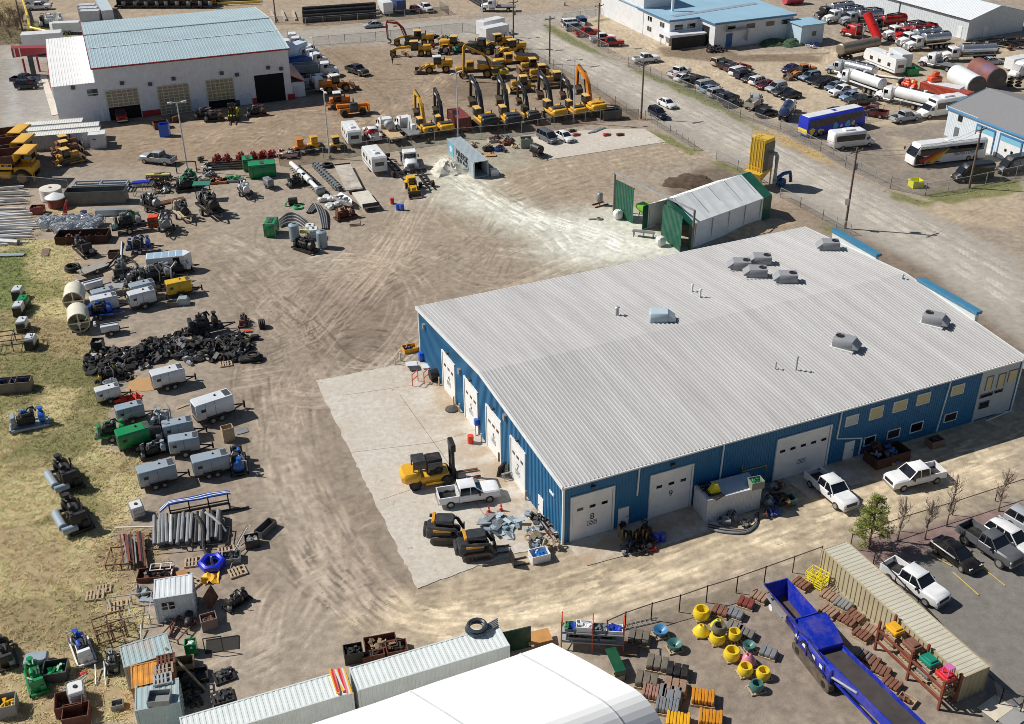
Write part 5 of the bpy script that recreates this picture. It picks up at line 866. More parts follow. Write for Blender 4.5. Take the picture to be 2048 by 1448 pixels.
def forklift_kit():
 return kit([('body',MB().rbox(-2.6,1.5,-.95,.95,.6,1.35,.15),'paint'),('counterweight',MB().rbox(-3.2,-1.3,-1.15,1.15,.8,1.95,.3),'paint'),('fender',MB().loft([[(-2.6,s*1.,1.5),(-2.6,s*1.3,1.5),(-2.6,s*1.3,1.62),(-2.6,s*1.,1.62)] for s in(1,)]+[[(-1.2,s*1.,1.4),(-1.2,s*1.3,1.4),(-1.2,s*1.3,1.52),(-1.2,s*1.,1.52)] for s in(1,)]),'paint'),('step',MB().bx(-.9,.9,-1.2,1.2,.55,.75),'paint'),('cab',MB().rbox(-.7,.85,-.7,.7,1.35,3.0,.1),'black',[('window',MB().bx(-.55,.8,-.72,.72,1.7,2.85).bx(.83,.88,-.58,.58,1.5,2.85),'glass')]),('cab_guard',MB().bx(-2.,-.75,-.7,.7,3.0,3.12).bx(-2.,-1.9,-.7,-.6,1.9,3.05).bx(-2.,-1.9,.6,.7,1.9,3.05).bx(-1.98,-.8,-.72,-.68,2.2,3.).bx(-1.98,-.8,.68,.72,2.2,3.),'grey'),('mast',MB().bx(1.75,2.05,-.75,-.55,.2,4.2),'black'),('mast',MB().bx(1.75,2.05,.55,.75,.2,4.2),'black'),('mast_head',MB().rbox(1.7,2.2,-.8,.8,3.6,4.4,.06).bx(1.8,2.0,-.6,.6,2.,2.2).bx(1.8,2.,-.6,.6,1.,1.2).cyl((1.9,0,.4),(1.9,0,3.7),.13),'black'),('carriage',MB().bx(2.05,2.25,-1.1,1.1,.3,1.2),'black'),('fork',MB().bx(2.2,4.6,-.75,-.5,.2,.3),'rust'),('fork',MB().bx(2.2,4.6,.5,.75,.2,.3),'rust')]+wheels([(1.2,-.95),(1.2,.95),(-1.9,-.85),(-1.9,.85)],.62,.5,'dark'))
FORK=forklift_kit()
YP=paint(*CAT,.35);YD=paint(202,150,48,.5);OR_=paint(214,126,28,.25)
HUBM=paint(150,110,40,.5);TRKM=mat('track_steel',(92,82,72),rough=.8,var=.3,dirt=.6,dirtcol=(140,118,95));BKT=mat('worn_bucket',(98,82,66),rough=.7,var=.3,dirt=.5,dirtcol=(60,48,40))
MACH=dict(DEF,paint=YP,paint2=BLACK,trk=TRKM,cover=DGREY,cw=YP,cabc=DGREY,roofc=paint(232,190,104,.2),boom=YP,bkt=BKT,badge=YP,hub=HUBM,dark=BLACK,rustbody=mat('worn_dump_body',(78,44,36),rough=.7,var=.3,dirt=.4,dirtcol=(120,96,80)),grey=metal(62,66,70),rust=RUST)
def mach(name,k,a,b,label,t='_',group=None,cat=None,scale=None,front=None,**kw):
 A,B_=S(t,*a),S(t,*b);y=head(A,B_);m_=dict(MACH);m_.update(kw); return put(name,k,label,cat or name.replace('_',' '),(A+B_)/2,y,group,m_,scale)
def gen_kit(L_=2.7,W_=1.25,H_=1.35,z=.55,axles=1):
 f_=L_/2
 p=[('housing',MB().rbox(-f_,f_,-W_/2,W_/2,z,z+H_,.07),'paint',[('exhaust_cap',MB().cyl((f_*.2,.1,z+H_),(f_*.2,.1,z+H_+.12),.12,.06),'black'),('air_grille',MB().bx(f_*.62,f_*.94,-W_*.36,W_*.36,z+H_-.01,z+H_+.015),'dark'),('side_vent',MB().bx(-f_*.75,-f_*.5,-W_/2-.012,-W_/2+.01,z+H_*.45,z+H_*.65),'black'),('end_grille',MB().bx(-f_-.012,-f_+.01,-W_*.38,W_*.38,z+.25,z+H_-.2),'dark'),('door_seam',MB().bx(-.015,.015,-W_/2-.008,-W_/2+.01,z+.1,z+H_-.1).bx(-f_*.5-.01,-f_*.5+.01,-W_/2-.008,-W_/2+.01,z+.1,z+H_-.1),'dark')]),('chassis',MB().bx(-f_,f_,-W_/2+.06,W_/2-.06,z-.2,z),'black'),('drawbar',MB().beam((f_,-.4,z-.1),(f_+1.1,0,z-.1),.1).beam((f_,.4,z-.1),(f_+1.1,0,z-.1),.1).bx(f_+1.05,f_+1.2,-.1,.1,.1,z+.2),'black'),('mudguard',MB().bx(-.45*axles,.45*axles,-W_/2-.2,-W_/2,z+.08,z+.14).bx(-.45*axles,.45*axles,W_/2,W_/2+.2,z+.08,z+.14),'black')]
 xs=(0,) if axles==1 else(-.42,.42)
 return kit(p+wheels([(x,s*(W_/2+.08)) for x in xs for s in(-1,1)],.33,.2))
GEN1=gen_kit();GEN2=gen_kit(3.5,1.5,1.6,.62,2)
def lighttower_kit():
 return kit([('housing',MB().rbox(-1.1,1.0,-.7,.7,.55,1.35,.07),'paint'),('mast',MB().beam((-1.5,0,1.55),(1.4,0,1.55),.16).beam((-1.5,.15,1.62),(1.4,.15,1.62),.1),'black'),('lamp_head',MB().rbox(-1.8,-1.5,-.45,-.05,1.4,1.75,.05),'paint'),('lamp_head',MB().rbox(-1.8,-1.5,.05,.45,1.4,1.75,.05),'paint'),('chassis',MB().bx(-1.1,1.1,-.6,.6,.4,.55).beam((1.,0,.45),(2.1,0,.45),.1),'black')]+wheels([(0,-.78),(0,.78)],.32,.2))
LTOWER=lighttower_kit()
def pump_kit(seed,L_=3.2,W_=1.5,trailer=False):
 r=random.Random(seed);z=.55 if trailer else .15;fr=MB().bx(-L_/2,L_/2,-W_/2,-W_/2+.12,z,z+.2).bx(-L_/2,L_/2,W_/2-.12,W_/2,z,z+.2).bx(-L_/2,-L_/2+.12,-W_/2,W_/2,z,z+.2).bx(L_/2-.12,L_/2,-W_/2,W_/2,z,z+.2).bx(-L_/2,L_/2,-.4,.4,z,z+.1)
 en=MB().rbox(-.9,.5,-.35,.35,z+.25,z+1.0,.08).rbox(-.7,.3,-.22,.22,z+.95,z+1.25,.06)
 for i in range(5):en.cyl((-.7+.25*i,-.45,z+.6),(-.7+.25*i,-.3,z+.9),.06)
 en.tube([(-.2,.3,z+1.1),(.1,.5,z+1.4),(.5,.45,z+1.5),(.7,.3,z+1.1)],.08)
 pu=MB().lathe([(.2,-.3),(.48,-.22),(.5,.2),(.25,.3)],12).tf(Matrix.Translation((1.05,0,z+.65))@Matrix.Rotation(R(90),4,'Y'));pu.cyl((1.05,.1,z+.7),(1.05,.1,z+1.45),.15).cyl((1.05,.1,z+1.4),(1.05,.1,z+1.5),.24)
 p=[('frame',fr,'frame'),('engine',en,'engine'),('pump',pu,'paint'),('radiator',MB().rbox(-1.35,-1.0,-.5,.5,z+.2,z+1.25,.04),'frame'),('air_filter',MB().cyl((-.6,.2,z+1.35),(-.1,.2,z+1.35),.16),'paint'),('exhaust',MB().tube([(-.5,-.3,z+1.1),(-.5,-.35,z+1.6),(-.35,-.35,z+1.8)],.06),'pipe'),('fuel_tank',MB().rbox(-L_/2+.15,-1.05,-.55,-.1,z+.1,z+.7,.06) if L_>3 else MB().rbox(.4,.8,-.65,-.3,z+.1,z+.5,.05),'box'),('control_box',MB().rbox(.2,.5,.35,.6,z+.8,z+1.4,.04),'box')]
 for i in range(2+seed%3):x=r.uniform(-L_/2+.2,L_/2-.2);y=r.uniform(-W_/2,W_/2);p.append(('pipe',MB().tube([(x,y,z+.2),(x+.1,y,z+1.+r.random()*.6),(x+r.uniform(-.6,.6),y*.5,z+1.2+r.random()*.5)],.06),'pipe'))
 if trailer:p+=[('drawbar',MB().beam((L_/2,-.4,z),(L_/2+1.2,0,z),.1).beam((L_/2,.4,z),(L_/2+1.2,0,z),.1),'frame')]+wheels([(0,-W_/2-.1),(0,W_/2+.1)],.34,.2)
 return kit(p)
PUMPS=[pump_kit(i) for i in range(3)];PUMPT=[pump_kit(3+i,3.4,1.5,True) for i in range(3)]
GR=dict(DEF,paint=paint(150,164,174,.15),dark=DGREY,frame=BLACK,engine=mat('oily_engine',(44,43,44),rough=.5,var=.5,scale=4,dirt=.3,dirtcol=(120,112,104)),pipe=GALV,box=GREY)
def gear(name,k,a,b,label,t='_',cat=None,group=None,scale=None,**kw):
 A,B_=S(t,*a),S(t,*b);m_=dict(GR);m_.update(kw); return put(name,k,label,cat or name.replace('_',' '),(A+B_)/2,head(A,B_),group,m_,scale)
PALLET=kit([('deck',[MB()][0].bx(-.6,-.46,-.5,.5,.12,.145).bx(-.36,-.22,-.5,.5,.12,.145).bx(-.12,.02,-.5,.5,.12,.145).bx(.12,.26,-.5,.5,.12,.145).bx(.46,.6,-.5,.5,.12,.145),'wood'),('stringer',MB().bx(-.6,.6,-.5,-.42,.0,.12).bx(-.6,.6,-.04,.04,.0,.12).bx(-.6,.6,.42,.5,.0,.12),'wood')])
def pallet(px,rz,label,t='_',group='wooden pallets on the ground',scale=1.,z=0.,col=None):return put('pallet',PALLET,label,'pallet',S(t,*px)+Vector((0,0,z)),rz,group,dict(wood=col or WOOD),scale)
REEL=kit([('drum',MB().cyl((0,-.42,0),(0,.42,0),.38,n=16),'drum'),('flange',MB().torus((0,-.45,0),.62,.05,'y',20,6).cyl((0,-.47,0),(0,-.43,0),.44,n=16).beam((-.6,-.45,0),(.6,-.45,0),.06).beam((0,-.45,-.6),(0,-.45,.6),.06),'rim2'),('flange',MB().torus((0,.45,0),.62,.05,'y',20,6).cyl((0,.43,0),(0,.47,0),.44,n=16).beam((-.6,.45,0),(.6,.45,0),.06).beam((0,.45,-.6),(0,.45,.6),.06),'rim2')])
def hose(name,pts,r,m,label,cat='hose',group=None,t='_',z=None):
 P_=[S(t,p[0],p[1])+Vector((0,0,(p[2] if len(p)>2 else r))) for p in pts];o=P_[0].copy();o.z=0;c_=[]
 for i in range(len(P_)-1):
  a,b=P_[max(i-1,0)],P_[i];c2,d_=P_[i+1],P_[min(i+2,len(P_)-1)]
  for k in range(6):u=k/6;c_.append(.5*((2*b)+(c2-a)*u+(2*a-5*b+4*c2-d_)*u*u+(3*b-a-3*c2+d_)*u**3)-o)
 c_.append(P_[-1]-o); return solo(name,MB().tube(c_,r,7),m,label,cat,o,0,group)
def sheet(px,sx,sy,m,label,t='_',rz=0.,tilt=(0,0),z=.08,name='metal_sheet',cat='sheet',group=None):
 return solo(name,MB().bx(-sx/2,sx/2,-sy/2,sy/2,-.02,.02).bx(-sx/2,sx/2,-sy/2,-sy/2+.04,-.06,.0),m,label,cat,S(t,*px)+Vector((0,0,z)),rz,group,None,tilt)
def crate_mb(L_,W_,H_,t_=.06):return MB().bx(-L_/2,L_/2,-W_/2,-W_/2+t_,0,H_).bx(-L_/2,L_/2,W_/2-t_,W_/2,0,H_).bx(-L_/2,-L_/2+t_,-W_/2+t_,W_/2-t_,0,H_).bx(L_/2-t_,L_/2,-W_/2+t_,W_/2-t_,0,H_).bx(-L_/2+.02,L_/2-.02,-W_/2+.02,W_/2-.02,.02,.08)
def bin_(px,L_,W_,H_,m,label,t='_',rz=0.,name='bin',cat='bin',fill=None,z=0.,group=None):
 o=thing(name,label,cat,S(t,*px)+Vector((0,0,z)),rz,group);obj('shell',crate_mb(L_,W_,H_),m,o)
 if fill:obj('contents',lumpy(L_-.2,W_-.2,H_*.7,hash(label)%97),fill,o)
 return o
def lumpy(L_,W_,z,seed,n=14):
 r=random.Random(seed);mb=MB()
 for i in range(n):mb.obox((r.uniform(-L_/2,L_/2)*.75,r.uniform(-W_/2,W_/2)*.75,z+r.uniform(-.1,.15)),(r.uniform(.2,.6),r.uniform(.1,.3),r.uniform(.05,.2)),(r.uniform(-.5,.5),r.uniform(-.5,.5),r.uniform(0,3)))
 return mb
def rackframe(px,L_,W_,H_,m,label,t='_',rz=0.,shelves=(.5,),name='steel_rack',cat='rack',b=.08):
 o=thing(name,label,cat,S(t,*px),rz)
 for x in(-L_/2,0,L_/2):
  for y in(-W_/2,W_/2):obj('post',MB().beam((x,y,0),(x,y,H_),b),m,o)
 for z in shelves:
  mb=MB()
  for y in(-W_/2,W_/2):mb.beam((-L_/2,y,z),(L_/2,y,z),b)
  for x in(-L_/2,0,L_/2):mb.beam((x,-W_/2,z),(x,W_/2,z),b*.8)
  obj('shelf',mb,m,o)
 return o
def tyre(px,r,label,t='_',group=None,z=0.,tilt=(0,0),rz=0.,m=None,flat=True):
 return solo('tyre_carcass',MB().lathe([(r*.55,-r*.25),(r*.92,-r*.25),(r,-r*.15),(r,r*.15),(r*.92,r*.25),(r*.55,r*.25)],16,(0,0,r*.25),False),m or TYRE,label,'tyre',S(t,*px)+Vector((0,0,z)),rz,group,None,tilt)
def tankcyl(px,r,h_,m,label,t='_',dome=.2,name='tank',extra=None,rz=0.,seams=True):
 o=thing(name,label,'tank',S(t,*px),rz);obj('shell',MB().lathe([(r,.15),(r,h_),(r*.75,h_+dome*.7),(.05,h_+dome)],22),m,o);obj('hatch',MB().cyl((0,0,h_+dome*.6),(0,0,h_+dome+.12),.22),GREY,o)
 for k in range(3):a=2.1*k;obj('foot',MB().bx(r*.8*math.cos(a)-.12,r*.8*math.cos(a)+.12,r*.8*math.sin(a)-.12,r*.8*math.sin(a)+.12,0,.2),GREY,o)
 return o
car('pickup','white',(985,372),(1335,606),'white pickup with a sunroof parked beside the tan container','vehicles on the asphalt lot','N')
car('sedan','black',(1345,205),(1560,358),'glossy black car parked between white and grey pickups on the asphalt','vehicles on the asphalt lot','N')
car('lifted','grey',(1525,120),(1850,338),'grey two-tone pickup with a long cargo bed on the asphalt lot','vehicles on the asphalt lot','N')
car('suv','white',(1708,90),(1975,262),'white suv with a dark sunroof beside the grey pickup','vehicles on the asphalt lot','N')
car('suv','silver',(1870,15),(2100,150),'white and silver suv half outside the right edge of the lot','vehicles on the asphalt lot','N')
car('pickup','white',(298,905),(535,1105),'white pickup with an empty bed backed toward the wide overhead door',None,'L')
car('pickup','white',(1178,868),(800,955),'white pickup with a spare wheel in its bed facing the pine',None,'L')
car('pickup','white',(515,672),(1075,585),'white pickup with scrap in its bed on the concrete pad',None,'I')
car('sedan','white',(1322,207),(1346,218.5),'white car driving on the gravel street behind a dark one');car('suv','navy',(1298,224),(1333,244),'dark suv driving on the gravel street')
car('sedan','silver',(763,53.5),(730,56),'silver car driving along the road across the top');car('pickup','dkgrey',(697,142),(732,153),'dark pickup driving through the equipment yard')
car('minivan','grey',(1082,274),(1110,289),'grey hatchback parked on the upper concrete slab','cars on the upper slab');car('sedan','white',(1113,271),(1145,288),'white car parked on the upper concrete slab','cars on the upper slab')
car('pickup','silver',(352,330),(283,322),'silver work truck with blue gear in its bed by the light pole',scale=1.05);car('pickup','navy',(28,166),(76,168),'black pickup parked at the red canopy','cars at the red canopy');car('suv','black',(32,178),(80,176),'black suv in front of the pickup at the red canopy','cars at the red canopy')
car('pickup','red',(238,226),(247,250),'red pickup nosing out of the first shop door');car('pickup','white',(55,20),(104,18),'white pickup nearest the yellow pipe at the top','pickups at the top left');car('pickup','white',(52,9),(95,7),'white pickup behind another white pickup at the top','pickups at the top left')
car('pickup','white',(840,16),(864,28),'white pickup behind the upper fence beside the blue trailer');car('hatch','maroon',(826,22),(840,27),'dark red car next to the blue trailer at the top')
g='vehicles by the corner fence'
car('minivan','blue',(655,205),(610,165),'blue car hidden behind a white van',g,'S');car('minivan','white',(495,215),(645,205),'white passenger van at the corner fence',g,'S',scale=1.12);car('minivan','silver',(520,240),(650,230),'silver minivan in front of the white van',g,'S');car('pickup','red',(610,285),(755,275),'bright red pickup next to the silver minivan',g,'S');car('pickup','white',(720,330),(880,320),'white pickup between two red pickups',g,'S');car('pickup','red',(790,358),(940,355),'red pickup nearest the corner gate post',g,'S')
car('suv','black',(950,150),(1065,135),'black suv by the white workshop',None,'S');car('suv','navy',(1015,165),(1085,160),'dark car behind a silver one at the workshop',None,'S');car('minivan','silver',(1040,195),(1110,185),'silver van at the workshop wall',None,'S')
g='stored vehicles along the fence'
car('pickup','white',(1065,495),(1215,480),'white pickup alone at the gate end of the fence',g,'S')
for kd,c,a,b,lb in(('pickup','white',(262,395),(425,345),'white pickup with red load in its bed by the fence'),('sedan','white',(335,445),(480,408),'white car squeezed beside a black pickup'),('pickup','black',(425,505),(680,452),'black pickup with a long black bed by the fence'),('minivan','silver',(575,540),(800,500),'silver blue minivan third from the black pickup'),('sedan','lblue',(630,590),(830,545),'light blue car by the fence'),('suv','silver',(705,640),(925,598),'silver wagon with roof rack by the fence'),('suv','navy',(835,700),(1045,650),'dark blue suv by the fence'),('conv','dkgrey',(905,752),(1115,722),'low dark grey car at the end of the fence row'),('sedan','black',(1305,875),(1500,830),'black car between two work trucks at the fence')):car(kd,c,a,b,lb,g,'b',.35)
g='stored vehicles in the middle row'
for kd,c,a,b,lb in(('suv','tan',(765,258),(920,218),'tan and black suv heading the middle row'),('suv','black',(850,300),(1010,255),'black suv second in the middle row'),('suv','dkgrey',(930,330),(1080,288),'dark suv third in the middle row with red lamps'),('sedan','red',(1050,312),(1150,290),'red car peeking out behind the dark suv'),('minivan','white',(990,378),(1160,335),'white minivan fourth in the middle row'),('suv','navy',(1040,412),(1215,368),'dark blue suv behind the white minivan'),('sedan','dkgrey',(1325,405),(1105,462),'dark green grey car with pale headlights in the middle row'),('suv','white',(1215,495),(1400,445),'bright white suv in the middle row'),('sedan','maroon',(1505,488),(1285,548),'maroon car in the middle row'),('suv','silver',(1625,525),(1400,580),'silver car between maroon and dark cars'),('sedan','dkgrey',(1690,575),(1490,622),'dark green car second from the near end'),('sedan','black',(1790,622),(1580,662),'black car at the near end of the middle row')):car(kd,c,a,b,lb,g,'b',.3)
g='stored vehicles in the third row'
for kd,c,a,b,lb in(('sedan','purple',(350,512),(240,548),'purple car beside the orange loader'),('suv','steel',(505,580),(375,606),'blue grey suv nearest the orange loader'),('sedan','black',(540,600),(432,632),'black car behind the blue grey suv'),('pickup','black',(640,618),(475,658),'black pickup with white nose in the third row'),('sedan','steel',(690,645),(560,680),'blue grey car next to the white pickup'),('pickup','white',(765,690),(600,722),'white pickup with blue windshield cover'),('sedan','lblue',(800,722),(680,750),'pale blue car beside the black pickup'),('pickup','dkgrey',(890,768),(735,782),'dark pickup carrying an orange cone'),('pickup','maroon',(960,870),(840,850),'maroon pickup with white load behind the blue coach'),('sedan','navy',(700,850),(540,860),'dark car mostly hidden behind the blue coach')):car(kd,c,a,b,lb,g,'T',.3)
car('pickup','silver',(1060,915),(1232,885),'silver pickup with equipment in its bed next to the shuttle bus',None,'T');car('sedan','silver',(1730,480),(1860,470),'silver car parked by the loose wheels',None,'T')
truck(TANKER4,'white','white',(905,692),(655,602),'white tank truck with bare rear next to the pale blue car','T');truck(TANKER4,'white','white',(1225,806),(935,735),'large white tank truck nearest the bus yard','T');truck(TANKER,'silver',POLI,(840,600),(582,535),'silver tank truck behind the white tank trucks','T')
truck(TANKER4,'white',POLI,(1755,440),(1410,455),'polished tank truck parked alone at the right','T',None,skirt=GALV)
g='tank trucks in front of the warehouse'
truck(TANKER,'white',POLI,(1435,350),(1150,378),'white cab tank truck nearest the camera in the warehouse row','T',g);truck(TANKER,'white',POLI,(1385,315),(1095,348),'white cab tank truck second in the warehouse row','T',g);truck(VACUUM,'red','red',(1330,285),(1065,308),'red and white vacuum truck in the warehouse row','T',g,'vacuum_truck');truck(VACUUM,'white',POLI,(1240,270),(990,295),'white vacuum truck next to the dumped red tank','T',g,'vacuum_truck')
truck(VACUUM,'silver',POLI,(930,170),(670,188),'steel vacuum truck behind the red one','T',g,'vacuum_truck');truck(VACUUM,'white',POLI,(800,150),(548,175),'white vacuum truck fourth from the workshop','T',g,'vacuum_truck');truck(TANKER,'black',POLI,(750,115),(485,150),'black and white tank truck farthest up the row','T',g)
truck(VACUUM,'black','red',(1075,215),(860,240),'vacuum truck with a red tank behind the dumped one','T',g,'vacuum_truck')
A,B_=S('T',905,318),S('T',690,258);y=head(A,B_);f_=Vector((math.cos(y),math.sin(y),0));m_=dict(DEF,cab=paint(*CLR['red'],.15),tank=paint(206,30,28,.1),frame=BLACK)
RT=put('vacuum_truck',kit(hood_cab(True)+[('chassis',MB().bx(-6.6,3.2,-.5,-.35,.85,1.15).bx(-6.6,3.2,.35,.5,.85,1.15).bx(-6.6,-6.4,-1.2,1.2,.8,1.1),'frame'),('tank',tank_mb(-3.,3.,.95,0).cyl((-3.1,0,0),(-2.9,0,0),1.1,n=16).cyl((0,0,0),(.12,0,0),1.05,n=16).tf(Matrix.Translation((-4.6,0,3.6))@Matrix.Rotation(R(-48),4,'Y')),'tank'),('lift_ram',MB().cyl((-2.,0,1.1),(-3.4,0,3.7),.14),'bump')]+heavy_wheels((-6.,-4.7,-3.4))),'red vacuum truck with its red tank tipped up','vacuum truck',B_-f_*3.6,y,g,m_)
A,B_=S('T',690,440),S('T',900,395);y=head(A,B_);t_=thing('tank_trailer','long weathered brown and silver tank trailer beside the fifth wheel camper','tank trailer',(A+B_)/2,y)
obj('tank',tank_mb(-5.6,5.6,1.15,2.3),mat('brown_tank',(150,138,122),rough=.35,metal=.5,var=.2,dirt=.4),t_);obj('chassis',MB().bx(-5.6,5.8,-.5,.5,.85,1.2),BLACK,t_)
for n_,me_,mk_,sb_,lc_ in kit(wheels([(x,s*.95) for x in(-4.4,-3.2) for s in(-1,1)],.5,.5)):o_=obj(n_,me_,TYRE,t_);o_.location=lc_
truck(TANKER,'white','blue',(1578,975),(1700,770),'white tank truck with a blue rear end backed to the fence','b',None,metalic=True,scale=.8)
def flat_truck(cabc,deckm,a,b,label,t='_',L_=5.,name='flatbed_truck',extra=(),scale=None):
 k_=kit(hood_cab()+[('deck',MB().bx(-L_-.2,-.4,-1.2,1.2,1.15,1.35).bx(-.5,-.4,-1.2,1.2,1.35,2.2),'deck'),('chassis',MB().bx(-L_,3.2,-.45,.45,.8,1.15),'frame')]+list(extra)+wheels([(2.75,-1.),(2.75,1.)],.5,.3)+wheels([(-L_*.65,-.95),(-L_*.65,.95)],.5,.55))
 A,B_=S(t,*a),S(t,*b);y=head(A,B_);f2=Vector((math.cos(y),math.sin(y),0)); return put(name,k_,label,'truck',B_-f2*3.6*(scale or 1),y,None,dict(DEF,cab=paint(*CLR[cabc],.25) if isinstance(cabc,str) else cabc,deck=deckm,frame=BLACK,tank=GALV,paint=paint(*CLR['white'],.25)),scale)
sides= lambda L_,h_:('dump_body',MB().bx(-L_-.2,-.5,-1.2,-1.1,1.3,1.35+h_).bx(-L_-.2,-.5,1.1,1.2,1.3,1.35+h_).bx(-L_-.2,-L_-.1,-1.1,1.1,1.3,1.35+h_),'deck')
flat_truck('silver',mat('pale_planks',(180,174,160),rough=.8,var=.2),(1190,800),(1310,700),'grey stake truck with its tailgate to the fence','b',4.,extra=[sides(4,.9)],scale=.8)
flat_truck('white',GREY,(1500,530),(1265,480),'stripped white truck missing its hood parts','T',4.5,'stripped_truck')
g=None
flat_truck('white',GALV,(120,260),(410,245),'white flatbed crane truck behind the shop','U',5.)
flat_truck('white',paint(225,228,230,.1),(100,330),(470,310),'white service truck second beside the shop','U',4.5,'service_truck',[('body_box',MB().rbox(-4.6,-.6,-1.2,1.2,1.3,2.4,.08),'deck')])
flat_truck('white',paint(205,220,232,.1),(160,560),(580,400),'white box truck beside the shop','U',7.,'box_truck',[('cargo_box',MB().rbox(-7.2,-.5,-1.25,1.25,1.3,4.0,.08),'deck')])
flat_truck('white',WHITE,(430,520),(680,490),'white crane truck with a folded boom beside the shop','U',5.,'crane_truck',[('crane_boom',MB().beam((-4,0,2.4),(1.5,.4,3.2),.4).cyl((-1,0,1.4),(-1,0,3.),.35),'paint')])
flat_truck('white',paint(28,96,168,.2),(260,650),(765,555),'white truck with a blue dump body beside the shop','U',5.6,'dump_truck',[sides(5.6,1.3)])
flat_truck('white',mat('brushed_steel',(178,182,186),rough=.3,metal=.6,dirt=.2),(340,760),(950,730),'white truck with a silver dump body beside the shop','U',5.6,'dump_truck',[sides(5.6,1.4)])
car('pickup','white',(440,900),(860,830),'white pickup half hidden by the red lean-to roof',None,'U')
flat_truck(WHITE,BLACK,(500,1010),(830,960),'bare truck chassis in the shade beside the shop','U',5.,'truck_chassis')
flat_truck('white',BLACK,(812,312),(824,346),'white day cab truck facing the camera beside a camper','_',3.)
flat_truck('white',mat('plank_deck',(190,165,130),rough=.8,var=.2,dirt=.3),(1160,1140),(1030,1010),'white flatbed truck with a plank deck at the fence','R',6.,extra=[('tank',tank_mb(-1.9,-.9,.8,2.3),'tank')])
flat_truck('white',GREY,(1290,1100),(1170,1000),'white bucket truck beside the first yellow excavator','R',4.5,'bucket_truck',[('boom',MB().beam((-1.5,0,1.4),(-2,0,3.8),.4).beam((-2,0,3.8),(-4.4,.4,2.6),.35).rbox(-5.2,-4.4,0,.8,2.2,3.2,.08),'paint')])
car('pickup','white',(985,1110),(930,1050),'white pickup loaded with red tanks beside the white camper',None,'R')
for x,y,lb in((937,1078,'red tank on the pickup by the camper'),(970,1072,'second red tank on the pickup by the camper')):solo('red_tank',MB().ball((0,0,0),.55,12),paint(196,40,48,.1),lb,'tank',S('R',x,y+16)+Vector((0,0,1.35)),0,'red tanks on a pickup')
GOLD=mat('bus_white',(232,233,232),rough=.35,var=.04,dirt=.15);BLUEB=paint(28,50,190,.05)
def bus(k,a,b,label,t,name,cat,paintm,roofm=None,scale=None,glass=GLASS):
 A,B_=S(t,*a),S(t,*b); return put(name,k,label,cat,(A+B_)/2,head(A,B_),None,dict(DEF,paint=paintm,roof=roofm or WHITE,glass=glass),scale)
cb=bus(COACH,(1690,1165),(1190,1225),'white coach with a red orange and yellow swoosh in the bus yard','T','coach','bus',GOLD)
side=1.318
for i,(c,pts) in enumerate((((30,28,30),[(6.5,.5),(6.5,2.2),(5.6,1.9),(3.4,1.0),(1.5,.45)]),((176,38,26),[(5.4,.45),(5.9,1.2),(4.6,1.6),(2.2,2.35),(3.2,1.5),(4.6,.9)]),((226,120,24),[(4.6,.45),(4.9,.9),(3.4,1.6),(1.2,2.6),(2.4,1.5),(3.8,.7)]),((236,196,40),[(3.6,.45),(3.9,.7),(2.6,1.5),(.4,2.75),(1.8,1.3),(2.9,.5)]))):
 for s in(-1,1):obj('swoosh',MB().prism(pts,s*side-.004-i*.003 if s<0 else side-.01,s*side+.01 if s<0 else side+.004+i*.003),mat('swoosh_%d'%i,c,rough=.35,var=.05),cb)
text('SIGNATURE',.75,mat('grey_lettering',(96,100,110)),cb,(-2.6,1.335,1.55),(R(90),0,R(180)))
text('SIGNATURE',.75,mat('grey_lettering'),cb,(-2.6,-1.335,1.55),(R(90),0,0))
bb=bus(COACH,(400,1012),(800,925),'bright blue coach with painted yellow and white pictures and a white roof','T','coach','bus',BLUEB)
for i,(x0,x1,z0,z1,c) in enumerate(((-6.4,-5.2,.5,1.7,(232,208,80)),(-4.6,-3.1,.5,1.3,(226,200,90)),(-1.,.2,.7,1.9,(96,170,214)),(.7,1.3,.8,1.4,(214,224,232)),(1.9,3.2,.6,1.8,(120,180,214)),(3.4,4.2,.7,1.6,(226,206,110)))):
 for s in(-1,1):obj('picture_panel',MB().loft([[(x0+(x1-x0)*(.5+.5*math.cos(a)*(1+.25*math.sin(3*a+i))),s*1.31+e,z0+(z1-z0)*(.5+.5*math.sin(a))) for a in np.linspace(0,5.8,12)] for e in(-.01,.01)]),mat('panel_%d'%i,c,rough=.4,var=.2,scale=3),bb)
obj('rear_panel',MB().bx(-6.87,-6.84,-1.1,1.1,.6,1.5),mat('panel_0'),bb)
bus(SHUTTLE,(570,1108),(925,1070),'white shuttle bus with its back to the fence','T','shuttle_bus','bus',GOLD);bus(SHUTTLE,(1560,835),(1255,880),'white shuttle bus facing the silver pickup','T','shuttle_bus','bus',GOLD,scale=1.15)
bus(VAN,(1795,1318),(1490,1352),'black van nearest the street fence','T','van','van',paint(30,30,34,.1));bus(VAN,(2090,1250),(1825,1300),'black van beside the garage doors','T','van','van',paint(30,30,34,.1));bus(VAN,(2075,545),(1965,575),'white motorhome at the right edge','T','motorhome','motorhome',GOLD,scale=1.1)
def trailer(k,a,b,label,t='_',name='camper_trailer',cat='trailer',scale=None,m=None,group=None):
 A,B_=S(t,*a),S(t,*b); return put(name,k,label,cat,(A+B_)/2,head(A,B_),group,dict(DEF,paint=m or WHITE,roof=m or WHITE,stripe=GREY),scale)
trailer(CAMPER,(762,352),(738,322),'white camper trailer in the middle yard beside the truck frame',scale=1.05);trailer(CAMPER,(712,296),(696,270),'white camper trailer behind the fence by the light pole');trailer(LONGCAMP,(1100,560),(880,470),'large white fifth wheel camper','T',scale=1.05)
BT=boxtrailer_kit(6.,2.4,3.2,False);trailer(BT,(1170,530),(1040,455),'white box trailer behind the fifth wheel camper','T','box_trailer')
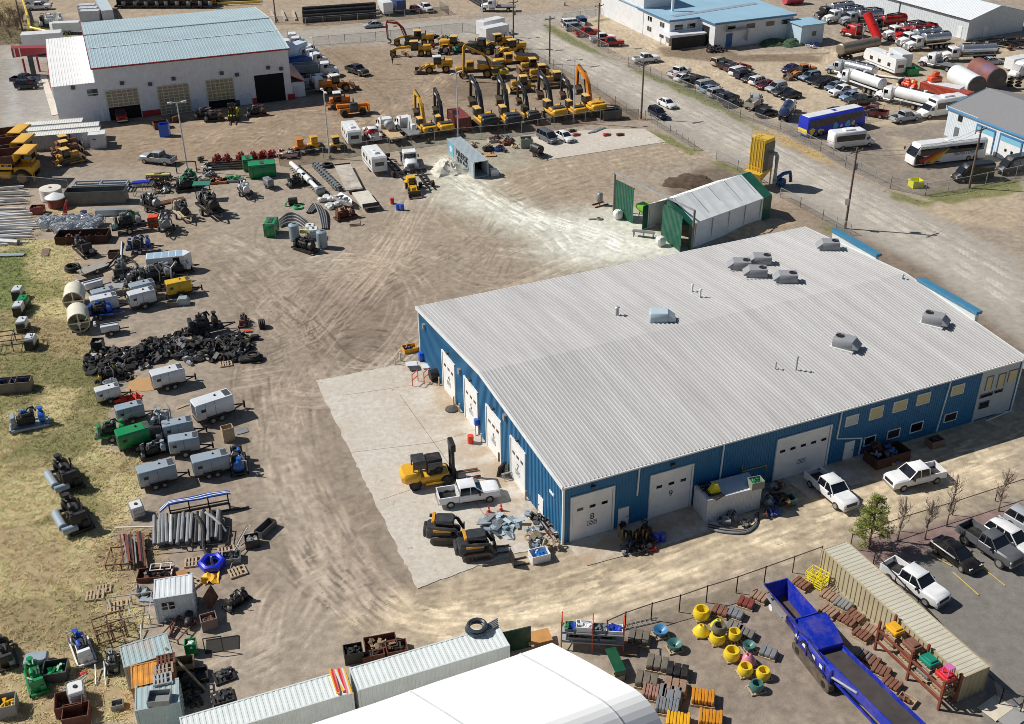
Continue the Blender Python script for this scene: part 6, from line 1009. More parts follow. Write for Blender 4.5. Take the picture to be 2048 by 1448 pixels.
BT2=boxtrailer_kit(6.,2.3,2.6);trailer(BT2,(1910,530),(2060,500),'white cargo trailer beside the motorhome','T','box_trailer');trailer(BT2,(1520,745),(1370,715),'white cargo trailer hidden beside the red container','T','box_trailer')
for a,b,c,lb in(((1085,125),(1040,85),'white','white box trailer at the upper fence'),((1190,112),(1130,70),'blue','blue sided box trailer at the upper fence')):trailer(BT,a,b,lb,'R','box_trailer',m=paint(*CLR[c],.2))
for a,b,lb in(((965,88),(1012,78),'nearer white van body in the machine yard'),((958,75),(1004,64),'farther white van body in the machine yard')):trailer(BT,a,b,lb,'_','cargo_trailer','trailer',1.1,group='white van bodies')
g='excavators lined up at the yard fence'
DK=metal(58,62,68,.15);BADGE=mat('white_badge',(214,218,222),rough=.4)
for t,a,b,lb,kw in(('X',(385,1075),(108,800),'all yellow excavator at the left end of the row',dict(cw=YP,boom=YP,badge=BLACK)),('X',(690,1040),(460,760),'yellow excavator with dark boom beside the red container',dict(boom=DK,badge=BADGE)),('X',(1470,960),(1105,640),'dark tailed excavator right of the red container',dict(boom=DK,cw=DK,badge=BADGE)),('X',(1900,930),(1600,610),'dark tailed excavator with an orange coupler',dict(boom=DK,cw=DK,badge=BADGE)),('Y',(400,975),(55,720),'dark tailed excavator, fifth of the row',dict(boom=DK,cw=DK,badge=BADGE)),('Y',(900,945),(455,640),'big yellow tailed excavator with dark boom, sixth of the row',dict(boom=DK,badge=BADGE)),('Y',(1285,890),(900,620),'yellow tailed excavator with dark boom behind the light pole',dict(boom=DK,badge=BADGE)),('Y',(1660,850),(1200,540),'orange yellow excavator at the right end of the row',dict(cover=YP,cw=YP,boom=OR_))):
 A,B_=S(t,*a),S(t,*b);y=head(A,B_);L_=(B_-A).length;s_=min(1.2,max(.8,L_/9.3));f_=Vector((math.cos(y),math.sin(y),0));mm=dict(MACH);mm.update(kw);e_=put('excavator',EXC,lb,'excavator',A+f_*2.95*s_,y,g,mm,s_)
 if 'left end' in lb:
  pl_=obj('badge_panel',MB().bx(-2.99,-2.955,-.55,.55,1.4,2.1),BLACK,e_);text('CAT',.6,mat('white_badge'),e_,(-3.,0,1.75),(R(90),0,R(-90)))
def exc2(k,a,b,span,tail,label,t,**kw):
 A,B_=S(t,*a),S(t,*b);y=head(A,B_);s_=(B_-A).length/span;f_=Vector((math.cos(y),math.sin(y),0));mm=dict(MACH);mm.update(kw);put('excavator',k,label,'excavator',A+f_*tail*s_,y,None,mm,s_)
RED_=paint(170,40,32,.2);exc2(REDEX,(770,560),(150,575),10.3,2.95,'red boomed excavator reaching left behind the graders','V',boom=RED_,cw=DK,paint=DK)
exc2(LONGARM,(1016,154),(926,163),12.3,2.95,'yellow long reach excavator with its arm folded up','_',boom=YD,paint=paint(206,186,40,.2),cw=paint(206,186,40,.2))
mach('grader',GRADER,(930,775),(290,795),'yellow motor grader nearest the walking person','V',None);mach('grader',GRADER,(1010,560),(340,580),'yellow motor grader behind the front grader','V',None)
g='wheel loaders in the machine yard'
mach('wheel_loader',LOADER,(1420,1080),(740,1120),'yellow wheel loader with its bucket toward the open yard','V',g,roofc=WHITE);mach('wheel_loader',LOADER,(1300,690),(1620,700),'yellow loader behind the long reach arm','V',g);mach('wheel_loader',LOADER,(620,330),(330,360),'orange roofed loader by the corner fence','W',g,paint=YD);mach('wheel_loader',LOADER,(900,430),(560,470),'yellow loader behind the dump truck','W',g);mach('wheel_loader',LOADER,(100,420),(380,440),'grey green tractor loader with large wheels','W',g,paint=metal(60,70,62),roofc=DGREY)
mach('dump_truck',ADT,(470,830),(-140,850),'yellow articulated dump truck behind the long reach excavator','W','articulated dump trucks',paint=YD);mach('dump_truck',ADT,(1260,660),(420,720),'orange yellow articulated dump truck with a dark bed','W','articulated dump trucks')
g='bulldozers in the machine yard'
mach('bulldozer',DOZER,(1220,1080),(610,1130),'bulldozer with its pale blade toward the open yard','W',g,paint=YD,bkt=mat('worn_blade',(196,170,120),rough=.6,var=.2,dirt=.3));mach('bulldozer',DOZER,(1490,880),(1010,910),'bulldozer in the middle of the group','W',g,paint=YD);mach('bulldozer',DOZER,(1310,760),(860,790),'bulldozer with tall exhaust stacks at the back','W',g,paint=YD);mach('bulldozer',DOZER,(1750,1010),(1300,1040),'bulldozer with a ripper nearest the street fence','W',g,paint=YD);mach('bulldozer',DOZER,(690,1270),(1260,1230),'orange bulldozer with a white cab roof beside the light pole','U',None,paint=OR_,roofc=WHITE);mach('wheel_loader',LOADER,(760,1010),(1080,960),'orange loader with a white roof behind the orange bulldozer','U',None,paint=OR_,roofc=WHITE)
p0,p1=S('U',930,1390),S('U',1400,1330);t_=thing('telehandler','long low orange telehandler in front of the orange bulldozer','telehandler',(p0+p1)/2,head(p0,p1));obj('boom',MB().beam((-2.9,0,1.9),(3.,0,1.6),.7,.6),OR_,t_);obj('body',MB().rbox(-2.6,2.4,-.9,.9,.6,1.5,.1),OR_,t_);obj('cab',MB().rbox(-.6,.9,-1.2,-.35,.8,2.4,.1),DGREY,t_);obj('carriage',MB().bx(2.9,3.1,-1.1,1.1,.4,2.),OR_,t_)
for n_,me_,mk_,sb_,lc_ in kit(wheels([(x,s*1.05) for x in(-1.8,1.8) for s in(-1,1)],.65,.45)):o_=obj(n_,me_,TYRE,t_);o_.location=lc_
mach('wheel_loader',LOADER,(818,368),(832,398),'small bright yellow wheel loader in the middle yard','_',None,scale=.72,paint=paint(226,176,20,.1),roofc=paint(226,176,20,.1))
mach('wheel_loader',LOADER,(480,570),(285,590),'old orange loader in the storage lot','T',None,scale=.85,paint=paint(190,112,40,.5),roofc=paint(190,112,40,.5))
g='quarry trucks at the left edge'
for a,b,lb in(((-53,362),(97,361),'quarry dump truck nearest the fence'),((-58,338),(93,338),'quarry dump truck in the middle of the three'),((-66,318),(86,318),'quarry dump truck farthest from the fence')):
 hk_=mach('quarry_truck',HAUL,a,b,lb,'_',g,'dump truck',None,paint=YP)
 if 'nearest' in lb:pl_=obj('badge_panel',MB().bx(.1,1.7,-2.38,-2.345,3.2,3.55),BLACK,hk_);text('CAT',.34,BADGE,hk_,(.9,-2.39,3.38),(R(90),0,0))
mach('forklift',FORK,(345,490),(620,445),'large orange yellow forklift with a tall black mast on the concrete pad','I',None,roofc=DGREY);mach('forklift',FORK,(470,225),(465,252),'small yellow forklift in front of the shop doors','_',None,scale=.8,paint=paint(226,206,50,.1),cat='forklift')
for a,b,lb in(((450,980),(740,985),'dark skid steer nearest the white pickup on the pad'),((725,1145),(1020,1105),'dark skid steer at the corner of the pad')):mach('skid_steer',SKID,a,b,lb,'I','skid steers on the pad',scale=1.14,paint=paint(214,150,40,.2),roofc=DGREY)
mach('bulldozer',DOZER,(128,330),(152,324),'rusty yellow loader of three parked in line','_','old loaders by the white containers',paint=YD,scale=.9);mach('bulldozer',DOZER,(126,314),(150,309),'middle old loader of three parked in line','_','old loaders by the white containers',paint=paint(130,84,50,.5),scale=.9);mach('bulldozer',DOZER,(124,303),(148,298),'farthest old loader of three parked in line','_','old loaders by the white containers',paint=paint(130,84,50,.5),scale=.9)
PG=paint(150,164,174,.15);PW=paint(206,210,214,.18);PGR=paint(0,134,74,.12);PBL=paint(20,74,150,.15)
g='generator trailers in the left yard'
for k,a,b,lb,t,c,sc in((GEN2,(860,860),(1135,790),'white tandem axle generator trailer beside the tan sheet','F',PW,1.02),(GEN2,(1280,1170),(1570,1075),'white tandem axle generator trailer standing apart to the right','F',paint(212,218,222,.12),1.18),(GEN1,(330,985),(520,935),'small white compressor trailer at the orange tarp','F',PW,.95),(GEN1,(530,1175),(745,1120),'grey generator trailer with a dark vent slot below the orange tarp','F',PG,1.05),(GEN1,(560,1440),(800,1370),'bright green generator trailer','F',PGR,1.25),(GEN1,(975,1340),(1210,1290),'grey generator trailer above the single grey one','F',PG,1.12),(GEN1,(1030,1480),(1275,1440),'grey generator trailer between two others, right of the green one','F',PG,1.1),(GEN2,(1035,350),(1270,290),'grey tandem axle generator nearest the white cube tank','G',PG,1.02),(GEN2,(1420,270),(1655,215),'grey tandem axle generator beside the blue pump','G',PG,1.),(GEN1,(485,1035),(745,970),'pale grey compressor farther of two by the cream tanks','i',PG,1.05),(GEN1,(490,1150),(775,1090),'white compressor nearer of two by the cream tanks','i',PW,1.2),(GEN1,(1010,960),(1290,890),'grey compressor with a sloped hood behind the white one','i',PG,1.15),(GEN1,(1000,1080),(1285,1010),'white compressor with a wheel showing, middle of the row','i',PW,1.2),(GEN1,(1490,920),(1790,860),'yellow and dark compressor trailer','i',paint(216,174,30,.15),1.15)):
 gear('generator_trailer' if 'generator' in lb else 'compressor_trailer',k,a,b,lb,t,'generator' if 'generator' in lb else 'compressor',g,sc,paint=c)
g='light towers in the left yard'
gear('light_tower',LTOWER,(340,860),(600,790),'white light tower trailer beside the plate rack','i',None,g,1.1,paint=PW);gear('light_tower',LTOWER,(745,395),(870,375),'white light tower trailer below the blue pump','E',None,g,1.0,paint=PW)
g='engine units standing in the grass'
for x,y,c,lb in((140,130,PW,'white engine unit at the top of the grass row'),(180,200,PGR,'green engine unit in the grass row'),(148,245,PW,'white engine unit below the green one'),(175,360,PW,'white engine unit with a boxy top, third white in the row'),(235,485,PW,'white engine unit at the bottom of the grass row')):
 t_=thing('engine_unit',lb,'engine unit',S('E',x,y),.1,g);obj('cover',MB().rbox(-.55,.55,-.75,.75,.55,1.5,.08),c,t_);obj('radiator',MB().bx(-.5,.5,-1.05,-.78,.2,1.3),BLACK,t_);obj('base',MB().bx(-.6,.6,-.9,.9,.05,.55),BLACK,t_);obj('exhaust',MB().cyl((.1,.1,1.45),(.1,.1,1.65),.08),BLACK,t_)
t_=rackframe((110,480),4.6,2.6,1.6,BLACK,'long dark pipe rack standing in the grass','E',.25,(.9,1.5))
for a,b,lb in(((60,800),(60,800),'galvanised cage bin of blue drums at the left edge'),((165,790),(165,790),'galvanised cage bin of blue drums next to the outer one')):
 t_=thing('cage_bin',lb,'bin',S('E',*a),.15,'cage bins in the grass');obj('panel',crate_mb(2.2,1.6,1.3),mat('dull_galvanised',(128,120,114),rough=.6,metal=.3,var=.2,dirt=.4),t_);obj('rail',MB().beam((-1.1,-.8,1.3),(-1.1,-.8,1.9),.08).beam((1.1,-.8,1.3),(1.1,-.8,1.9),.08).beam((-1.1,-.8,1.9),(1.1,-.8,1.9),.08),BLACK,t_)
for x,y in((35,770),(120,770),(190,755)):solo('drum',MB().cyl((0,0,0),(0,0,1.0),.32),paint(24,40,104,.1),'dark blue drum standing in a cage bin','drum',S('E',x,y+10)+Vector((0,0,.15)),0,'drums in the cage bins',None)
gear('pump_skid',PUMPS[0],(110,1085),(330,1040),'pump skid with a bright blue tank on top in the grass','E','pump','pump skids in the grass',1.25,paint=paint(30,100,190,.1),frame=PG)
for a,b,lb in(((570,420),(420,190),'black engine skid with grey tanks, upper of the pair in the grass'),((650,760),(470,440),'black engine skid with grey tanks, lower of the pair in the grass')):
 o_=gear('engine_skid',PUMPS[1],a,b,lb,'G','engine',"engine skids in the grass",1.55,paint=BLACK,box=BLACK,pipe=BLACK);o_.scale=(1.35,1.5,1.5)
 obj('cylinder_tank',MB().cyl((-1.,.95,.6),(.9,.95,.6),.28,n=12),PG,o_);obj('cylinder_tank',MB().cyl((-1.3,.2,.5),(-1.3,1.1,.5),.25,n=12),PG,o_)
gear('pump_trailer',PUMPT[0],(600,280),(880,260),'royal blue pump trailer in the row by the cream tanks','E','pump',None,1.,paint=paint(16,70,170,.1),frame=PBL);gear('pump_skid',PUMPS[2],(1700,1),(1760,400),'blue headed pump on a dark stand right of the generators','G','pump',None,1.15,paint=paint(20,90,170,.1));gear('pump_trailer',PUMPT[1],(920,310),(1290,280),'navy pump trailer beside the white enclosed trailer','i','pump',None,1.1,paint=PBL,frame=paint(16,44,100,.2));gear('pump_trailer',PUMPT[2],(860,1440),(960,1180),'black tracked engine unit among the generators','F','engine',None,1.3,paint=PG)
gear('pump_skid',PUMPS[0],(480,440),(200,180),'black frame with engine parts above the flat trailer','i','pump',None,1.35,paint=BLACK,pipe=DGREY);gear('pump_trailer',PUMPT[0],(360,1330),(560,1300),'green two wheel pump trailer at the edge of the grass','F','pump',None,1.0,paint=PGR,frame=PGR);gear('pump_skid',PUMPS[1],(1040,130),(1200,90),'grey and blue pump lying by the green generator','G','pump',None,.9,paint=PG)
gear('pump_skid',PUMPS[2],(380,760),(520,740),'dark engine block behind the small white compressor','F','engine',None,.95,paint=BLACK,box=paint(216,174,30,.2));gear('pump_skid',PUMPS[0],(1660,1230),(1780,1150),'black engine lying on the open dirt','G','engine',None,.75,paint=BLACK);gear('pump_trailer',PUMPT[1],(1180,360),(1490,290),'black machine on a flat trailer above the scrap heap','F','engine',None,1.3,paint=BLACK,box=BLACK,pipe=DGREY)
gear('pump_trailer',PUMPT[2],(1100,800),(1560,720),'long grey vacuum pump trailer with a side box','i','pump',None,1.45,paint=GREY,box=metal(150,146,138));gear('pump_skid',PUMPS[1],(1480,630),(1800,560),'pump with white cylinders before the enclosed trailer','i','pump',None,1.1,paint=WHITE);gear('pump_skid',PUMPS[0],(800,760),(880,500),'tall pump stand with upright pipes','i','pump',None,1.2,paint=GREY);gear('pump_skid',PUMPS[2],(1000,760),(1150,680),'grey manifold pump in the middle of the machine row','i','pump',None,1.1,paint=GREY)
bin_((1620,800),3.2,1.1,1.0,metal(150,146,138),'long grey steel box behind the yellow compressor','i',.1,'steel_box','box')
A,B_=S('i',1230,590),S('i',1720,540);ET=put('box_trailer',boxtrailer_kit(5.2,2.1,2.6),'white enclosed trailer with a pale blue panelled roof','trailer',(A+B_)/2,head(A,B_),None,dict(DEF,paint=WHITE,roof=paint(224,228,232,.1)),.95)
for i in range(5):obj('roof_panel',MB().bx(-2.45+i*.98,-1.6+i*.98,-.9,.9,2.655,2.67),mat('blue_skin',(150,178,200),rough=.4,var=.06),ET)
obj('side_door',MB().bx(1.,1.9,-1.08,-1.02,.7,2.45),mat('dark_opening',(14,14,16),rough=.9),ET);obj('name_strip',MB().bx(-1.3,.1,-1.058,-1.05,1.95,2.1),paint(60,120,140,.3),ET)
A,B_=S('i',270,640),S('i',640,500);t_=thing('flat_trailer','small flat utility trailer with a grey deck','trailer',(A+B_)/2,head(A,B_));obj('deck',MB().bx(-1.9,1.9,-.9,.9,.5,.6),mat('grey_deck',(150,146,140),rough=.8,var=.1),t_);obj('gate',MB().beam((-1.9,-.9,.6),(-2.3,-.9,1.7),.06).beam((-1.9,.9,.6),(-2.3,.9,1.7),.06).beam((-2.3,-.9,1.7),(-2.3,.9,1.7),.06),BLACK,t_);obj('drawbar',MB().beam((1.9,0,.5),(3.,0,.45),.1),BLACK,t_)
for n_,me_,mk_,sb_,lc_ in kit(wheels([(0,-.98),(0,.98)],.33,.2)):o_=obj(n_,me_,TYRE,t_);o_.location=lc_;[obj(q[0],q[1],RIM,o_) for q in sb_]
solo('hose_coil',MB().torus((0,0,.25),.9,.22).torus((0,0,.55),.85,.2),RUBBER,'black hose coil beside the flat trailer','hose',S('i',180,550),0)
t_=rackframe((760,850),2.2,1.5,.9,GALV,'perforated plate rack beside the light tower','i',.15,(.5,.9));obj('plate',MB().bx(-1.1,1.1,-.75,.75,.92,.95),GALV,t_)
bin_((750,370),1.5,1.1,.9,mat('brown_box',(96,74,62),rough=.8),'small brown steel box by the pipe bends','i',.1,'steel_box','box');bin_((1550,1030),1.3,.9,.6,mat('grey_box',(110,104,100),rough=.7),'open grey tray below the yellow compressor','i',.1,'tray','tray');solo('tool_chest',MB().prism([(-.8,0),(.8,0),(.8,.5),(.5,.95),(-.5,.95),(-.8,.5)],-.5,.5),paint(150,166,170,.15),'pale green grey tool chest below the yellow compressor','chest',S('i',1690,1010),.15)
for i,(p,r_) in enumerate((([(650,520),(760,430,.5),(850,380,.9),(900,330,1.6)],.14),([(760,560),(780,480,.6),(860,420,.8),(1000,430,.3)],.12),([(830,500),(920,440,.4),(1010,450,.3),(1060,520)],.12),([(700,540),(800,600,.4),(860,660,.9)],.08),([(840,460,.3),(880,330,1.8)],.2))):hose('suction_hose',p,r_,RUBBER if i!=4 else GREY,'black suction hose bend left of the enclosed trailer' if i!=4 else 'thick grey pipe bend leaning up beside the suction hoses','hose','bends beside the enclosed trailer','i')
for a,b,lb in(((545,240),(560,130),'cream open ended tank, farther of two in the grass'),((590,420),(575,265),'cream open ended tank, nearer of two in the grass')):
 A,B_=S('E',*a),S('E',*b);t_=thing('open_tank',lb,'tank',(A+B_)/2,head(A,B_),'cream open ended tanks');CRM=paint(226,220,200,.2);n=20
 ring= lambda x,r:[(x,r*math.cos(6.2832*k/n),1.35+r*math.sin(6.2832*k/n)) for k in range(n)]
 obj('shell',MB().loft([ring(1.6,.2),ring(1.6,1.3),ring(-1.6,1.3),ring(-1.6,1.2),ring(1.5,1.2)],False),CRM,t_);obj('spider',MB().beam((-1.55,0,.1),(-1.55,0,2.6),.14).beam((-1.55,-1.25,1.35),(-1.55,1.25,1.35),.14).cyl((-1.8,0,1.35),(-1.5,0,1.35),.25),CRM,t_);obj('cradle',MB().bx(-1.2,-1.,-1.,1.,0,.3).bx(1.,1.2,-1.,1.,0,.3),BLACK,t_)
t_=bin_((715,500),1.3,1.3,1.2,BLACK,'black mesh bin with parts beside the cream tanks','E',.1,'mesh_bin','bin',GREY)
blob=[]
for sd in range(5):
 r=random.Random(sd);mb=MB()
 for k in range(6):mb.obox((r.gauss(0,.25),r.gauss(0,.25),.3+r.uniform(-.1,.2)),(r.uniform(.3,.8),r.uniform(.2,.5),r.uniform(.15,.4)),(r.uniform(-.7,.7),r.uniform(-.7,.7),r.uniform(0,3)))
 mb.torus((r.gauss(0,.2),r.gauss(0,.2),.4),.35,.1,'zyx'[sd%3],12,5);blob.append(mb.mesh('scrap_part',True))
tor=[MB().torus((0,0,0),.55,.2,'z',16,6).mesh('tyre_carcass',True),MB().torus((0,0,0),.42,.17,'z',14,6).torus((0,0,.15),.4,.12,'z',14,6).mesh('hose_roll',True),MB().rbox(-.6,.6,-.4,.4,-.3,.3,.15).mesh('rubber_bag',True)]
heapx=[(165,720),(230,690),(300,688),(360,668),(420,672),(480,690)]
MIXM=[RUBBER,RUBBER,TYRE,BLACK,BLACK,mat('dark_grey_part',(64,66,70),rough=.5,var=.4)]
r=random.Random(4)
for i in range(250):
 u=r.random();x=175+u*320;cy=728-u*45+8*math.sin(u*9);y=cy+r.gauss(0,13);dst=abs(y-cy)/16
 z=max(.1,.75*(1-dst)*r.uniform(.3,1.1));p=S('_',x,y)+Vector((0,0,z));k=r.random()
 if k<.42:solo('scrap_part',blob[i%5],MIXM[i%6] if r.random()<.86 else GREY,'dark scrap part lying in the long black heap','scrap part',p-Vector((0,0,.25)),r.uniform(0,6.28),'loose parts in the black heap',r.uniform(.7,1.3))
 elif k<.72:solo('tyre_carcass',tor[0],TYRE,'worn black tyre lying in the long black heap','tyre',p,r.uniform(0,6.28),'tyres in the black heap',r.uniform(.7,1.1),(r.uniform(-.9,.9),r.uniform(-.9,.9)))
 elif k<.86:solo('hose_roll',tor[1],RUBBER,'rolled black hose lying in the long black heap','hose',p,r.uniform(0,6.28),'hose rolls in the black heap',r.uniform(.8,1.2),(r.uniform(-.6,.6),r.uniform(-.6,.6)))
 else:solo('rubber_bag',tor[2],RUBBER,'black bag lying in the long black heap','bag',p,r.uniform(0,6.28),'bags in the black heap',r.uniform(.7,1.2),(r.uniform(-.4,.4),r.uniform(-.4,.4)))
pallet((1535,615),.3,'pale pallet lying at the right end of the black heap','F',None,1.15);pallet((740,480),.2,'pallet lying flat behind the black heap','F',None,1.)
sheet((1700,415),1.6,.8,paint(214,160,30,.1),'bent yellow plate at the right end of the black heap','F',.4,(.3,.2),.4,'steel_sheet','plate');solo('hose_coil',MB().torus((0,0,.5),.8,.12).torus((.1,0,.7),.7,.1).rbox(-1.6,1.2,-.6,.5,0,.5,.15),RUBBER,'black hose coil on a tarp at the right end of the heap','hose',S('F',1790,570),.2)
gear('pump_skid',PUMPS[0],(1690,270),(1720,190),'small rusty pump standing right of the heap','F','pump',None,.7,paint=RUST,frame=RUST);solo('hose_bundle',MB().torus((0,0,.4),.55,.14,'x').torus((.25,0,.4),.55,.14,'x').torus((-.25,0,.4),.55,.14,'x'),RUBBER,'upright coils of black hose farthest right of the heap','hose',S('F',1880,260),.3);solo('burner',MB().rbox(-.5,.5,-.3,.3,.1,.6,.1).cyl((-.7,0,.3),(.7,0,.3),.12),RUBBER,'black and red motor lying right of the heap','motor',S('F',1810,375),.2);sheet((1740,305),.9,.4,paint(200,80,40,.1),'orange red plate right of the heap','F',.2,(.2,0),.2,'steel_sheet','plate')
sheet((690,810),1.9,2.6,mat('tan_sheet',(182,144,98),rough=.8,var=.06),'tan plywood sheet, left of two lying together','F',.25,(.04,.02),.08,'plywood_sheet','sheet',);sheet((780,812),1.8,2.6,mat('tan_sheet'),'tan plywood sheet, right of two lying together','F',.2,(.1,0),.14,'plywood_sheet','sheet')
mb=MB();rr=random.Random(3);n=14
vs=[(x*.23-1.6+rr.gauss(0,.05),y*.2-.6+rr.gauss(0,.06),max(.03,.22+.22*rr.gauss(0,1)*(0<y<6))) for x in range(n) for y in range(7)]
solo('orange_tarp',mb.add(vs,[(a*7+b,(a+1)*7+b,(a+1)*7+b+1,a*7+b+1) for a in range(n-1) for b in range(6)]),mat('orange_sheet',(216,52,26),rough=.55,var=.12),'crumpled orange red tarp beside the small white compressor','tarp',S('F',600,950),.3)
sheet((1120,1015),1.4,.35,WOOD,'short loose plank by the tandem generator','F',.7,(0,0),.06,'plank','plank');bin_((1560,1330),1.2,.9,1.6,WOOD,'open wooden crate standing on end by the generators','F',.5,'wooden_crate','crate');sheet((1680,1250),1.3,1.,GREY,'flat grey slab on the dirt beside the crate','F',.5,(0,0),.05,'slab','slab')
bin_((1925,660),2.2,.9,.7,metal(96,98,100),'open grey steel trough tilted on the dirt','G',1.1,'steel_trough','trough')
def cube_tank(px,label,t,rz,scale=1.,z=0.):
 o=thing('cube_tank',label,'tank',S(t,*px)+Vector((0,0,z)),rz,'caged cube tanks',scale);obj('bottle',MB().rbox(-.48,.48,-.56,.56,.16,1.15,.08),mat('milky_plastic',(214,216,214),rough=.5,var=.05),o);obj('lid',MB().cyl((0,0,1.15),(0,0,1.22),.14),BLACK,o);c_=MB()
 for k in range(6):
  x=-.5+k*.2;c_.bx(x-.01,x+.01,-.6,-.58,.1,1.15).bx(x-.01,x+.01,.58,.6,.1,1.15)
  y=-.58+k*.232;c_.bx(-.52,-.5,y-.01,y+.01,.1,1.15).bx(.5,.52,y-.01,y+.01,.1,1.15)
 for z_ in(.15,.5,.85,1.16):c_.bx(-.52,.52,-.6,-.58,z_-.012,z_+.012).bx(-.52,.52,.58,.6,z_-.012,z_+.012).bx(-.52,-.5,-.6,.6,z_-.012,z_+.012).bx(.5,.52,-.6,.6,z_-.012,z_+.012)
 obj('cage',c_,GALV,o);obj('base',MB().bx(-.5,.5,-.58,.58,0,.12),GREY,o); return o
cube_tank((1000,545),'white caged cube tank alone at the edge of the grass','G',.5,1.15)
A,B_=S('G',1240,560),S('G',1660,480);y=head(A,B_);L_=(B_-A).length;t_=thing('hose_stand','long black steel stand carrying blue and white flat hose','stand',A,y)
for x in(0,.33,.66,1.):obj('leg',MB().beam((L_*x,0,0),(L_*x,0,1.5),.12).beam((L_*x,-.6,0),(L_*x,.6,0),.12),BLACK,t_)
obj('beam',MB().beam((0,0,.75),(L_,0,.75),.1).beam((0,0,1.5),(L_,0,1.5),.12).beam((0,.5,.1),(L_,.5,.1),.12),BLACK,t_);obj('tine',MB().beam((L_*.5,-.6,.12),(L_+1.8,-.9,.12),.12),BLACK,t_)
for k in range(5):
 pts=[Vector((-.9,-.2+k*.13,.9))]+[Vector((L_*u,-.25+k*.13+.06*math.sin(7*u+k),1.62+.03*math.sin(11*u))) for u in np.linspace(0,1,9)]+[Vector((L_+.3,-.2+k*.13,1.5))];secs=[[(p.x,p.y-.065,p.z),(p.x,p.y+.065,p.z),(p.x,p.y+.05,p.z+.12),(p.x,p.y-.05,p.z+.12)] for p in pts]
 solo('flat_hose',MB().loft(secs),paint(226,230,236,.1) if k in(1,3) else paint(24,72,160,.1),('white' if k in(1,3) else 'blue')+' flat hose laid along the black stand','hose',A,y,'flat hoses on the stand')
HG=mat('grey_hose',(128,132,136),rough=.55,var=.2,dirt=.3)
for i in range(17):
 x=1120+i*30;c=[HG,HG,HG,HG,GALV,RUBBER][i%6] if i<10 else[RUBBER,HG,BLACK,HG][i%4];a=S('G',x+rnd.uniform(-8,8),770+rnd.uniform(-12,25)-i*1.5);b=S('G',x+rnd.uniform(2,22),590+rnd.uniform(-10,12)-i*2);a.z=.55;b.z=.75;o=a.copy();o.z=0
 solo('hose_length',MB().tube([a-o,(a*.5+b*.5)-o+Vector((0,0,.04)),b-o],.19,9).torus(tuple(a-o),.15,.05,'y',10,5),c,'straight length of grey suction hose on the hose rack' if c is not RUBBER and c is not BLACK else 'straight length of black suction hose on the hose rack','hose',o,0,'suction hoses on the rack')
rackframe((1370,740),7.2,2.4,.5,BLACK,'low dark rack under the suction hoses','G',.12,(.45,),'hose_rack')
for p,r_,lb in(([(1440,610,.9),(1480,700,.9),(1480,800,.4),(1510,850,.2)],.17,'thick black hose curling down from the rack'),([(1500,580,.9),(1580,640,.9),(1640,690,.4)],.16,'thick grey hose crossing over the rack'),([(1520,550,.6),(1590,560,.6),(1610,640,.5)],.12,'black hose loop behind the rack')):hose('suction_hose',p,r_,RUBBER if 'black' in lb else HG,lb,'hose',None,'G')
for i in range(9):
 a=S('G',880+i*20+rnd.uniform(-6,6),720+rnd.uniform(-15,15));b=S('G',905+i*20+rnd.uniform(-10,10),935+rnd.uniform(-30,25));a.z=b.z=.7;o=a.copy();o.z=0
 solo('steel_bar',MB().beam(a-o,b-o,rnd.choice((.12,.2,.3)),.14),[RUST,GREY,mat('red_oxide',(118,56,44),rough=.7,var=.2),BLACK][i%4],'long rusty steel bar on the low rack beside the hoses','steel bar',o,0,'bars on the low rack')
sheet((985,682),3.6,.16,paint(214,210,196,.1),'white plank across the steel bars','G',.03,(0,0),.85,'plank','plank');t_=rackframe((900,870),2.6,2.4,.62,RUST,'low rusty rack under the steel bars','G',.1,(.55,),'bar_rack')
bin_((1130,990),3.0,1.4,.5,RUST,'long rusty tray with a white frame on it','G',.1,'steel_tray','tray',BLACK);t_=thing('window_unit','white window frame lying on the rusty tray','frame',S('G',1170,950)+Vector((0,0,.5)),.12);obj('border',MB().bx(-.9,.9,-.45,-.38,0,.06).bx(-.9,.9,.38,.45,0,.06).bx(-.9,-.83,-.38,.38,0,.06).bx(.83,.9,-.38,.38,0,.06).bx(-.04,.04,-.38,.38,0,.06),WHITE,t_)
n=6;secs=[]
t_=thing('ring_float','royal blue six sided ring float with a dark centre','float',S('G',1540,915),.2);obj('ring',MB().torus((0,0,.4),.95,.32,'z',6,8,1.2),paint(18,40,196,.05),t_);obj('mast',MB().cyl((0,0,.2),(0,0,1.1),.1),GREY,t_)
vs=[(x*.25-.8+rnd.gauss(0,.05),y*.25-.6+rnd.gauss(0,.05),max(.03,.2+.15*rnd.gauss(0,1))) for x in range(7) for y in range(6)];solo('yellow_tarp',MB().add(vs,[(a*6+b,(a+1)*6+b,(a+1)*6+b+1,a*6+b+1) for a in range(6) for b in range(5)]),mat('yellow_sheet',(226,168,30),rough=.6,var=.08),'crumpled yellow tarp in front of the blue float','tarp',S('G',1530,1010),.2)
for x,y,rz,lb in((1400,890,.2,'grey broken pallet left of the blue float'),(1720,960,.5,'stack of dark pallets right of the blue float'),(1640,810,.3,'pallet above the blue float'),(1395,1045,1.0,'pallet leaning by the white shed'),(690,1130,.2,'white pallet lying in the grass'),(860,1210,.3,'broken pallet in the grass by the steel frames')):pallet((x,y),rz,lb,'G','pallets around the blue float',1.25)
pallet((750,1085),.25,'pale pallet behind the white one in the grass','G','pallets around the blue float',1.1)
bin_((1680,870),1.6,1.2,.6,GREY,'grey crate of pipe fittings by the blue float','G',.2,'crate','crate',BLACK);bin_((1830,760),1.3,1.1,.9,BLACK,'black bin with a tangle of cords by the trough','G',.3,'bin','bin',GREY)
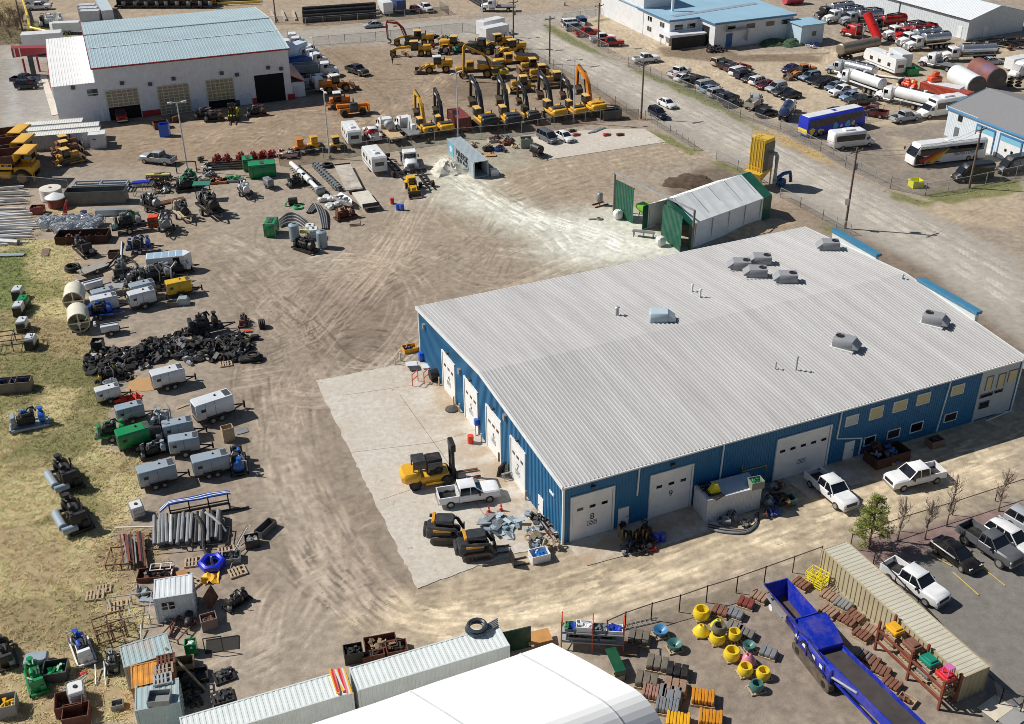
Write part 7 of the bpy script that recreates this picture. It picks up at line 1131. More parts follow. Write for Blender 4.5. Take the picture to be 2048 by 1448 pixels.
for i,p in enumerate(([(1720,760,.3),(1790,680,.9),(1830,690,1.)],[(1700,820,.3),(1800,700,1.)],[(1660,960,.1),(1740,790,.7)])):hose('pale_rope',p,.05,[WOOD,GALV,HG][i],'pale cord trailing from the black bin','cord','cords by the black bin','G')
hose('steel_pipe',[(1235,1025),(1260,920,.2)],.12,WHITE,'short white pipe lying beside the rusty tray','pipe',None,'G');sheet((1320,980),.9,.8,mat('orange_board',(186,130,80),rough=.8),'orange brown board beside the rusty tray','G',.5,(.2,0),.2,'board','board');sheet((1080,1155),1.5,.7,PG,'pale blue plate lying left of the white shed','G',-.1,(0,0),.1,'metal_plate','plate')
A,B_=S('G',1180,1320),S('G',1392,1285);y=head(A,B_);SHK=container_kit(3.1,2.5,2.6,.3,.03);t_=put('site_shed',SHK,'white corrugated site shed with a barred window','shed',(A+B_)/2+Vector((-math.sin(y),math.cos(y),0))*1.25,y,None,dict(c=PW,f=PW,r=paint(214,220,222,.1)))
W_=obj('window',MB().bx(-1.0,.0,-1.28,-1.2,1.3,2.0),GLASS,t_);obj('bars',MB().bx(-1.05,.05,-1.3,-1.281,1.62,1.68).bx(-.55,-.45,-1.3,-1.281,1.3,2.0),WHITE,W_)
for x,y_,sx,lb in((720,0,0,''),):pass
t_=rackframe((950,1270),3.4,2.8,1.1,GALV,'pale steel frame standing in the grass beside the shed','G',.2,(1.05,),'steel_trestle','frame');t_=rackframe((800,1400),2.2,2.,1.2,RUST,'rusty mesh frame in the grass beside the shed','G',.5,(.2,1.15),'steel_trestle','frame')
gear('propane_tank',kit([('tank',MB().cyl((-.9,0,.5),(.9,0,.5),.34,n=12).ball((-.9,0,.5),.34).ball((.9,0,.5),.34),'paint'),('cradle',MB().bx(-.7,-.5,-.4,.4,0,.3).bx(.5,.7,-.4,.4,0,.3),'frame')]),(1385,430),(1390,380),'black and white gas bottle standing below the shed','H','tank',None,1.,paint=BLACK)
hose('rusty_beam',[(1240,540,.2),(1300,420,.4)],.14,RUST,'rusty beam leaning below the shed','beam',None,'H');rackframe((1310,490),2.4,1.6,.5,RUST,'low rusty grating rack below the shed','H',1.2,(.45,),'steel_rack','rack')
sheet((1550,290),1.7,1.4,RUST,'rusty plate standing upright right of the shed','H',1.4,(1.2,0),.8,'steel_sheet','plate');bin_((1535,450),1.3,1.0,1.1,mat('pinkish_bin',(132,112,108),rough=.7),'grey bin with red straps right of the shed','H',.4,'bin','bin',RUST)
g=thing('cage','open dark mesh cage lying on the dirt','cage',S('H',1570,600),.2);obj('frame',MB().beam((-.7,-.6,0),(-.7,-.6,1.6),.07).beam((.7,-.6,0),(.7,-.6,1.6),.07).beam((-.7,-.6,1.6),(.7,-.6,1.6),.07).beam((-.7,-.6,.03),(.7,-.6,.03),.07).beam((-.7,.9,.03),(1.9,.9,.03),.07).beam((1.9,.9,.03),(1.9,-.6,.03),.07),BLACK,g);obj('mesh_floor',MB().bx(-.7,1.9,-.6,.9,.02,.03),mat('dark_mesh',(50,48,46),alpha=.55),g)
bin_((1405,640),.9,.8,1.2,PGR,'green box cabinet beside the mesh cage','H',.2,'cabinet','cabinet',WHITE)
C20=container_kit(6.06);RSTY=mat('rust_streaked_steel',(196,132,48),rough=.7,var=.35,dirt=.95,dirtcol=(112,60,46),scale=.9);PALEC=mat('pale_container',(160,178,180),rough=.5,var=.08,dirt=.3,dirtcol=(170,130,80),scale=.7)
def cont(k,a,b,label,t,c,r_,f_=None,side=0.,scale=None,z=0.):
 A,B_=S(t,*a),S(t,*b);y=head(A,B_);n_=Vector((-math.sin(y),math.cos(y),0)); return put('shipping_container',k,label,'container',(A+B_)/2+n_*side+Vector((0,0,z)),y,None,dict(c=c,r=r_,f=f_ or c),scale)
hz=2.59
for(p0,p1,lb,c,r_) in(((985,1068),(1312,1000),'nearest pale container of the lower left three',PALEC,PALEC),((960,905),(1270,835),'middle container with a yellow and rust roof',RSTY,RSTY),((905,750),(1260,640),'farthest pale container with orange rust spots',PALEC,mat('spotted_roof',(160,180,182),rough=.5,var=.08,dirt=.55,dirtcol=(196,120,40),scale=.5))):
 A,B_=S('H',*p0,hz),S('H',*p1,hz);A.z=B_.z=0;y=head(A,B_);n_=Vector((-math.sin(y),math.cos(y),0));put('shipping_container',container_kit((B_-A).length),lb,'container',(A+B_)/2+n_*1.22,y,None,dict(c=c,r=r_,f=c))
hz2=Vector((0,0,hz))
pallet_at= lambda x,y,lb,c:put('pallet',PALLET,lb,'pallet',S('H',x,y,hz)+Vector((0,0,.02)),.3,'pallets on the rusty roof',dict(wood=c),1.15)
for x,y,c,lb in((1215,700,RUST,'rusty pallet on the yellow container roof'),(1200,770,mat('grey_wood',(150,140,130),rough=.8),'grey pallet on the yellow container roof'),(1190,840,GALV,'galvanised grating on the pale container roof')):pallet_at(x,y,lb,c)
o=bin_((1170,960),1.6,1.2,.5,GREY,'grey steel box standing on the nearest pale container','H',.1,'steel_box','box');o.location=S('H',1170,990,hz)+Vector((0,0,.01))
hose('plank',[(1250,790,hz+.1),(1500,920,.15)],.1,WOOD,'long plank slanting down from the rusty container','plank',None,'H')
bin_((1355,760),1.5,1.1,.9,mat('tan_crate',(150,128,96),rough=.8),'tan crate in the shadow of the containers','H',.2,'crate','crate');bin_((1420,830),2.2,1.4,.4,BLACK,'dark flat tray in the shadow of the containers','H',.3,'tray','tray',RUBBER)
for x,y in((1445,930),(1420,980),(1440,1020)):tyre((x,y),.5,'worn tyre with a pale rim beside the pale containers','H','tyres by the pale containers',.0,(1.2,.2),.3)
for x,y,rz,lb in((1640,820,.5,'dark pallet of parts on the open dirt'),(1630,970,.4,'dark pallet of parts nearest the white roofed containers')):
 pallet((x,y),rz,lb,'H','dark pallets on the dirt',1.35,0,BLACK);solo('metal_part',lumpy(1.2,1.,.3,x),DGREY,lb.replace('pallet of parts','bundle of metal parts lying on a pallet'),'parts',S('H',x,y),rz,'metal parts on dark pallets')
gear('pump_skid',PUMPS[0],(70,770),(30,600),'black engine skid at the left edge of the grass','H','engine',None,1.0,paint=BLACK,pipe=BLACK);gear('pump_skid',PUMPS[1],(300,960),(250,760),'green engine in the grass at the bottom left','H','engine',None,1.02,paint=PGR,engine=paint(0,110,60,.2),frame=PGR,box=PGR);gear('pump_skid',PUMPS[2],(640,730),(580,570),'white framed skid with a blue motor','H','pump',None,1.02,paint=paint(24,80,190,.1),frame=WHITE,box=WHITE)
solo('mower_deck',MB().rbox(-.9,.9,-.6,.6,.2,.8,.15).bx(-.9,.2,-.62,-.6,.3,.7),PG,'grey and white boxy hood beside the green engine','hood',S('H',275,720),.2);bin_((420,810),1.8,1.6,1.0,DGREY,'dark open box with a green can inside','H',.2,'open_box','box',PGR);bin_((60,1070),1.5,1.5,1.2,mat('grey_planter',(140,138,134),rough=.8),'grey open box with yellow parts inside at the bottom left','H',.3,'open_box','box',paint(226,180,30,.05));bin_((520,1050),2.,1.7,1.1,RUST,'rusty mesh basket in the grass','H',.3,'mesh_basket','basket');bin_((570,1130),1.9,1.5,1.0,RUST,'rusty mesh basket at the bottom edge','H',.25,'mesh_basket','basket')
cube_tank((575,985),'white caged cube tank lying near the rusty baskets','H',.4,1.2);gear('pump_skid',PUMPS[1],(830,790),(830,690),'grey motor standing beside the pale container','H','motor',None,.7,paint=GREY);bin_((865,1040),.9,.7,.5,GREY,'small grey box before the brown grass','H',.3,'small_box','box')
for a,b in(((705,880),(705,760)),((775,890),(770,740)),((400,960),(640,830)),((470,980),(640,850)),((1035,550),(1040,470))):hose('steel_bar',[(*a,.1),(*b,.5)],.06,GALV,'thin pale steel bar lying in the grass','bar','bars lying in the grass','H')
sheet((600,800),.8,.3,paint(190,40,40,.1),'small red plate in the grass','H',.6,(0,0),.1,'plate','plate')
PO=mat('painted_pole',(214,216,216),rough=.45,var=.06,dirt=.3);rr=random.Random(8)
for i,(x,y,z) in enumerate([(48,376,.2),(52,378,.5),(57,388,.2),(55,391,.5),(50,392,.8),(56,402,.2),(55,405,.55),(52,407,.85),(56,418,.2),(60,424,.2),(66,430,.2),(68,433,.55),(66,437,.2),(70,442,.25),(72,447,.2),(75,452,.3),(71,456,.6),(70,459,.2),(60,463,.2),(66,468,.2),(64,474,.2),(62,478,.5),(58,486,.15)]):
 b=S('_',x+rr.uniform(-4,5),y);a=S('_',-45,y+5+rr.uniform(-4,6));solo('steel_pole',MB().cyl((0,0,0),b-a,.2,.15,8),PO,'white painted pole in the stacked rows at the left edge','pole',a+Vector((0,0,z)),0,'white poles stacked at the left')
hose('culvert',[(-20,485,.3),(38,489,.3)],.5,GREY,'short dark culvert lying below the white poles','pipe');sheet((5,512),6.,.9,PG,'pale blue flat beam lying in the green grass','_',.05,(0,0),.2,'steel_beam','beam');sheet((91,506),1.,2.6,mat('brown_plate',(120,100,84),rough=.8),'brown plate lying in the straw','_',.25,(0,0),.15,'plate','plate')
tankcyl((105,399),1.65,1.9,mat('chalk_white',(216,212,200),rough=.6,dirt=.3),'wide white tank with a tan stained top',dome=.05);t_=tankcyl((114,413),1.25,1.5,mat('brown_rust_tank',(130,72,54),rough=.7,var=.2,dirt=.3),'brown tank under a white conical lid',dome=.1);obj('lid',MB().lathe([(1.5,1.5),(1.5,1.6),(.1,2.3)],20),WHITE,t_)
bin_((77,426),1.9,1.3,1.1,paint(128,32,40,.2),'dark red box beside the white poles','_',.1,'steel_box','box',RUST);solo('chute',MB().prism([(-.4,0),(.3,0),(.4,1.2),(.7,2.2),(.5,2.3),(0,1.3)],-.4,.4).beam((-.5,-.4,0),(.2,-.4,1.),.1).beam((-.5,.4,0),(.2,.4,1.),.1),paint(170,34,44,.1),'bright red upright chute beside the brown tank','chute',S('_',131,430),.3);solo('plastic_pail',MB().cyl((0,0,0),(0,0,.8),.45,.5,14),paint(24,46,110,.1),'dark blue tub behind the cable reels','tub',S('_',169,432),0)
bin_((196,404),9.0,2.2,2.1,metal(104,108,108),'long grey open top steel tank','_',.075,'open_tank','tank',None)
t_=rackframe((204,380),8.2,2.0,1.2,PG,'pale blue steel frame behind the long grey tank','_',.075,(.1,.7,1.15),'steel_skid','frame',.22);sheet((284,372),6.,1.2,DGREY,'stack of dark steel plates behind the mesh cage','_',.08,(0,0),.5,'plate_stack','plates');t_=rackframe((290,388),3.,2.,1.7,GALV,'galvanised mesh cage with a blue cover','_',.1,(.1,1.7),'mesh_cage','cage',.06);obj('cover',MB().obox((-.4,.6,1.8),(2.6,.8,.2),(.1,0,.1)),paint(20,50,170,.1),t_)
for x,y,lb in((312,372,'black racking frame with yellow steel on top'),(328,372,'second black racking frame')):t_=rackframe((x,y),2.2,2.0,1.8,BLACK,lb,'_',.1,(.6,1.2,1.8));obj('load',MB().bx(-1.2,1.2,-.4,.3,1.85,2.05),paint(206,200,110,.3),t_)
rr=random.Random(2)
for i,(x,y) in enumerate([(85,452),(92,460),(98,447),(104,452),(112,447),(121,451),(130,446),(140,450),(147,446),(155,449),(163,445),(172,449),(180,446),(112,462),(142,461),(152,460),(160,463),(168,461),(178,459),(187,456),(196,452),(203,449),(124,470),(137,470),(176,470),(186,469)]):
 put('cable_reel',REEL,'grey steel cable reel standing in the crowd of reels','cable reel',S('_',x,y)+Vector((0,0,.68)),rr.uniform(-.3,.5)+.2,'steel cable reels',dict(drum=PG,rim2=paint(196,200,206,.2)),1.1,(rr.uniform(-.2,.2),0))
t_=rackframe((128,467),1.6,.4,2.,WHITE,'white ladder frame among the cable reels','_',.1,(.4,.8,1.2,1.6),'ladder','ladder',.06)
bin_((168,481),7.2,2.6,1.2,mat('dark_rust',(74,48,38),rough=.9,var=.35),'long dark rusty trough in front of the cable reels','_',.08,'rusty_trough','trough',RUST)
B0=loft_boat=MB();n=9
for nm,px,rz,m,lb,up in(('boat',(229,428),.1,mat('grey_hull',(138,142,144),rough=.6,var=.1),'grey boat hull turned upside down',-1),('boat',(688,408),-.95,WHITE,'white open motor boat on the ground',1)):
 secs=[]
 for i in range(n):u=i/(n-1);w_=.95*math.sin(math.pi*min(1,.35+u*.65)*.999+.0) if u>.3 else .9;w_=.95*(1-max(0,(u-.45)/.55)**2.2)+.02;secs.append([(5.2*(u-.5),-w_,.9+.2*u*u),(5.2*(u-.5),-w_*.6,.2+.3*u**3),(5.2*(u-.5),0,.05+.45*u**3),(5.2*(u-.5),w_*.6,.2+.3*u**3),(5.2*(u-.5),w_,.9+.2*u*u),(5.2*(u-.5),w_*.85,.88+.2*u*u),(5.2*(u-.5),0,.45+.35*u**3),(5.2*(u-.5),-w_*.85,.88+.2*u*u)])
 hb=MB().loft(secs)
 if up<0:hb.tf(Matrix.Translation((0,0,1.1))@Matrix.Rotation(math.pi,4,'X'))
 t_=thing(nm,lb,'boat',S('_',*px),rz);obj('hull',hb,m,t_)
 if up>0:obj('bench',MB().bx(-1.6,-1.2,-.75,.75,.75,.85).bx(-.2,.2,-.75,.75,.78,.88),DGREY,t_);obj('console',MB().rbox(.5,.9,-.4,.4,.8,1.3,.08),GREY,t_);obj('rail',MB().tube([(-2.4,-.9,1.0),(0,-.93,1.1),(2.,-.5,1.2)],.05).tube([(-2.4,.9,1.0),(0,.93,1.1),(2.,.5,1.2)],.05),GREY,t_)
gear('pump_trailer',PUMPT[0],(650,1000),(1100,940),'black trailer with a pale green cabinet and a green reel','f','trailer',None,1.4,paint=GREY,box=paint(150,178,170,.1),frame=BLACK);solo('hose_reel',MB().cyl((0,-.4,.9),(0,.4,.9),.85,n=18).cyl((0,-.5,.9),(0,-.4,.9),1.05,n=18).cyl((0,.4,.9),(0,.5,.9),1.05,n=18),paint(20,110,60,.1),'green hose reel behind the black trailer','reel',S('f',900,850),1.2)
t_=bin_((1235,880),1.5,1.3,1.3,paint(226,84,40,.1),'bright orange bin with a moulded lid','f',.1,'bin','bin');obj('lid',MB().rbox(-.75,.75,-.65,.65,1.25,1.5,.1),paint(226,84,40,.1),t_)
for a,b,lb,k,kw in(((1160,640),(1260,680),'grey engine on wheels at the top of the machine file',PUMPT[1],dict(paint=GREY)),((1380,800),(1460,1120),'grey radiator faced engine trailer below the orange bin',PUMPT[2],dict(paint=GREY,box=GREY)),((1520,640),(1800,900),'tan flat trailer loaded with a black engine',PUMPT[0],dict(frame=mat('tan_deck',(190,176,150),rough=.8),paint=BLACK)),((1700,320),(1800,240),'green pump beside the light pole foot',PUMPS[0],dict(paint=PGR,frame=PGR,box=PGR)),((1620,380),(1850,350),'dark loader bucket and parts by the brown beams',PUMPS[1],dict(paint=BLACK,box=BLACK))):gear('engine_trailer' if k in PUMPT else 'pump_skid',k,a,b,lb,'f','engine',None,1.25,**kw)
for i in range(3):hose('timber_beam',[(1310+i*12,560+i*14,.15),(1660+i*10,485+i*14,.15)],.17,mat('brown_beam',(140,104,76),rough=.8,var=.15),'brown timber beam lying beside the engines','beam','brown beams','f')
for i in range(4):a,b=S('g',660,330+i*30),S('g',1180,300+i*32);solo('black_pipe',MB().cyl((0,0,.2),b-a+Vector((0,0,.2)),.16,n=8),BLACK,'long black pipe lying behind the green containers','pipe',a,0,'black pipes behind the green containers')
GRN=paint(0,140,78,.15)
def gbox(a,b,L_,W_,H_,lb,nm='green_container'):
 A,B_=S('g',*a),S('g',*b);y=head(A,B_);t_=thing(nm,lb,'container',(A+B_)/2+Vector((-math.sin(y),math.cos(y),0))*W_/2,y);L_=(B_-A).length
 obj('housing',MB().rbox(-L_/2,L_/2,-W_/2,W_/2,.15,H_,.05),GRN,t_);e=MB()
 for x in(-L_/2,L_/2):
  for y_ in(-W_/2,W_/2):e.bx(x-.05,x+.05,y_-.05,y_+.05,.1,H_+.03)
 for y_ in(-W_/2,W_/2):e.bx(-L_/2,L_/2,y_-.04,y_+.04,H_-.03,H_+.04)
 obj('edge_frame',e,GREY,t_);obj('roof_vent',MB().bx(-.3,.3,-W_*.3,W_*.3,H_,H_+.06),DGREY,t_);obj('door_line',MB().bx(-L_*.36,-L_*.34,-W_/2-.012,-W_/2,.3,H_-.3).bx(.1,.13,-W_/2-.012,-W_/2,.3,H_-.3).bx(-L_*.35,L_*.2,-W_/2-.012,-W_/2,H_-.5,H_-.45),BLACK,t_)
gbox((1230,540),(1595,505),4.7,2.2,2.3,'large green equipment container near the light pole');gbox((1150,440),(1290,425),2,2,2.1,'smaller green container behind the large one');gbox((1430,1335),(1580,1335),1.5,2.6,2.1,'green upright generator cabinet in the open dirt','generator_cabinet')
gear('crew_machine',PUMPT[1],(560,900),(830,1110),'black machine trailer under a teal canopy','g','machine',None,1.6,paint=BLACK,box=DGREY);p=S('g',600,800);t_=thing('canopy','teal green canopy at the back of the black machine','canopy',p,.1);obj('roof',MB().bx(-1.3,1.3,-.9,.9,2.4,2.55),paint(48,128,108,.15),t_)
for x in(-1.1,1.1):obj('post',MB().bx(x-.06,x+.06,-.06,.06,0,2.4),BLACK,t_)
gear('pump_trailer',PUMPT[2],(1110,680),(1230,830),'white compact machine with open cab frame','g','machine',None,1.1,paint=WHITE,box=WHITE,engine=GREY);gear('compressor_trailer',GEN1,(1440,610),(1540,690),'small grey compressor in front of the green container','g','compressor',None,.8,paint=GREY);gear('pump_skid',PUMPS[0],(1790,640),(1980,600),'black pump skid left of the white drilling mast','g','pump',None,1.1,paint=BLACK,pipe=BLACK)
for x,y,lb in((780,270,'first red implement left of the pair of red engines'),(915,260,'red engine implement, left of the pair'),(1100,240,'red engine implement, right of the pair'),(1270,230,'red implement with rusty auger'),(1400,230,'red frame with a dark chute'),(1520,220,'round red implement at the end of the row')):gear('red_implement',PUMPS[(x//7)%3],(x-30,y+20+(x%40)),(x+30,y),lb,'g','implement',None,.68,paint=paint(190,30,44,.15),engine=paint(176,28,40,.3),frame=RUST,pipe=RUST,box=paint(190,30,44,.15))
for x,y,lb,c in((620,590,'low pile of orange timber skids','orange_wood'),(780,580,'rusty skid of fittings beside the timber skids','x'),(1000,560,'green slide and dark fittings before the green container','g')):t_=thing('fitting_skid',lb,'skid',S('g',x,y),.1);obj('base',MB().bx(-1.6,1.6,-.8,.8,0,.4),mat('orange_wood',(176,112,70),rough=.8,var=.25) if c!='g' else GREY,t_);obj('load',lumpy(3.,1.6,.6,x,26),RUST if c=='x' else(GRN if c=='g' else mat('mixed_grey',(110,104,98),rough=.7,var=.4)),t_)
t_=thing('goal_stand','dark steel goal frame behind the light pole','frame',S('g',370,450),.1);obj('post',MB().beam((-1.6,0,0),(-1.6,0,1.9),.15),BLACK,t_);obj('post',MB().beam((1.6,0,0),(1.6,0,1.9),.15),BLACK,t_);obj('beam',MB().beam((-1.6,0,1.9),(1.6,0,1.9),.15),BLACK,t_);sheet((1790,250),2.2,1.1,mat('purple_brown',(106,80,78),rough=.8),'purple brown slab at the yard fence','g',.0,(0,0),.5,'slab','slab')
A,B_=S('h',180,250),S('h',500,540);y=head(A,B_);L_=(B_-A).length;t_=thing('drilling_mast','long white and black drilling mast lying on the ground','mast',A,y);obj('white_tube',MB().cyl((0,-.5,1.4),(L_*.3,-.5,1.4),.4).cyl((L_*.32,-.4,1.2),(L_*.7,-.4,1.2),.5).cyl((L_*.72,-.4,1.1),(L_*.98,-.4,1.),.35),WHITE,t_);m_=MB()
for k in range(7):m_.tube([(0,.2+.13*k,.5+.12*(k%3)),(L_*.5,.1+.15*k,.6+.1*(k%2)),(L_,.3+.12*k,.3)],.09)
obj('black_pipe',m_,BLACK,t_);m_=MB()
for k in range(14):m_.beam((L_*k/14,-.9,.4),(L_*(k+.5)/14,.9,.9),.09)
obj('lattice',m_,BLACK,t_);obj('head',MB().rbox(L_-.6,L_+.5,-.9,.5,.2,1.3,.15),GREY,t_)
for i in range(24):
 u=i//2/11;x=430+u*270;y=205+u*280;p=S('h',x+(18 if i%2 else -14),y+(8 if i%2 else 0));solo('concrete_weight',MB().rbox(-.32,.32,-.28,.28,0,.55,.05).rbox(-.2,.2,-.35,.35,.5,.75,.05),mat('grey_weight',(112,116,118),rough=.8,var=.25),'grey pipe weight in the double row','weight',p,-.9+.1*(i%3),'grey pipe weights in a double row',1.15)
tyre((575,200),1.,'large tyre lying behind the pipe weights','h',None)
def deck(a,b,w_,lb,m):
 A,B_=S('h',*a,.7),S('h',*b,.7);A.z=B_.z=0;y=head(A,B_);L_=(B_-A).length;t_=thing('flat_deck',lb,'trailer',(A+B_)/2,y);obj('deck',MB().bx(-L_/2,L_/2,-w_/2,w_/2,.55,.72),m,t_);obj('frame',MB().bx(-L_/2,L_/2,-.6,-.4,.2,.55).bx(-L_/2,L_/2,.4,.6,.2,.55),BLACK,t_);obj('headboard',MB().bx(L_/2-.1,L_/2,-w_/2,w_/2,.72,1.3) if 'pale' in lb else MB().bx(-L_/2,-L_/2+.1,-w_/2,w_/2,.72,.9),BLACK,t_); return t_
deck((750,175),(900,475),2.6,'long weathered flat deck trailer with worn planks',mat('worn_planks',(184,176,164),rough=.85,var=.25,dirt=.6,dirtcol=(70,60,54),scale=.8));deck((965,500),(1100,685),2.6,'shorter pale flat deck with an open headboard',mat('pale_deck',(206,200,188),rough=.85,var=.1,dirt=.25))
for i in range(9):p=S('h',500+rr.uniform(0,190),570+rr.uniform(0,150));solo('white_bag',MB().rbox(-.5,.5,-.4,.4,0,.5,.18),mat('crumpled_film',(214,214,212),rough=.4,var=.1),'crumpled white bag in the heap beside the boat','bag',p,rr.uniform(0,3),'white bags beside the boat',rr.uniform(.9,1.5),(rr.uniform(-.3,.3),rr.uniform(-.3,.3)))
GH=paint(40,170,110,.1)
for x,y,lb,tl in((120,670,'green hose coil leaning on a black roll',1.2),(215,700,'green hose coil lying flat',0)):solo('green_hose',MB().torus((0,0,.12),.75,.1).torus((.05,0,.25),.7,.08),GH,lb,'hose',S('h',x,y),.3,None,None,(tl,.2))
solo('black_roll',MB().cyl((-.7,0,.55),(.7,0,.55),.55,n=14),BLACK,'black roll behind the green hose coils','roll',S('h',160,655),.2)
for i in range(10):hose('drain_hose',[(0+rr.uniform(-10,10),860+i*9,.2),(90,800+i*12,.45),(200,800+i*12,.5),(310,870+i*10,.2),(310-i*6,945,.15)],.11,RUBBER if i%3 else HG,'black drain hose looped behind the grey tanks','hose','hoses behind the grey tanks','h')
for i in range(10):hose('drain_hose',[(320+i*6,770,.2),(410+i*8,680+i*3,.5),(470+i*9,800,.5),(510+i*7,960,.2)],.11,RUBBER if i%3 else HG,'grey black hose hanging over the bundle beside the grey tanks','hose','hose bundle beside the grey tanks','h')
TKM=paint(140,160,170,.2);tankcyl((182,1085),.74,2.35,TKM,'pale grey upright tank, left of two','h');tankcyl((515,1175),.74,2.4,TKM,'pale grey upright tank, right of two','h')
cube_tank((370,1020),'white cube tank behind the right grey tank','h',.1,1.3);cube_tank((410,1060),'white cube tank touching the right grey tank','h',.1,1.3);gear('pump_skid',PUMPS[0],(220,1180),(400,1240),'black engine frame between the two grey tanks','h','engine',None,1.2,paint=BLACK,pipe=BLACK,box=BLACK);solo('yellow_hood',MB().rbox(-.6,.6,-.4,.4,.8,1.3,.15),paint(222,214,130,.1),'pale yellow hood behind the black engine frame','hood',S('h',300,1060),.1)
gear('implement',PUMPS[1],(690,850),(900,800),'rust red loader implement beside the boat','h','implement',None,1.05,paint=RUST,engine=RUST,frame=RUST,box=RUST,pipe=RUST);solo('fork_attachment',MB().beam((-.7,0,.1),(.9,0,.1),.1).beam((-.7,.5,.1),(.9,.5,.1),.1).beam((.9,-.2,.1),(.9,.8,.6),.12),RUST,'rusty fork frame lying by the red implement','frame',S('h',900,920),.2)
for x,y,c,lb in((1740,440,paint(180,40,44,.1),'red drum beside the loader'),(1785,490,paint(24,84,190,.1),'blue drum, left of two beside the loader'),(1822,492,paint(24,84,190,.1),'blue drum, right of two beside the loader')):solo('drum',MB().cyl((0,0,0),(0,0,.9),.3,n=14),c,lb,'drum',S('B',x,y),0)
def chassis(a,b,lb,t='B'):
 A,B_=S(t,*a),S(t,*b);y=head(A,B_);L_=(B_-A).length;t_=thing('truck_chassis',lb,'chassis',A,y);obj('rail',MB().bx(0,L_,-.5,-.35,.6,.85),BLACK,t_);obj('rail',MB().bx(0,L_,.35,.5,.6,.85),BLACK,t_);m_=MB()
 for k in range(6):m_.bx(L_*k/5.5,L_*k/5.5+.15,-.5,.5,.62,.8)
 obj('cross_member',m_,BLACK,t_);obj('axle',MB().beam((L_*.8,-1.,.5),(L_*.8,1.,.5),.18).bx(-.1,.2,-1.3,1.3,.4,1.),BLACK,t_)
 for x,s in((L_*.8,-1),(L_*.8,1)):o_=obj('wheel',wheel_mb(.5,.45),TYRE,t_);o_.location=(x,s*1.,.5)
chassis((1660,80),(1830,250),'bare black truck frame beside the camper');chassis((1950,200),(2040,330),'bare black truck frame below the white day cab')
A,B_=S('_',895,308),S('_',948.6,357);y=head(A,B_);L_=(B_-A).length;CG=mat('container_grey',(168,180,186),rough=.5,var=.08,dirt=.3);MK=put('shipping_container',container_kit(L_,2.44,2.75,.28,.03,True),'grey shipping container lettered MAERSK SEALAND with its end open','container',(A+B_)/2+Vector((-math.sin(y),math.cos(y),0))*1.22,y,None,dict(c=CG,r=CG,f=CG))
text('MAERSK',1.5,BLK,MK,(.9,-1.235,1.85),(R(90),0,0),'lettering',.02);text('SEALAND',1.22,BLK,MK,(1.1,-1.235,.75),(R(90),0,0),'lettering',.02)
LB=obj('emblem_panel',MB().bx(-L_/2+.7,-L_/2+2.9,-1.232,-1.2,.5,2.5),paint(92,178,206,.1),MK);st=[(-L_/2+1.8+(.8 if k%2 else .38)*math.sin(k*math.pi/7),1.5+(.8 if k%2 else .38)*math.cos(k*math.pi/7)) for k in range(14)];obj('star',MB().prism(st,-1.245,-1.2),WHITE,LB)
for s in(-1,1):obj('open_door',MB().bx(L_/2,L_/2+.06,s*1.2-.05,s*1.2+.05,.15,2.5) if s>0 else MB().bx(L_/2-1.15,L_/2,-1.33,-1.27,.15,2.5),CG,MK)
for i,u in enumerate((.05,.2,.38,.55,.72)):p=(A+B_)/2+Vector((-math.sin(y),math.cos(y),0))*2.9+Vector((math.cos(y),math.sin(y),0))*L_*(u-.5);solo('tyre_stack',MB().torus((0,0,.25),.55,.22).torus((.1,0,.7),.55,.22).torus((0,.1,1.15),.55,.22),TYRE,'stack of dark tyres along the far side of the grey container','tyres',p,u*3,'tyre stacks beside the grey container',1.1,None)
bin_((610,490),1.3,1.1,1.,WHITE,'white crate at the open end of the grey container','C',.2,'crate','crate')
for x,y_,lb,c in((560,290,'loose tyre pile behind the grey container',BLACK),(650,290,'blue bin with boards behind the grey container',paint(30,80,160,.1)),(600,220,'grey block behind the boards',CONC),(720,240,'rusty axle behind the grey container',RUST)):t_=thing('salvage_lot',lb,'salvage',S('C',x,y_),.3);obj('base',MB().bx(-.9,.9,-.6,.6,0,.5),c,t_);obj('load',lumpy(1.8,1.2,.65,x),RUST if x!=560 else RUBBER,t_)
sheet((580,335),1.8,1.,mat('tan_board'),'tan board behind the grey container','C',.1,(0,0),.15,'board','board');bin_((870,260),2.,1.7,1.6,mat('drab_bin',(132,138,126),rough=.7),'drab grey waste bin beside the upper slab','C',.15,'waste_bin','bin',GREY);gear('pump_trailer',PUMPT[0],(900,300),(1020,370),'black tank trailer at the edge of the upper slab','C','trailer',None,.9,paint=BLACK,box=BLACK);solo('black_tank',MB().cyl((-.9,0,1.2),(.9,0,1.2),.75,n=16),BLACK,'black horizontal tank on the slab edge trailer','tank',S('C',960,330),-.9)
for x,y_,lb,c in((1275,172,'red and white machine part on the upper slab',paint(190,40,46,.2)),(1525,172,'red part farther right on the upper slab',paint(190,40,46,.2)),(1635,170,'dark rusty part at the right of the upper slab',RUST),(1245,140,'dark open tray on the upper slab',BLACK)):t_=thing('machine_part',lb,'part',S('C',x,y_),.3);obj('casting',MB().rbox(-.6,.6,-.35,.35,.05,.45,.1),c,t_);obj('arm',MB().beam((.4,.2,.2),(1.1,.5,.15),.15),GREY,t_)
for i in range(7):a,b=S('C',1375+i*9,155-i*1.5),S('C',1470+i*8,112-i*.5);a.z=b.z=.15+.05*(i%2);o=a.copy();o.z=0;solo('steel_tube',MB().beam(a-o,b-o,.15),GALV,'blue grey steel tube in the bundle on the upper slab','tube',o,0,'steel tubes on the upper slab')
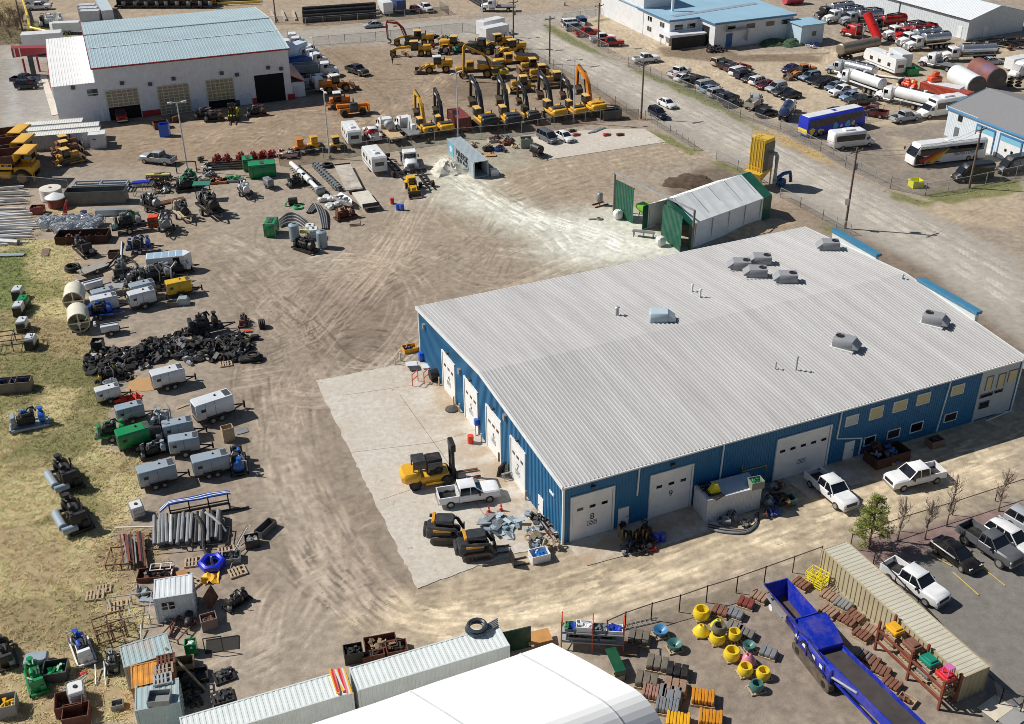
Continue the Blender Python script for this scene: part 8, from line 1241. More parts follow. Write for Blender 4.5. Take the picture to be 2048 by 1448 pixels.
for a,b,lb in(((395,232),(1575,140),'long white container nearest the haul trucks'),((385,150),(1560,52),'long white container in the middle of three'),((375,62),(1300,-8),'long white container closest to the shop')):
 A,B_=S('e',*a,hz),S('e',*b,hz);A.z=B_.z=0;put('shipping_container',container_kit((B_-A).length,2.44,2.59,.4),lb,'container',(A+B_)/2,head(A,B_),'white containers beside the shop',dict(c=PW,r=paint(234,232,222,.15),f=PW))
A,B_=S('e',1430,462),S('e',1635,445);y=head(A,B_);t_=thing('storage_shed','small white shed in front of the white containers','shed',(A+B_)/2+Vector((0,1.1,0)),y);obj('wall',MB().bx(-1.3,1.3,-1.1,1.1,0,2.4),PW,t_);obj('roof',MB().bx(-1.4,1.4,-1.2,1.2,2.4,2.55),WHITE,t_);obj('sign',MB().bx(-.7,-.2,-1.13,-1.1,1.6,1.8),RUST,t_)
bin_((1295,1062),1.7,1.5,2.2,paint(24,92,196,.1),'bright blue waste bin before the shop doors','Q',.1,'waste_bin','bin');bin_((1262,1000),2.6,1.6,1.2,RUST,'rusty dump hopper behind the blue waste bin','Q',.5,'dump_hopper','hopper');solo('rock_bucket',MB().prism([(-.8,0),(.8,0),(1.,.9),(.4,1.2),(-.7,1.)],-.7,.7),RUST,'rusty loader bucket lying before the shop','bucket',S('Q',1375,950),.6)
for x,y_,lb in((1600,920,'dark wheeled machine in the shade of the shop'),(1680,940,'second dark machine before the shop'),(2010,900,'grey parts at the edge of the shop shadow')):gear('old_machine',PUMPS[x%3],(x-60,y_+10),(x+60,y_),lb,'Q','machine',None,1.15,paint=RUST)
for x,y_,lb,c in((400,1180,'orange roller at the fence',OR_),(510,1160,'small yellow roller at the fence',YP),(680,1160,'yellow cab tractor at the fence',YP)):
 t_=thing('road_roller' if x<600 else 'tractor',lb,'roller' if x<600 else 'tractor',S('R',x,y_+20),.4);obj('body',MB().rbox(-1.2,.9,-.6,.6,.6,1.4,.12),c,t_);obj('drum',MB().cyl((1.1,-.7,.6),(1.1,.7,.6),.6,n=16),DGREY,t_)
 obj('cab',MB().rbox(-.6,.5,-.55,.55,1.4,2.5,.08),GLASS if x>600 else c,t_);obj('roof',MB().rbox(-.7,.6,-.65,.65,2.48,2.62,.05),c,t_)
 for s in(-1,1):o_=obj('wheel',wheel_mb(.6,.4),TYRE,t_);o_.location=(-.7,s*.65,.6)
A,B_=S('X',760,730),S('X',1030,970);y=head(A,B_);put('shipping_container',container_kit(6.06),'dark red container between the excavators','container',(A+B_)/2,y,None,dict(c=paint(120,48,44,.3),r=paint(140,62,60,.3),f=paint(110,44,40,.3)))
P_=S('_',785.5,128.3);SK=mat('skin',(150,110,88),rough=.6);CL=mat('dark_work_clothes',(34,34,38),rough=.9)
me=bpy.data.meshes.new('person');vs=[(0,0,.95),(0,0,1.2),(0,0,1.42),(0,0,1.52),(0,0,1.6),(.02,0,1.72),(.1,.2,1.4),(.0,.27,1.12),(.12,.26,.88),(-.02,-.2,1.4),(-.05,-.27,1.12),(.08,-.27,.88),(.06,.1,.9),(.16,.11,.5),(.12,.12,.08),(.25,.12,.04),(-.04,-.1,.9),(-.05,-.11,.5),(-.16,-.12,.08),(-.04,-.12,.04)]
me.from_pydata(vs,[(0,1),(1,2),(2,3),(3,4),(4,5),(2,6),(6,7),(7,8),(2,9),(9,10),(10,11),(0,12),(12,13),(13,14),(14,15),(0,16),(16,17),(17,18),(18,19)],[]);me.update()
pe=obj('person',me,CL);pe.location=P_;pe.rotation_euler.z=-2.2;tag(pe,'person in dark clothes walking across the equipment yard','person');sm=pe.modifiers.new('Skin','SKIN');pe.modifiers.new('Sub','SUBSURF').levels=1
rad=[.16,.17,.18,.07,.1,.09,.075,.055,.045,.075,.055,.045,.1,.075,.05,.05,.1,.075,.05,.05]
for v,q_ in zip(me.skin_vertices[0].data,rad):v.radius=(q_,q_*.85)
me.skin_vertices[0].data[0].use_root=True
obj('face',MB().ball((.03,0,1.66),.105,10,1.2),SK,pe);obj('hair',MB().ball((.0,0,1.7),.112,10,1.),CL,pe)
WC=mat('white_container',(206,214,212),rough=.45,var=.05,dirt=.2)
A,B_=S('O',427,405,hz),S('O',1197,178,hz);A.z=B_.z=0;y=head(A,B_);d_=Vector((math.cos(y),math.sin(y),0));L1=(B_-A).length
put('shipping_container',container_kit(L1,2.44,2.59,.3),'long white container with a hose coil on its roof, nearer the yard fence','container',(A+B_)/2,y,'white containers before the fabric building',dict(c=WC,r=paint(214,222,220,.12),f=WC))
put('shipping_container',container_kit(12.2,2.44,2.59,.3),'long white container running out of the bottom edge, left of its twin','container',A-d_*6.45,y,'white containers before the fabric building',dict(c=WC,r=paint(214,222,220,.12),f=WC))
o=S('O',1057,155,hz);solo('hose_coil',MB().torus((0,0,.2),.75,.17).torus((.05,0,.5),.7,.15),paint(40,56,70,.2),'dark hose coil lying on the white container roof','hose',o,0)
for i in range(5):a=S('O',1085,140+i*8,hz+.1);b=S('O',1165,95+i*9,hz+.1);solo('roof_pipe',MB().cyl((0,0,0),b-a,.07,n=6),HG,'grey pipe lying at the end of the white container roof','pipe',a,0,'pipes on the container roof')
for i in range(9):
 x=305+i*9;a=S('O',x,350+rnd.uniform(-8,8),hz+.1);b=S('O',x+rnd.uniform(25,50),475+rnd.uniform(-12,12),hz+.12);c=[(226,172,40),(200,50,60),(220,120,120),(214,214,210)][i%4]
 solo('barrier_board',MB().beam((0,0,0),b-a,.16,.08),paint(*c,.1),['yellow','red','pink','white'][i%4]+' board lying across the container roofs','board',a,0,'boards across the container roofs')
for x,yy,lb,L_,W_ in((430,300,'black wire bin behind the white containers',1.5,1.2),(568,240,'low rusty tray of sand behind the white containers',2.6,1.6),(650,262,'slatted crate of scrap behind the white containers',1.7,1.3),(530,300,'short dark trough behind the white containers',1.8,.6)):bin_((x,yy),L_,W_,1.1 if x==430 else .6,BLACK if x==430 else RUST,lb,'O',.25,'scrap_bin','bin',RUBBER if x!=568 else paint(150,130,104,.2))
solo('green_screen',MB().bx(-1.2,1.2,-.05,.05,0,2.2).bx(-1.2,-1.1,-.9,0,0,2.),paint(16,60,44,.2),'dark green screen standing behind the fabric building','screen',S('O',1262,255),.3);sheet((1375,215),2.,1.2,mat('orange_ply',(196,144,84),rough=.8),'orange plywood sheet behind the fabric building','O',.3,(.2,0),.6,'plywood_sheet','sheet')
TANC=mat('tan_container',(178,168,138),rough=.55,var=.06,dirt=.5,dirtcol=(140,112,80),scale=.6);A,B_=S('N',600,175,hz),S('N',1610,1078,hz);A.z=B_.z=0;put('shipping_container',container_kit((B_-A).length,2.6,2.59,.5,.06),'long weathered tan container beside the asphalt lot','container',(A+B_)/2,head(A,B_)+math.pi,None,dict(c=TANC,r=mat('tan_roof',(196,192,174),rough=.5,var=.05,dirt=.35,dirtcol=(164,134,96),scale=.35),f=TANC))
CB=paint(16,44,168,.32);A,B_=S('N',318,925),S('N',548,1222);y=head(A,B_);d_=Vector((math.cos(y),math.sin(y),0));nl=Vector((-d_.y,d_.x,0));O_=(A+B_)/2+nl*1.25;LT=(B_-A).length
CV=thing('mobile_conveyor','bright blue tracked conveyor with a big open feed hopper','conveyor',O_,y)
def lo(x,yy,z):p=S('N',x,yy,z)-O_; return Vector((p.dot(d_),p.dot(nl),z))
for s in(-1,1):o_=obj('track',track_mb(LT+.6,.5,.95),TRKM,CV);o_.location=(0,s*1.15,0);obj('roller',MB().cyl((-LT*.4,-.27,.45),(-LT*.4,.27,.45),.3).cyl((LT*.4,-.27,.45),(LT*.4,.27,.45),.3),BLACK,o_)
rim=[lo(95,455,3.1),lo(315,708,3.1),lo(482,655,3.1),lo(265,410,3.1)];bot=[Vector((p.x*.9+(-.3 if i in(0,3) else -.1),p.y*.45,1.5)) for i,p in enumerate(rim)]
hb=MB();th=[Vector((p.x,p.y,p.z)) for p in rim];cen=sum(th,Vector())/4;inr=[p+(cen-p).normalized()*.1 for p in th]
hb.add(th+bot,[(0,1,5,4),(1,2,6,5),(2,3,7,6),(3,0,4,7)]).add(inr+bot,[(4,5,1,0),(5,6,2,1),(6,7,3,2),(7,4,0,3)]).add(th+inr,[(0,1,5,4),(1,2,6,5),(2,3,7,6),(3,0,4,7)]);obj('feed_hopper',hb.mesh('feed_hopper'),CB,CV,)
obj('hopper_floor',MB().add([p+Vector((0,0,.02)) for p in bot],[(0,1,2,3)]),mat('dusty_belt',(92,78,68),rough=.9,var=.2),CV)
for a,b in((0,1),(2,3)):obj('hopper_ram',MB().beam(rim[a]*.8+rim[b]*.2+Vector((0,-.12 if a==0 else .12,-.5)),rim[a]*.3+rim[b]*.7+Vector((0,-.12 if a==0 else .12,-.9)),.16),GALV,CV)
xs=rim[1].x;cw_=1.05
obj('chute_cover',MB().loft([[(xs+.05,-1.25,1.4),(xs+.05,1.25,1.4),(xs+.05,1.25,3.1),(xs+.05,-1.25,3.1)],[(xs+1.6,-1.2,1.4),(xs+1.6,1.2,1.4),(xs+1.6,1.2,3.0),(xs+1.6,-1.2,3.0)],[(xs+2.9,-1.1,1.3),(xs+2.9,1.1,1.3),(xs+2.9,1.1,2.5),(xs+2.9,-1.1,2.5)]]),CB,CV)
e=lo(1075,1448,3.2);xe=max(e.x+5,xs+13);z0,z1=1.5,4.2
for s in(-1,1):obj('conveyor_side',MB().loft([[(xs+2.6,s*cw_-.05,z0-.2),(xs+2.6,s*cw_+.05,z0-.2),(xs+2.6,s*cw_+.05,z0+.75),(xs+2.6,s*cw_-.05,z0+.75)],[(xe,s*cw_-.05,z1-.5),(xe,s*cw_+.05,z1-.5),(xe,s*cw_+.05,z1+.35),(xe,s*cw_-.05,z1+.35)]]),CB,CV)
obj('belt',MB().loft([[(xs+2.5,-cw_+.08,z0+.3),(xs+2.5,cw_-.08,z0+.3),(xs+2.5,cw_-.08,z0+.38),(xs+2.5,-cw_+.08,z0+.38)],[(xe,-cw_+.08,z1+.05),(xe,cw_-.08,z1+.05),(xe,cw_-.08,z1+.12),(xe,-cw_+.08,z1+.12)]]),mat('belt_rubber',(64,58,56),rough=.85,var=.2),CV)
obj('chassis',MB().rbox(-LT*.5-2.5,LT*.5+.5,-.8,.8,.7,1.4,.1),CB,CV);obj('side_cabinet',MB().rbox(-2.6,2.4,-1.35,-.9,.95,2.3,.1),CB,CV,);obj('engine_box',MB().rbox(-1.4,1.2,.9,1.4,1.,2.1,.1),CB,CV)
for x in(-2.2,-1.2,.2,1.2):obj('label_plate',MB().bx(x-.2,x+.2,-1.375,-1.345,1.5,1.8),WHITE,CV)
obj('hand_rail',MB().tube([(-2.4,-1.5,2.4),(-1.,-1.55,2.9),(1.5,-1.5,2.7)],.04).tube([(-1.6,-1.45,1.6),(-1.2,-1.5,2.3),(.6,-1.45,1.4),(2.,-1.4,1.2)],.06),BLACK,CV);obj('side_rib',MB().bx(-2.2,-2.1,-1.4,-1.34,1.,2.25).bx(-.8,-.7,-1.4,-1.34,1.,2.25).bx(1.6,1.7,-1.4,-1.34,1.,2.25).bx(-.3,.1,-1.38,-1.34,1.1,1.4),BLACK,CV)
obj('under_truss',MB().beam((1.5,-.9,1.),(xe*.75,-.9,2.2),.14).beam((1.5,.9,1.),(xe*.75,.9,2.2),.14).beam((3.,-.9,1.3),(4.5,-.9,2.3),.1),CB,CV);obj('lift_ram',MB().cyl((2.2,-1.12,1.5),(5.4,-1.12,2.9),.1),GALV,CV)
w_=lo(150,615,2.4);obj('badge',MB().cyl((w_.x,w_.y*1.0-.03,2.3),(w_.x,w_.y-.06,2.3),.28,n=16),WHITE,CV)
LIN=mat('brown_liner',(122,80,64),rough=.7,var=.2,dirt=.4,scale=2);LINM=[LIN,mat('dusty_liner',(150,122,102),rough=.8,var=.2),LIN,mat('grey_liner',(120,116,112),rough=.6,var=.2)]
def loadpal(t,x,yy,rz,lb,m=LIN,group='loaded pallets in the corner yard',z=0.,sc=1.2,n=4,hh=.26,slabs=True):
 p=S(t,x,yy,z);put('pallet',PALLET,'pallet under the '+lb,'pallet',p,rz,'pallets in the corner yard',dict(wood=WOOD),sc)
 mb=MB()
 for k in range(n):w_=1.15/n;mb.rbox(-.58+k*w_,-.58+(k+.9)*w_,-.46+.03*(k%2),.46-.04*(k%3),.15,.15+hh-.03*(k%2),.03)
 return solo('liner_load',mb,m,lb,'load',p,rz,group,sc)
for i,(x,yy) in enumerate(((560,555),(660,615),(560,665),(745,700),(690,728),(860,800),(795,830),(930,1085),(1005,1178),(815,985),(855,1010),(65,560),(365,470))):loadpal('N',x,yy,-.75+rnd.uniform(-.12,.12),['white and tan','grey striped','pale board','brown slab','brown slab','tan and black','brown slab','reddish slab','long brown slab','dark slab','rusty slab','tan slab','brown plate'][i]+' load on a pallet by '+['the yellow frame','the tan container','the blue hopper','the tan container end','the conveyor chute','the rack corner','the rack','the open crate','the conveyor belt','the rack foot','the conveyor side','the pine side hopper','the fence and hopper'][i],[LINM[1],GREY,LINM[1],LIN,LIN,LINM[1],LIN,LIN,LIN,LINM[3],LIN,LINM[1],LIN][i])
bin_((1110,1290),1.3,1.,.3,WOOD,'open wooden crate with a brown casting in front of the rack','N',-.75,'wooden_crate','crate',LIN)
A,B_=S('N',885,918),S('N',1335,1345);y=head(A,B_);d_=Vector((math.cos(y),math.sin(y),0));nl=Vector((-d_.y,d_.x,0));LR=(B_-A).length;RK=thing('storage_rack','rust brown storage rack of loaded pallets beside the tan container','rack',A,y);RKM=mat('rack_rust',(126,62,46),rough=.6,var=.15,dirt=.25)
for u in(0,.52,1.):
 for yy in(0,1.6):obj('post',MB().beam((LR*u,yy,0),(LR*u,yy,3.),.18),RKM,RK)
for z in(.95,2.1):
 for yy in(0,1.6):obj('beam',MB().beam((0,yy,z),(LR,yy,z),.16),RKM,RK)
for i in range(8):
 z=2.18 if i<4 else 1.03;u=(.12,.4,.66,.9)[i%4];p=A+d_*LR*u+nl*.8+Vector((0,0,z));lb=['yellow tarp','brown liner','green topped','red topped','tan cloth','brown liner','grey plate','pale sack'][i]+' load on the '+('upper' if i<4 else 'lower')+' shelf of the rust rack, bay '+['one','two','three','four'][i%4];m=[paint(226,168,30,.1),LIN,paint(16,130,104,.1),paint(206,40,46,.1),LINM[1],LIN,GREY,LINM[1]][i]
 put('pallet',PALLET,lb.replace('load on','pallet on'),'pallet',p,y,'pallets on the rust rack',dict(wood=WOOD),1.15);solo('liner_load',MB().rbox(-.55,.55,-.45,.45,.15,.5,.06).rbox(-.3,.4,-.3,.3,.5,.62,.05),m,lb,'load',p,y,'loads on the rust rack',1.15)
t_=thing('pink_stool','pink open topped stool on the red load of the rack','stool',A+d_*LR*.92+nl*.8+Vector((0,0,2.9)),y);obj('top',MB().bx(-.3,.3,-.3,.3,.6,.68),paint(210,110,170,.0),t_)
for sx in(-1,1):
 for sy in(-1,1):obj('leg',MB().beam((sx*.28,sy*.28,0),(sx*.28,sy*.28,.6),.07),paint(210,110,170,.0),t_)
t_=rackframe((1632,1168),1.6,1.1,1.3,paint(232,214,40,.05),'bright yellow slatted safety frame by the tan container','_',-.8,(.15,.4,.65,.9,1.3),'safety_cage','frame',.07)
MY=paint(226,196,40,.15);MTL=paint(64,112,108,.2);MG=mat('worn_manganese',(104,98,88),rough=.6,var=.2,dirt=.3)
ringp=[(.42,0),(.62,.05),(.7,.35),(.62,.62),(.55,.8),(.42,.8),(.4,.5),(.36,.1)];conep=[(.72,0),(.74,.12),(.6,.35),(.3,.78),(.18,.85),(.12,.6)];bowlp=[(.4,0),(.45,.15),(.62,.5),(.6,.58),(.42,.5),(.15,.3),(.1,.1)]
for x,yy,pr,m,sc,lb,z in((1345,610,ringp,MY,1.1,'yellow crusher ring at the back of the group',.14),(1345,738,conep,MY,1.,'yellow crusher cone left of the group',.14),(1480,690,conep,paint(200,196,40,.1),.95,'yellow green crusher cone behind the worn ring',.1),(1472,800,ringp,MY,1.05,'low yellow ring under the worn ring',.12),(1480,775,ringp,MG,.95,'worn grey ring stacked on a yellow ring',.75),(1600,800,ringp,MY,.9,'yellow crusher ring on a tall stand',.5),(1585,930,ringp,MY,1.05,'yellow crusher ring in the middle of the group',.12),(1710,965,conep,paint(206,130,146,.05),.95,'pink crusher cone on a pallet',.12),(1720,865,bowlp,MTL,.9,'teal dish shaped casting on a pallet',.14),(1690,1050,ringp,MY,.95,'yellow crusher ring with a cut side in the front row',.12),(1830,1080,ringp,MY,.9,'yellow crusher ring at the right end of the front row',.12),(1778,1180,ringp,MTL,.85,'teal worn ring nearest the conveyor',.14),(1025,750,bowlp,paint(60,124,170,.1),1.05,'sky blue bowl casting by the fence',.1),(1135,860,bowlp,MTL,1.05,'teal green bowl casting in front of the blue one',.12)):
 p=S('M',x,yy);put('pallet',PALLET,'pallet under the '+lb,'pallet',p,.3,'pallets under the castings',dict(wood=WOOD),1.05);solo('crusher_casting',MB().lathe(pr,20,(0,0,0),False),m,lb,'casting',p+Vector((0,0,z)),0,None,sc*.95)
for i,(x,yy,m,lb) in enumerate(((860,790,MG,'dark grid plate with pale blocks near the orange rack'),(1005,1000,MG,'square grid plate on the dirt'),(1160,1060,BLACK,'black ribbed plates stacked on the dirt'),(1145,1180,LINM[1],'tan grid plates beside the rust slats'),(1105,1240,GREY,'pale slotted plate beside the tan grid'),(920,1130,MG,'dark grid plate in the building shade'),(975,1225,mat('rusty_slats',(150,112,96),rough=.7,var=.3),'rust streaked ribbed plates beside the white membrane'),(1080,1335,GREY,'grey ribbed plates beside the white membrane'),(1360,1265,paint(204,136,34,.4),'orange ribbed plates strapped with wood'),(1420,1430,paint(204,136,34,.4),'orange ribbed plates at the bottom edge'),(1165,1450,paint(226,170,30,.1),'yellow plates at the bottom edge by the membrane'),(1500,580,LIN,'rust red liners on a pallet by the fence'),(1615,600,GREY,'grey boards on a pallet by the fence'),(1700,515,paint(130,64,56,.2),'dark red plates by the blue hopper'),(1610,710,LINM[3],'small brown liners behind the tall ring'),(1700,755,LINM[3],'grey liners right of the tall ring'),(1875,905,GREY,'grey boards on a pallet near the conveyor'))):loadpal('M',x,yy,(-.25 if i<8 else -.5)+.3*(i in(8,9,10)),lb.replace('plates','plate load',1) if 'load' not in lb else lb,m,'plate stacks in the corner yard',0,1.5 if i<11 else 1.15,7 if i in(6,7,8,9,10) else 3,.32)
sheet((790,860),1.2,1.6,mat('brown_plate'),'brown ribbed plate beside the orange rack','M',-.2,(0,0),.2,'steel_sheet','plate')
A,B_=S('M',245,860),S('M',735,890-170+170);B_=S('M',730,890);ORK=mat('orange_rack',(206,84,44),rough=.5,dirt=.15);y=head(A,B_);LR=(B_-A).length;RK=thing('pallet_rack','orange upright pallet rack with parts on its shelves','rack',A,y)
for u in(0,.5,1.):obj('upright',MB().beam((LR*u,0,0),(LR*u,0,3.),.1).beam((LR*u,1.1,0),(LR*u,1.1,3.),.1).beam((LR*u,0,.5),(LR*u,1.1,.9),.06).beam((LR*u,0,1.6),(LR*u,1.1,2.),.06).beam((LR*u,0,2.9),(LR*u,1.1,2.9),.08),ORK,RK)
for z in(.9,1.8):obj('shelf',MB().bx(0,LR,0,1.1,z,z+.05),GALV,RK);obj('beam',MB().beam((0,-.02,z),(LR,-.02,z),.12),GREY,RK)
d_=Vector((math.cos(y),math.sin(y),0));nl=Vector((-d_.y,d_.x,0))
for i,(u,z,c,lb) in enumerate(((.12,1.86,paint(30,140,80,.05),'green belt folds on the orange rack'),(.17,1.86,paint(30,70,170,.05),'blue belt folds on the orange rack'),(.36,1.86,WHITE,'white box of tubes on the orange rack'),(.62,1.86,GREY,'grey box of fittings on the orange rack'),(.85,1.86,paint(28,66,190,.05),'blue box of parts on the orange rack'),(.2,.96,BLACK,'dark parts on the lower rack shelf, left bay'),(.45,.96,GREY,'grey parts on the lower rack shelf, middle'),(.75,.96,BLACK,'dark parts on the lower rack shelf, right bay'))):bin_((0,0),1.3 if i>1 else .7,.9,.5 if i==2 else .28,WHITE if i in(2,4) else GREY,lb,'M',y,'parts_box','box',c).location=A+d_*LR*u+nl*.55+Vector((0,0,z))
solo('green_belt',MB().bx(-.45,.45,-1.3,1.2,1.,1.05).bx(-.45,.45,-1.35,-1.3,.0,1.05),paint(16,78,52,.1),'dark green belt draped over a bench by the orange rack','belt',S('M',665,1010),.25);bin_((695,1090),.8,.6,.5,WOOD,'small wooden box in front of the green belt','M',.3,'wooden_box','box');t_=thing('ladder','grey ladder lying on the ground along the fence','ladder',S('M',780,680),head(S('M',640,690),S('M',1060,590)))
for s in(-.25,.25):obj('rail',MB().bx(-2.6,2.6,s-.03,s+.03,.05,.12),GALV,t_)
for k in range(12):obj('rung',MB().bx(-2.4+k*.43,-2.36+k*.43,-.22,.22,.06,.1),GALV,t_)
A,B_=S('K',1585,522),S('K',1182,628);put('shipping_container',container_kit((B_-A).length),'white container with doors standing against the blue building','container',(A+B_)/2+Vector((math.sin(head(A,B_)),-math.cos(head(A,B_)),0))*1.22,head(A,B_),None,dict(c=PW,r=paint(206,214,222,.1),f=PW))
solo('yellow_cone_hood',MB().loft([[(-.6,-.4,0),(.6,-.4,0),(.6,.4,0),(-.6,.4,0)],[(-.1,-.2,1.),(.2,-.2,1.),(.2,.2,1.),(-.1,.2,1.)]]),paint(220,206,40,.05),'yellow hood on the white container roof','hood',S('K',1245,395,hz),.3);bin_((1555,330),1.3,1.,.8,mat('drab_bin'),'grey crate of green bottles on the white container','K',.3,'crate','crate',paint(20,110,70,.1)).location=S('K',1558,352,hz)
for i in range(3):put('pallet',PALLET,'dark pallet lying on the white container roof','pallet',S('K',1185+i*38,360+i*32,hz)+Vector((0,0,.02)),.3+.2*i,'dark pallets on the container roof',dict(wood=BLACK),1.)
for i in range(4):hose('ground_hose',[(1200,650+i*10),(1330,680+i*9),(1480,690+i*6),(1560,640+i*3),(1575-i*8,560+i*8)],.12,HG if i%2 else BLACK,'grey hose curving in front of the white container','hose','hoses before the white container','K')
rr=random.Random(6)
def heap(t,x0,x1,y0,y1,n,mats_,lb,cat='scrap',zz=.5,sm=1.):
 for i in range(n):solo('scrap_piece',blob[i%5] if i%3 else lumpy(1.1*sm,.7*sm,.2,i,5),mats_[i%len(mats_)],lb,cat,S(t,rr.uniform(x0,x1),rr.uniform(y0,y1))+Vector((0,0,rr.uniform(0,zz)-.15)),rr.uniform(0,6),lb[:40],rr.uniform(.6,1.1)*sm)
heap('K',540,800,640,850,22,[BLACK,RUST,DGREY,mat('dark_brown_steel',(60,46,40),rough=.8,var=.3)],'dark scrap piece in the heap by door eight');heap('K',1300,1500,560,660,8,[GREY,DGREY],'grey scrap piece behind the hoses');heap('K',1620,1780,350,580,14,[DGREY,RUST,GREY,paint(30,70,150,.2)],'scrap piece beside the white container end');heap('L',680,900,680,790,20,[DGREY,GREY,RUST,paint(30,84,150,.2),WOOD],'scrap piece piled in the rusty waste bin',zz=1.2)
bin_((800,760),4.2,2.,1.2,mat('dark_rust'),'rusty scrap bin below the office windows','L',.42,'scrap_bin','bin');bin_((1130,655),1.6,1.1,.8,mat('brown_planter',(128,100,84),rough=.8),'brown planter box by the blue wall','L',.42,'planter','planter',DGREY);bin_((1790,485),1.6,1.,.7,paint(40,100,90,.2),'teal cart beside the white container end','K',.3,'cart','cart');pallet((1705,505),.4,'grey pallet beside the teal cart','K',None,1.15)
for x,yy in((805,770),(850,765)):solo('drum',MB().cyl((0,0,0),(0,0,.85),.3,n=14),paint(20,50,170,.1),'royal blue drum in the scrap by the building','drum',S('K',x,yy),0,'blue drums by the scrap heap')
solo('red_case',MB().rbox(-.4,.4,-.15,.15,0,.3,.05),paint(210,40,30,.05),'red case in front of the scrap heap','case',S('K',775,840),.3)
for i in range(9):x=520+i*26;solo('timber_stake',MB().beam((0,0,0),(0,0,1.3),.12),mat('tan_post',(150,128,84),rough=.7),'tan post standing in the dark scrap heap','post',S('K',x,740+25*(i%3)),0,'posts in the scrap heap')
for a,b in(((1490,495),(1660,425)),((1520,450),(1640,430))):hose('white_pipe',[(*a,.1),(*b,.15)],.07,WHITE,'white pipe lying by the end of the blue building','pipe','white pipes by the blue building','L')
cone=kit([('body',MB().cyl((0,0,.03),(0,0,.72),.17,.04,12),'o',[('band',MB().cyl((0,0,.36),(0,0,.5),.112,.08,12),'w')]),('base',MB().bx(-.2,.2,-.2,.2,0,.04),'o')])
for x,yy,t,lb in((985,748,'I','orange cone left of two by the grey panels'),(1096,732,'I','orange cone right of two by the grey panels'),(795,795,'T','orange cone in front of the stored pickup')):put('traffic_cone',cone,lb,'cone',S(t,x,yy),0,'orange cones',dict(o=paint(222,64,34,.05),w=WHITE),1.15)
PM=[PG,GREY,paint(130,150,160,.15),metal(110,116,122),paint(176,190,196,.1)]
for i in range(34):u=rr.uniform(0,6.28);q=math.sqrt(rr.random());sheet((1100+190*q*math.cos(u),870+125*q*math.sin(u)),rr.uniform(.5,1.4),rr.uniform(.3,.8),PM[i%5],'grey sheet metal panel in the scatter on the pad','I',rr.uniform(0,6),(rr.uniform(-.35,.35),rr.uniform(-.35,.35)),rr.uniform(.08,.45),'metal_offcut','panel','sheet metal panels on the pad')
for i in range(6):p=S('I',1050+rr.uniform(-120,180),880+rr.uniform(-90,90));solo('steel_cabinet',MB().rbox(-.4,.4,-.25,.25,0,.4,.03),PM[i%5],'grey cabinet lying among the panels on the pad','cabinet',p,rr.uniform(0,3),'cabinets on the pad',None,(rr.uniform(-.2,.2),.1))
heap('I',1340,1640,760,1100,26,[GREY,BLACK,DGREY,RUST,WOOD,PG],'scrap piece lying along the blue wall');bin_((1440,1165),1.7,1.2,.8,WHITE,'white crate with bright blue plastic at the pad corner','I',.35,'crate','crate',paint(20,110,190,.05))
for i in range(8):a,b=S('I',1410+rr.uniform(0,40),700+i*20),S('I',1570+rr.uniform(0,60),880+i*28);a.z=.5;b.z=.35;solo('steel_bar',MB().beam((0,0,0),b-a,.1),[GREY,WOOD,BLACK,GALV][i%4],'long bar lying along the blue wall','bar',a,0,'bars along the blue wall')
solo('black_board',MB().bx(-.6,.6,-.1,.1,0,1.3),BLACK,'black panel leaning by the overhead door','panel',S('I',1090,400),1.,None,None,(.2,0));t_=thing('saw_horse','grey saw horse beside the overhead door','trestle',S('I',1170,440),.4);obj('top',MB().beam((-.8,0,.75),(.8,0,.75),.12),GALV,t_)
for sx in(-1,1):
 for sy in(-1,1):obj('leg',MB().beam((sx*.6,sy*.35,0),(sx*.6,0,.75),.07),GALV,t_)
tray_=thing('fork_pallet','black fork attachment standing at the pad corner','fork',S('I',1250,1200),.3);obj('back',MB().bx(-.6,-.5,-.6,.6,0,1.3),BLACK,tray_);obj('tine',MB().bx(-.5,.9,-.5,-.38,.05,.12),BLACK,tray_);obj('tine',MB().bx(-.5,.9,.38,.5,.05,.12),BLACK,tray_)
bin_((180,545),1.7,1.3,.5,paint(232,160,30,.05),'orange yellow hopper tray at the back corner of the building','J',.4,'hopper_tray','tray',BLACK);solo('blue_box',MB().rbox(-.35,.35,-.3,.3,0,1.1,.05),paint(24,84,190,.05),'blue box against the blue wall','box',S('J',290,640),.4);solo('black_tank',MB().cyl((-.5,0,.8),(.5,0,.8),.6,n=16).bx(-.4,.4,-.4,.4,0,.4),BLACK,'black tank beside the overhead door','tank',S('J',400,815),.4)
for x,yy in((230,850),(335,830)):t_=thing('pipe_barrier','orange red barrier frame on the pad','barrier',S('J',x,yy),1.1,'barrier frames on the pad');obj('frame',MB().beam((-.6,0,0),(-.6,0,1.5),.07).beam((.6,0,0),(.6,0,1.5),.07).beam((-.6,0,1.5),(.6,0,1.5),.07).beam((-.6,0,.8),(.6,0,.8),.07),paint(206,74,44,.1),t_)
for x,yy,lb in((195,680,'white appliance scrap by the barrier frames'),(225,720,'grey plates by the barrier frames'),(340,700,'pale board against the blue wall')):sheet((x,yy),1.3,.9,WHITE if x!=225 else DGREY,lb,'J',.3,(.1,.1),.2,'metal_offcut','panel')
solo('well_cover',MB().lathe([(.75,0),(.7,.2),(.1,.42)],16),metal(86,84,82),'dark domed cap on the wet pad','cap',S('J',560,1085),0)
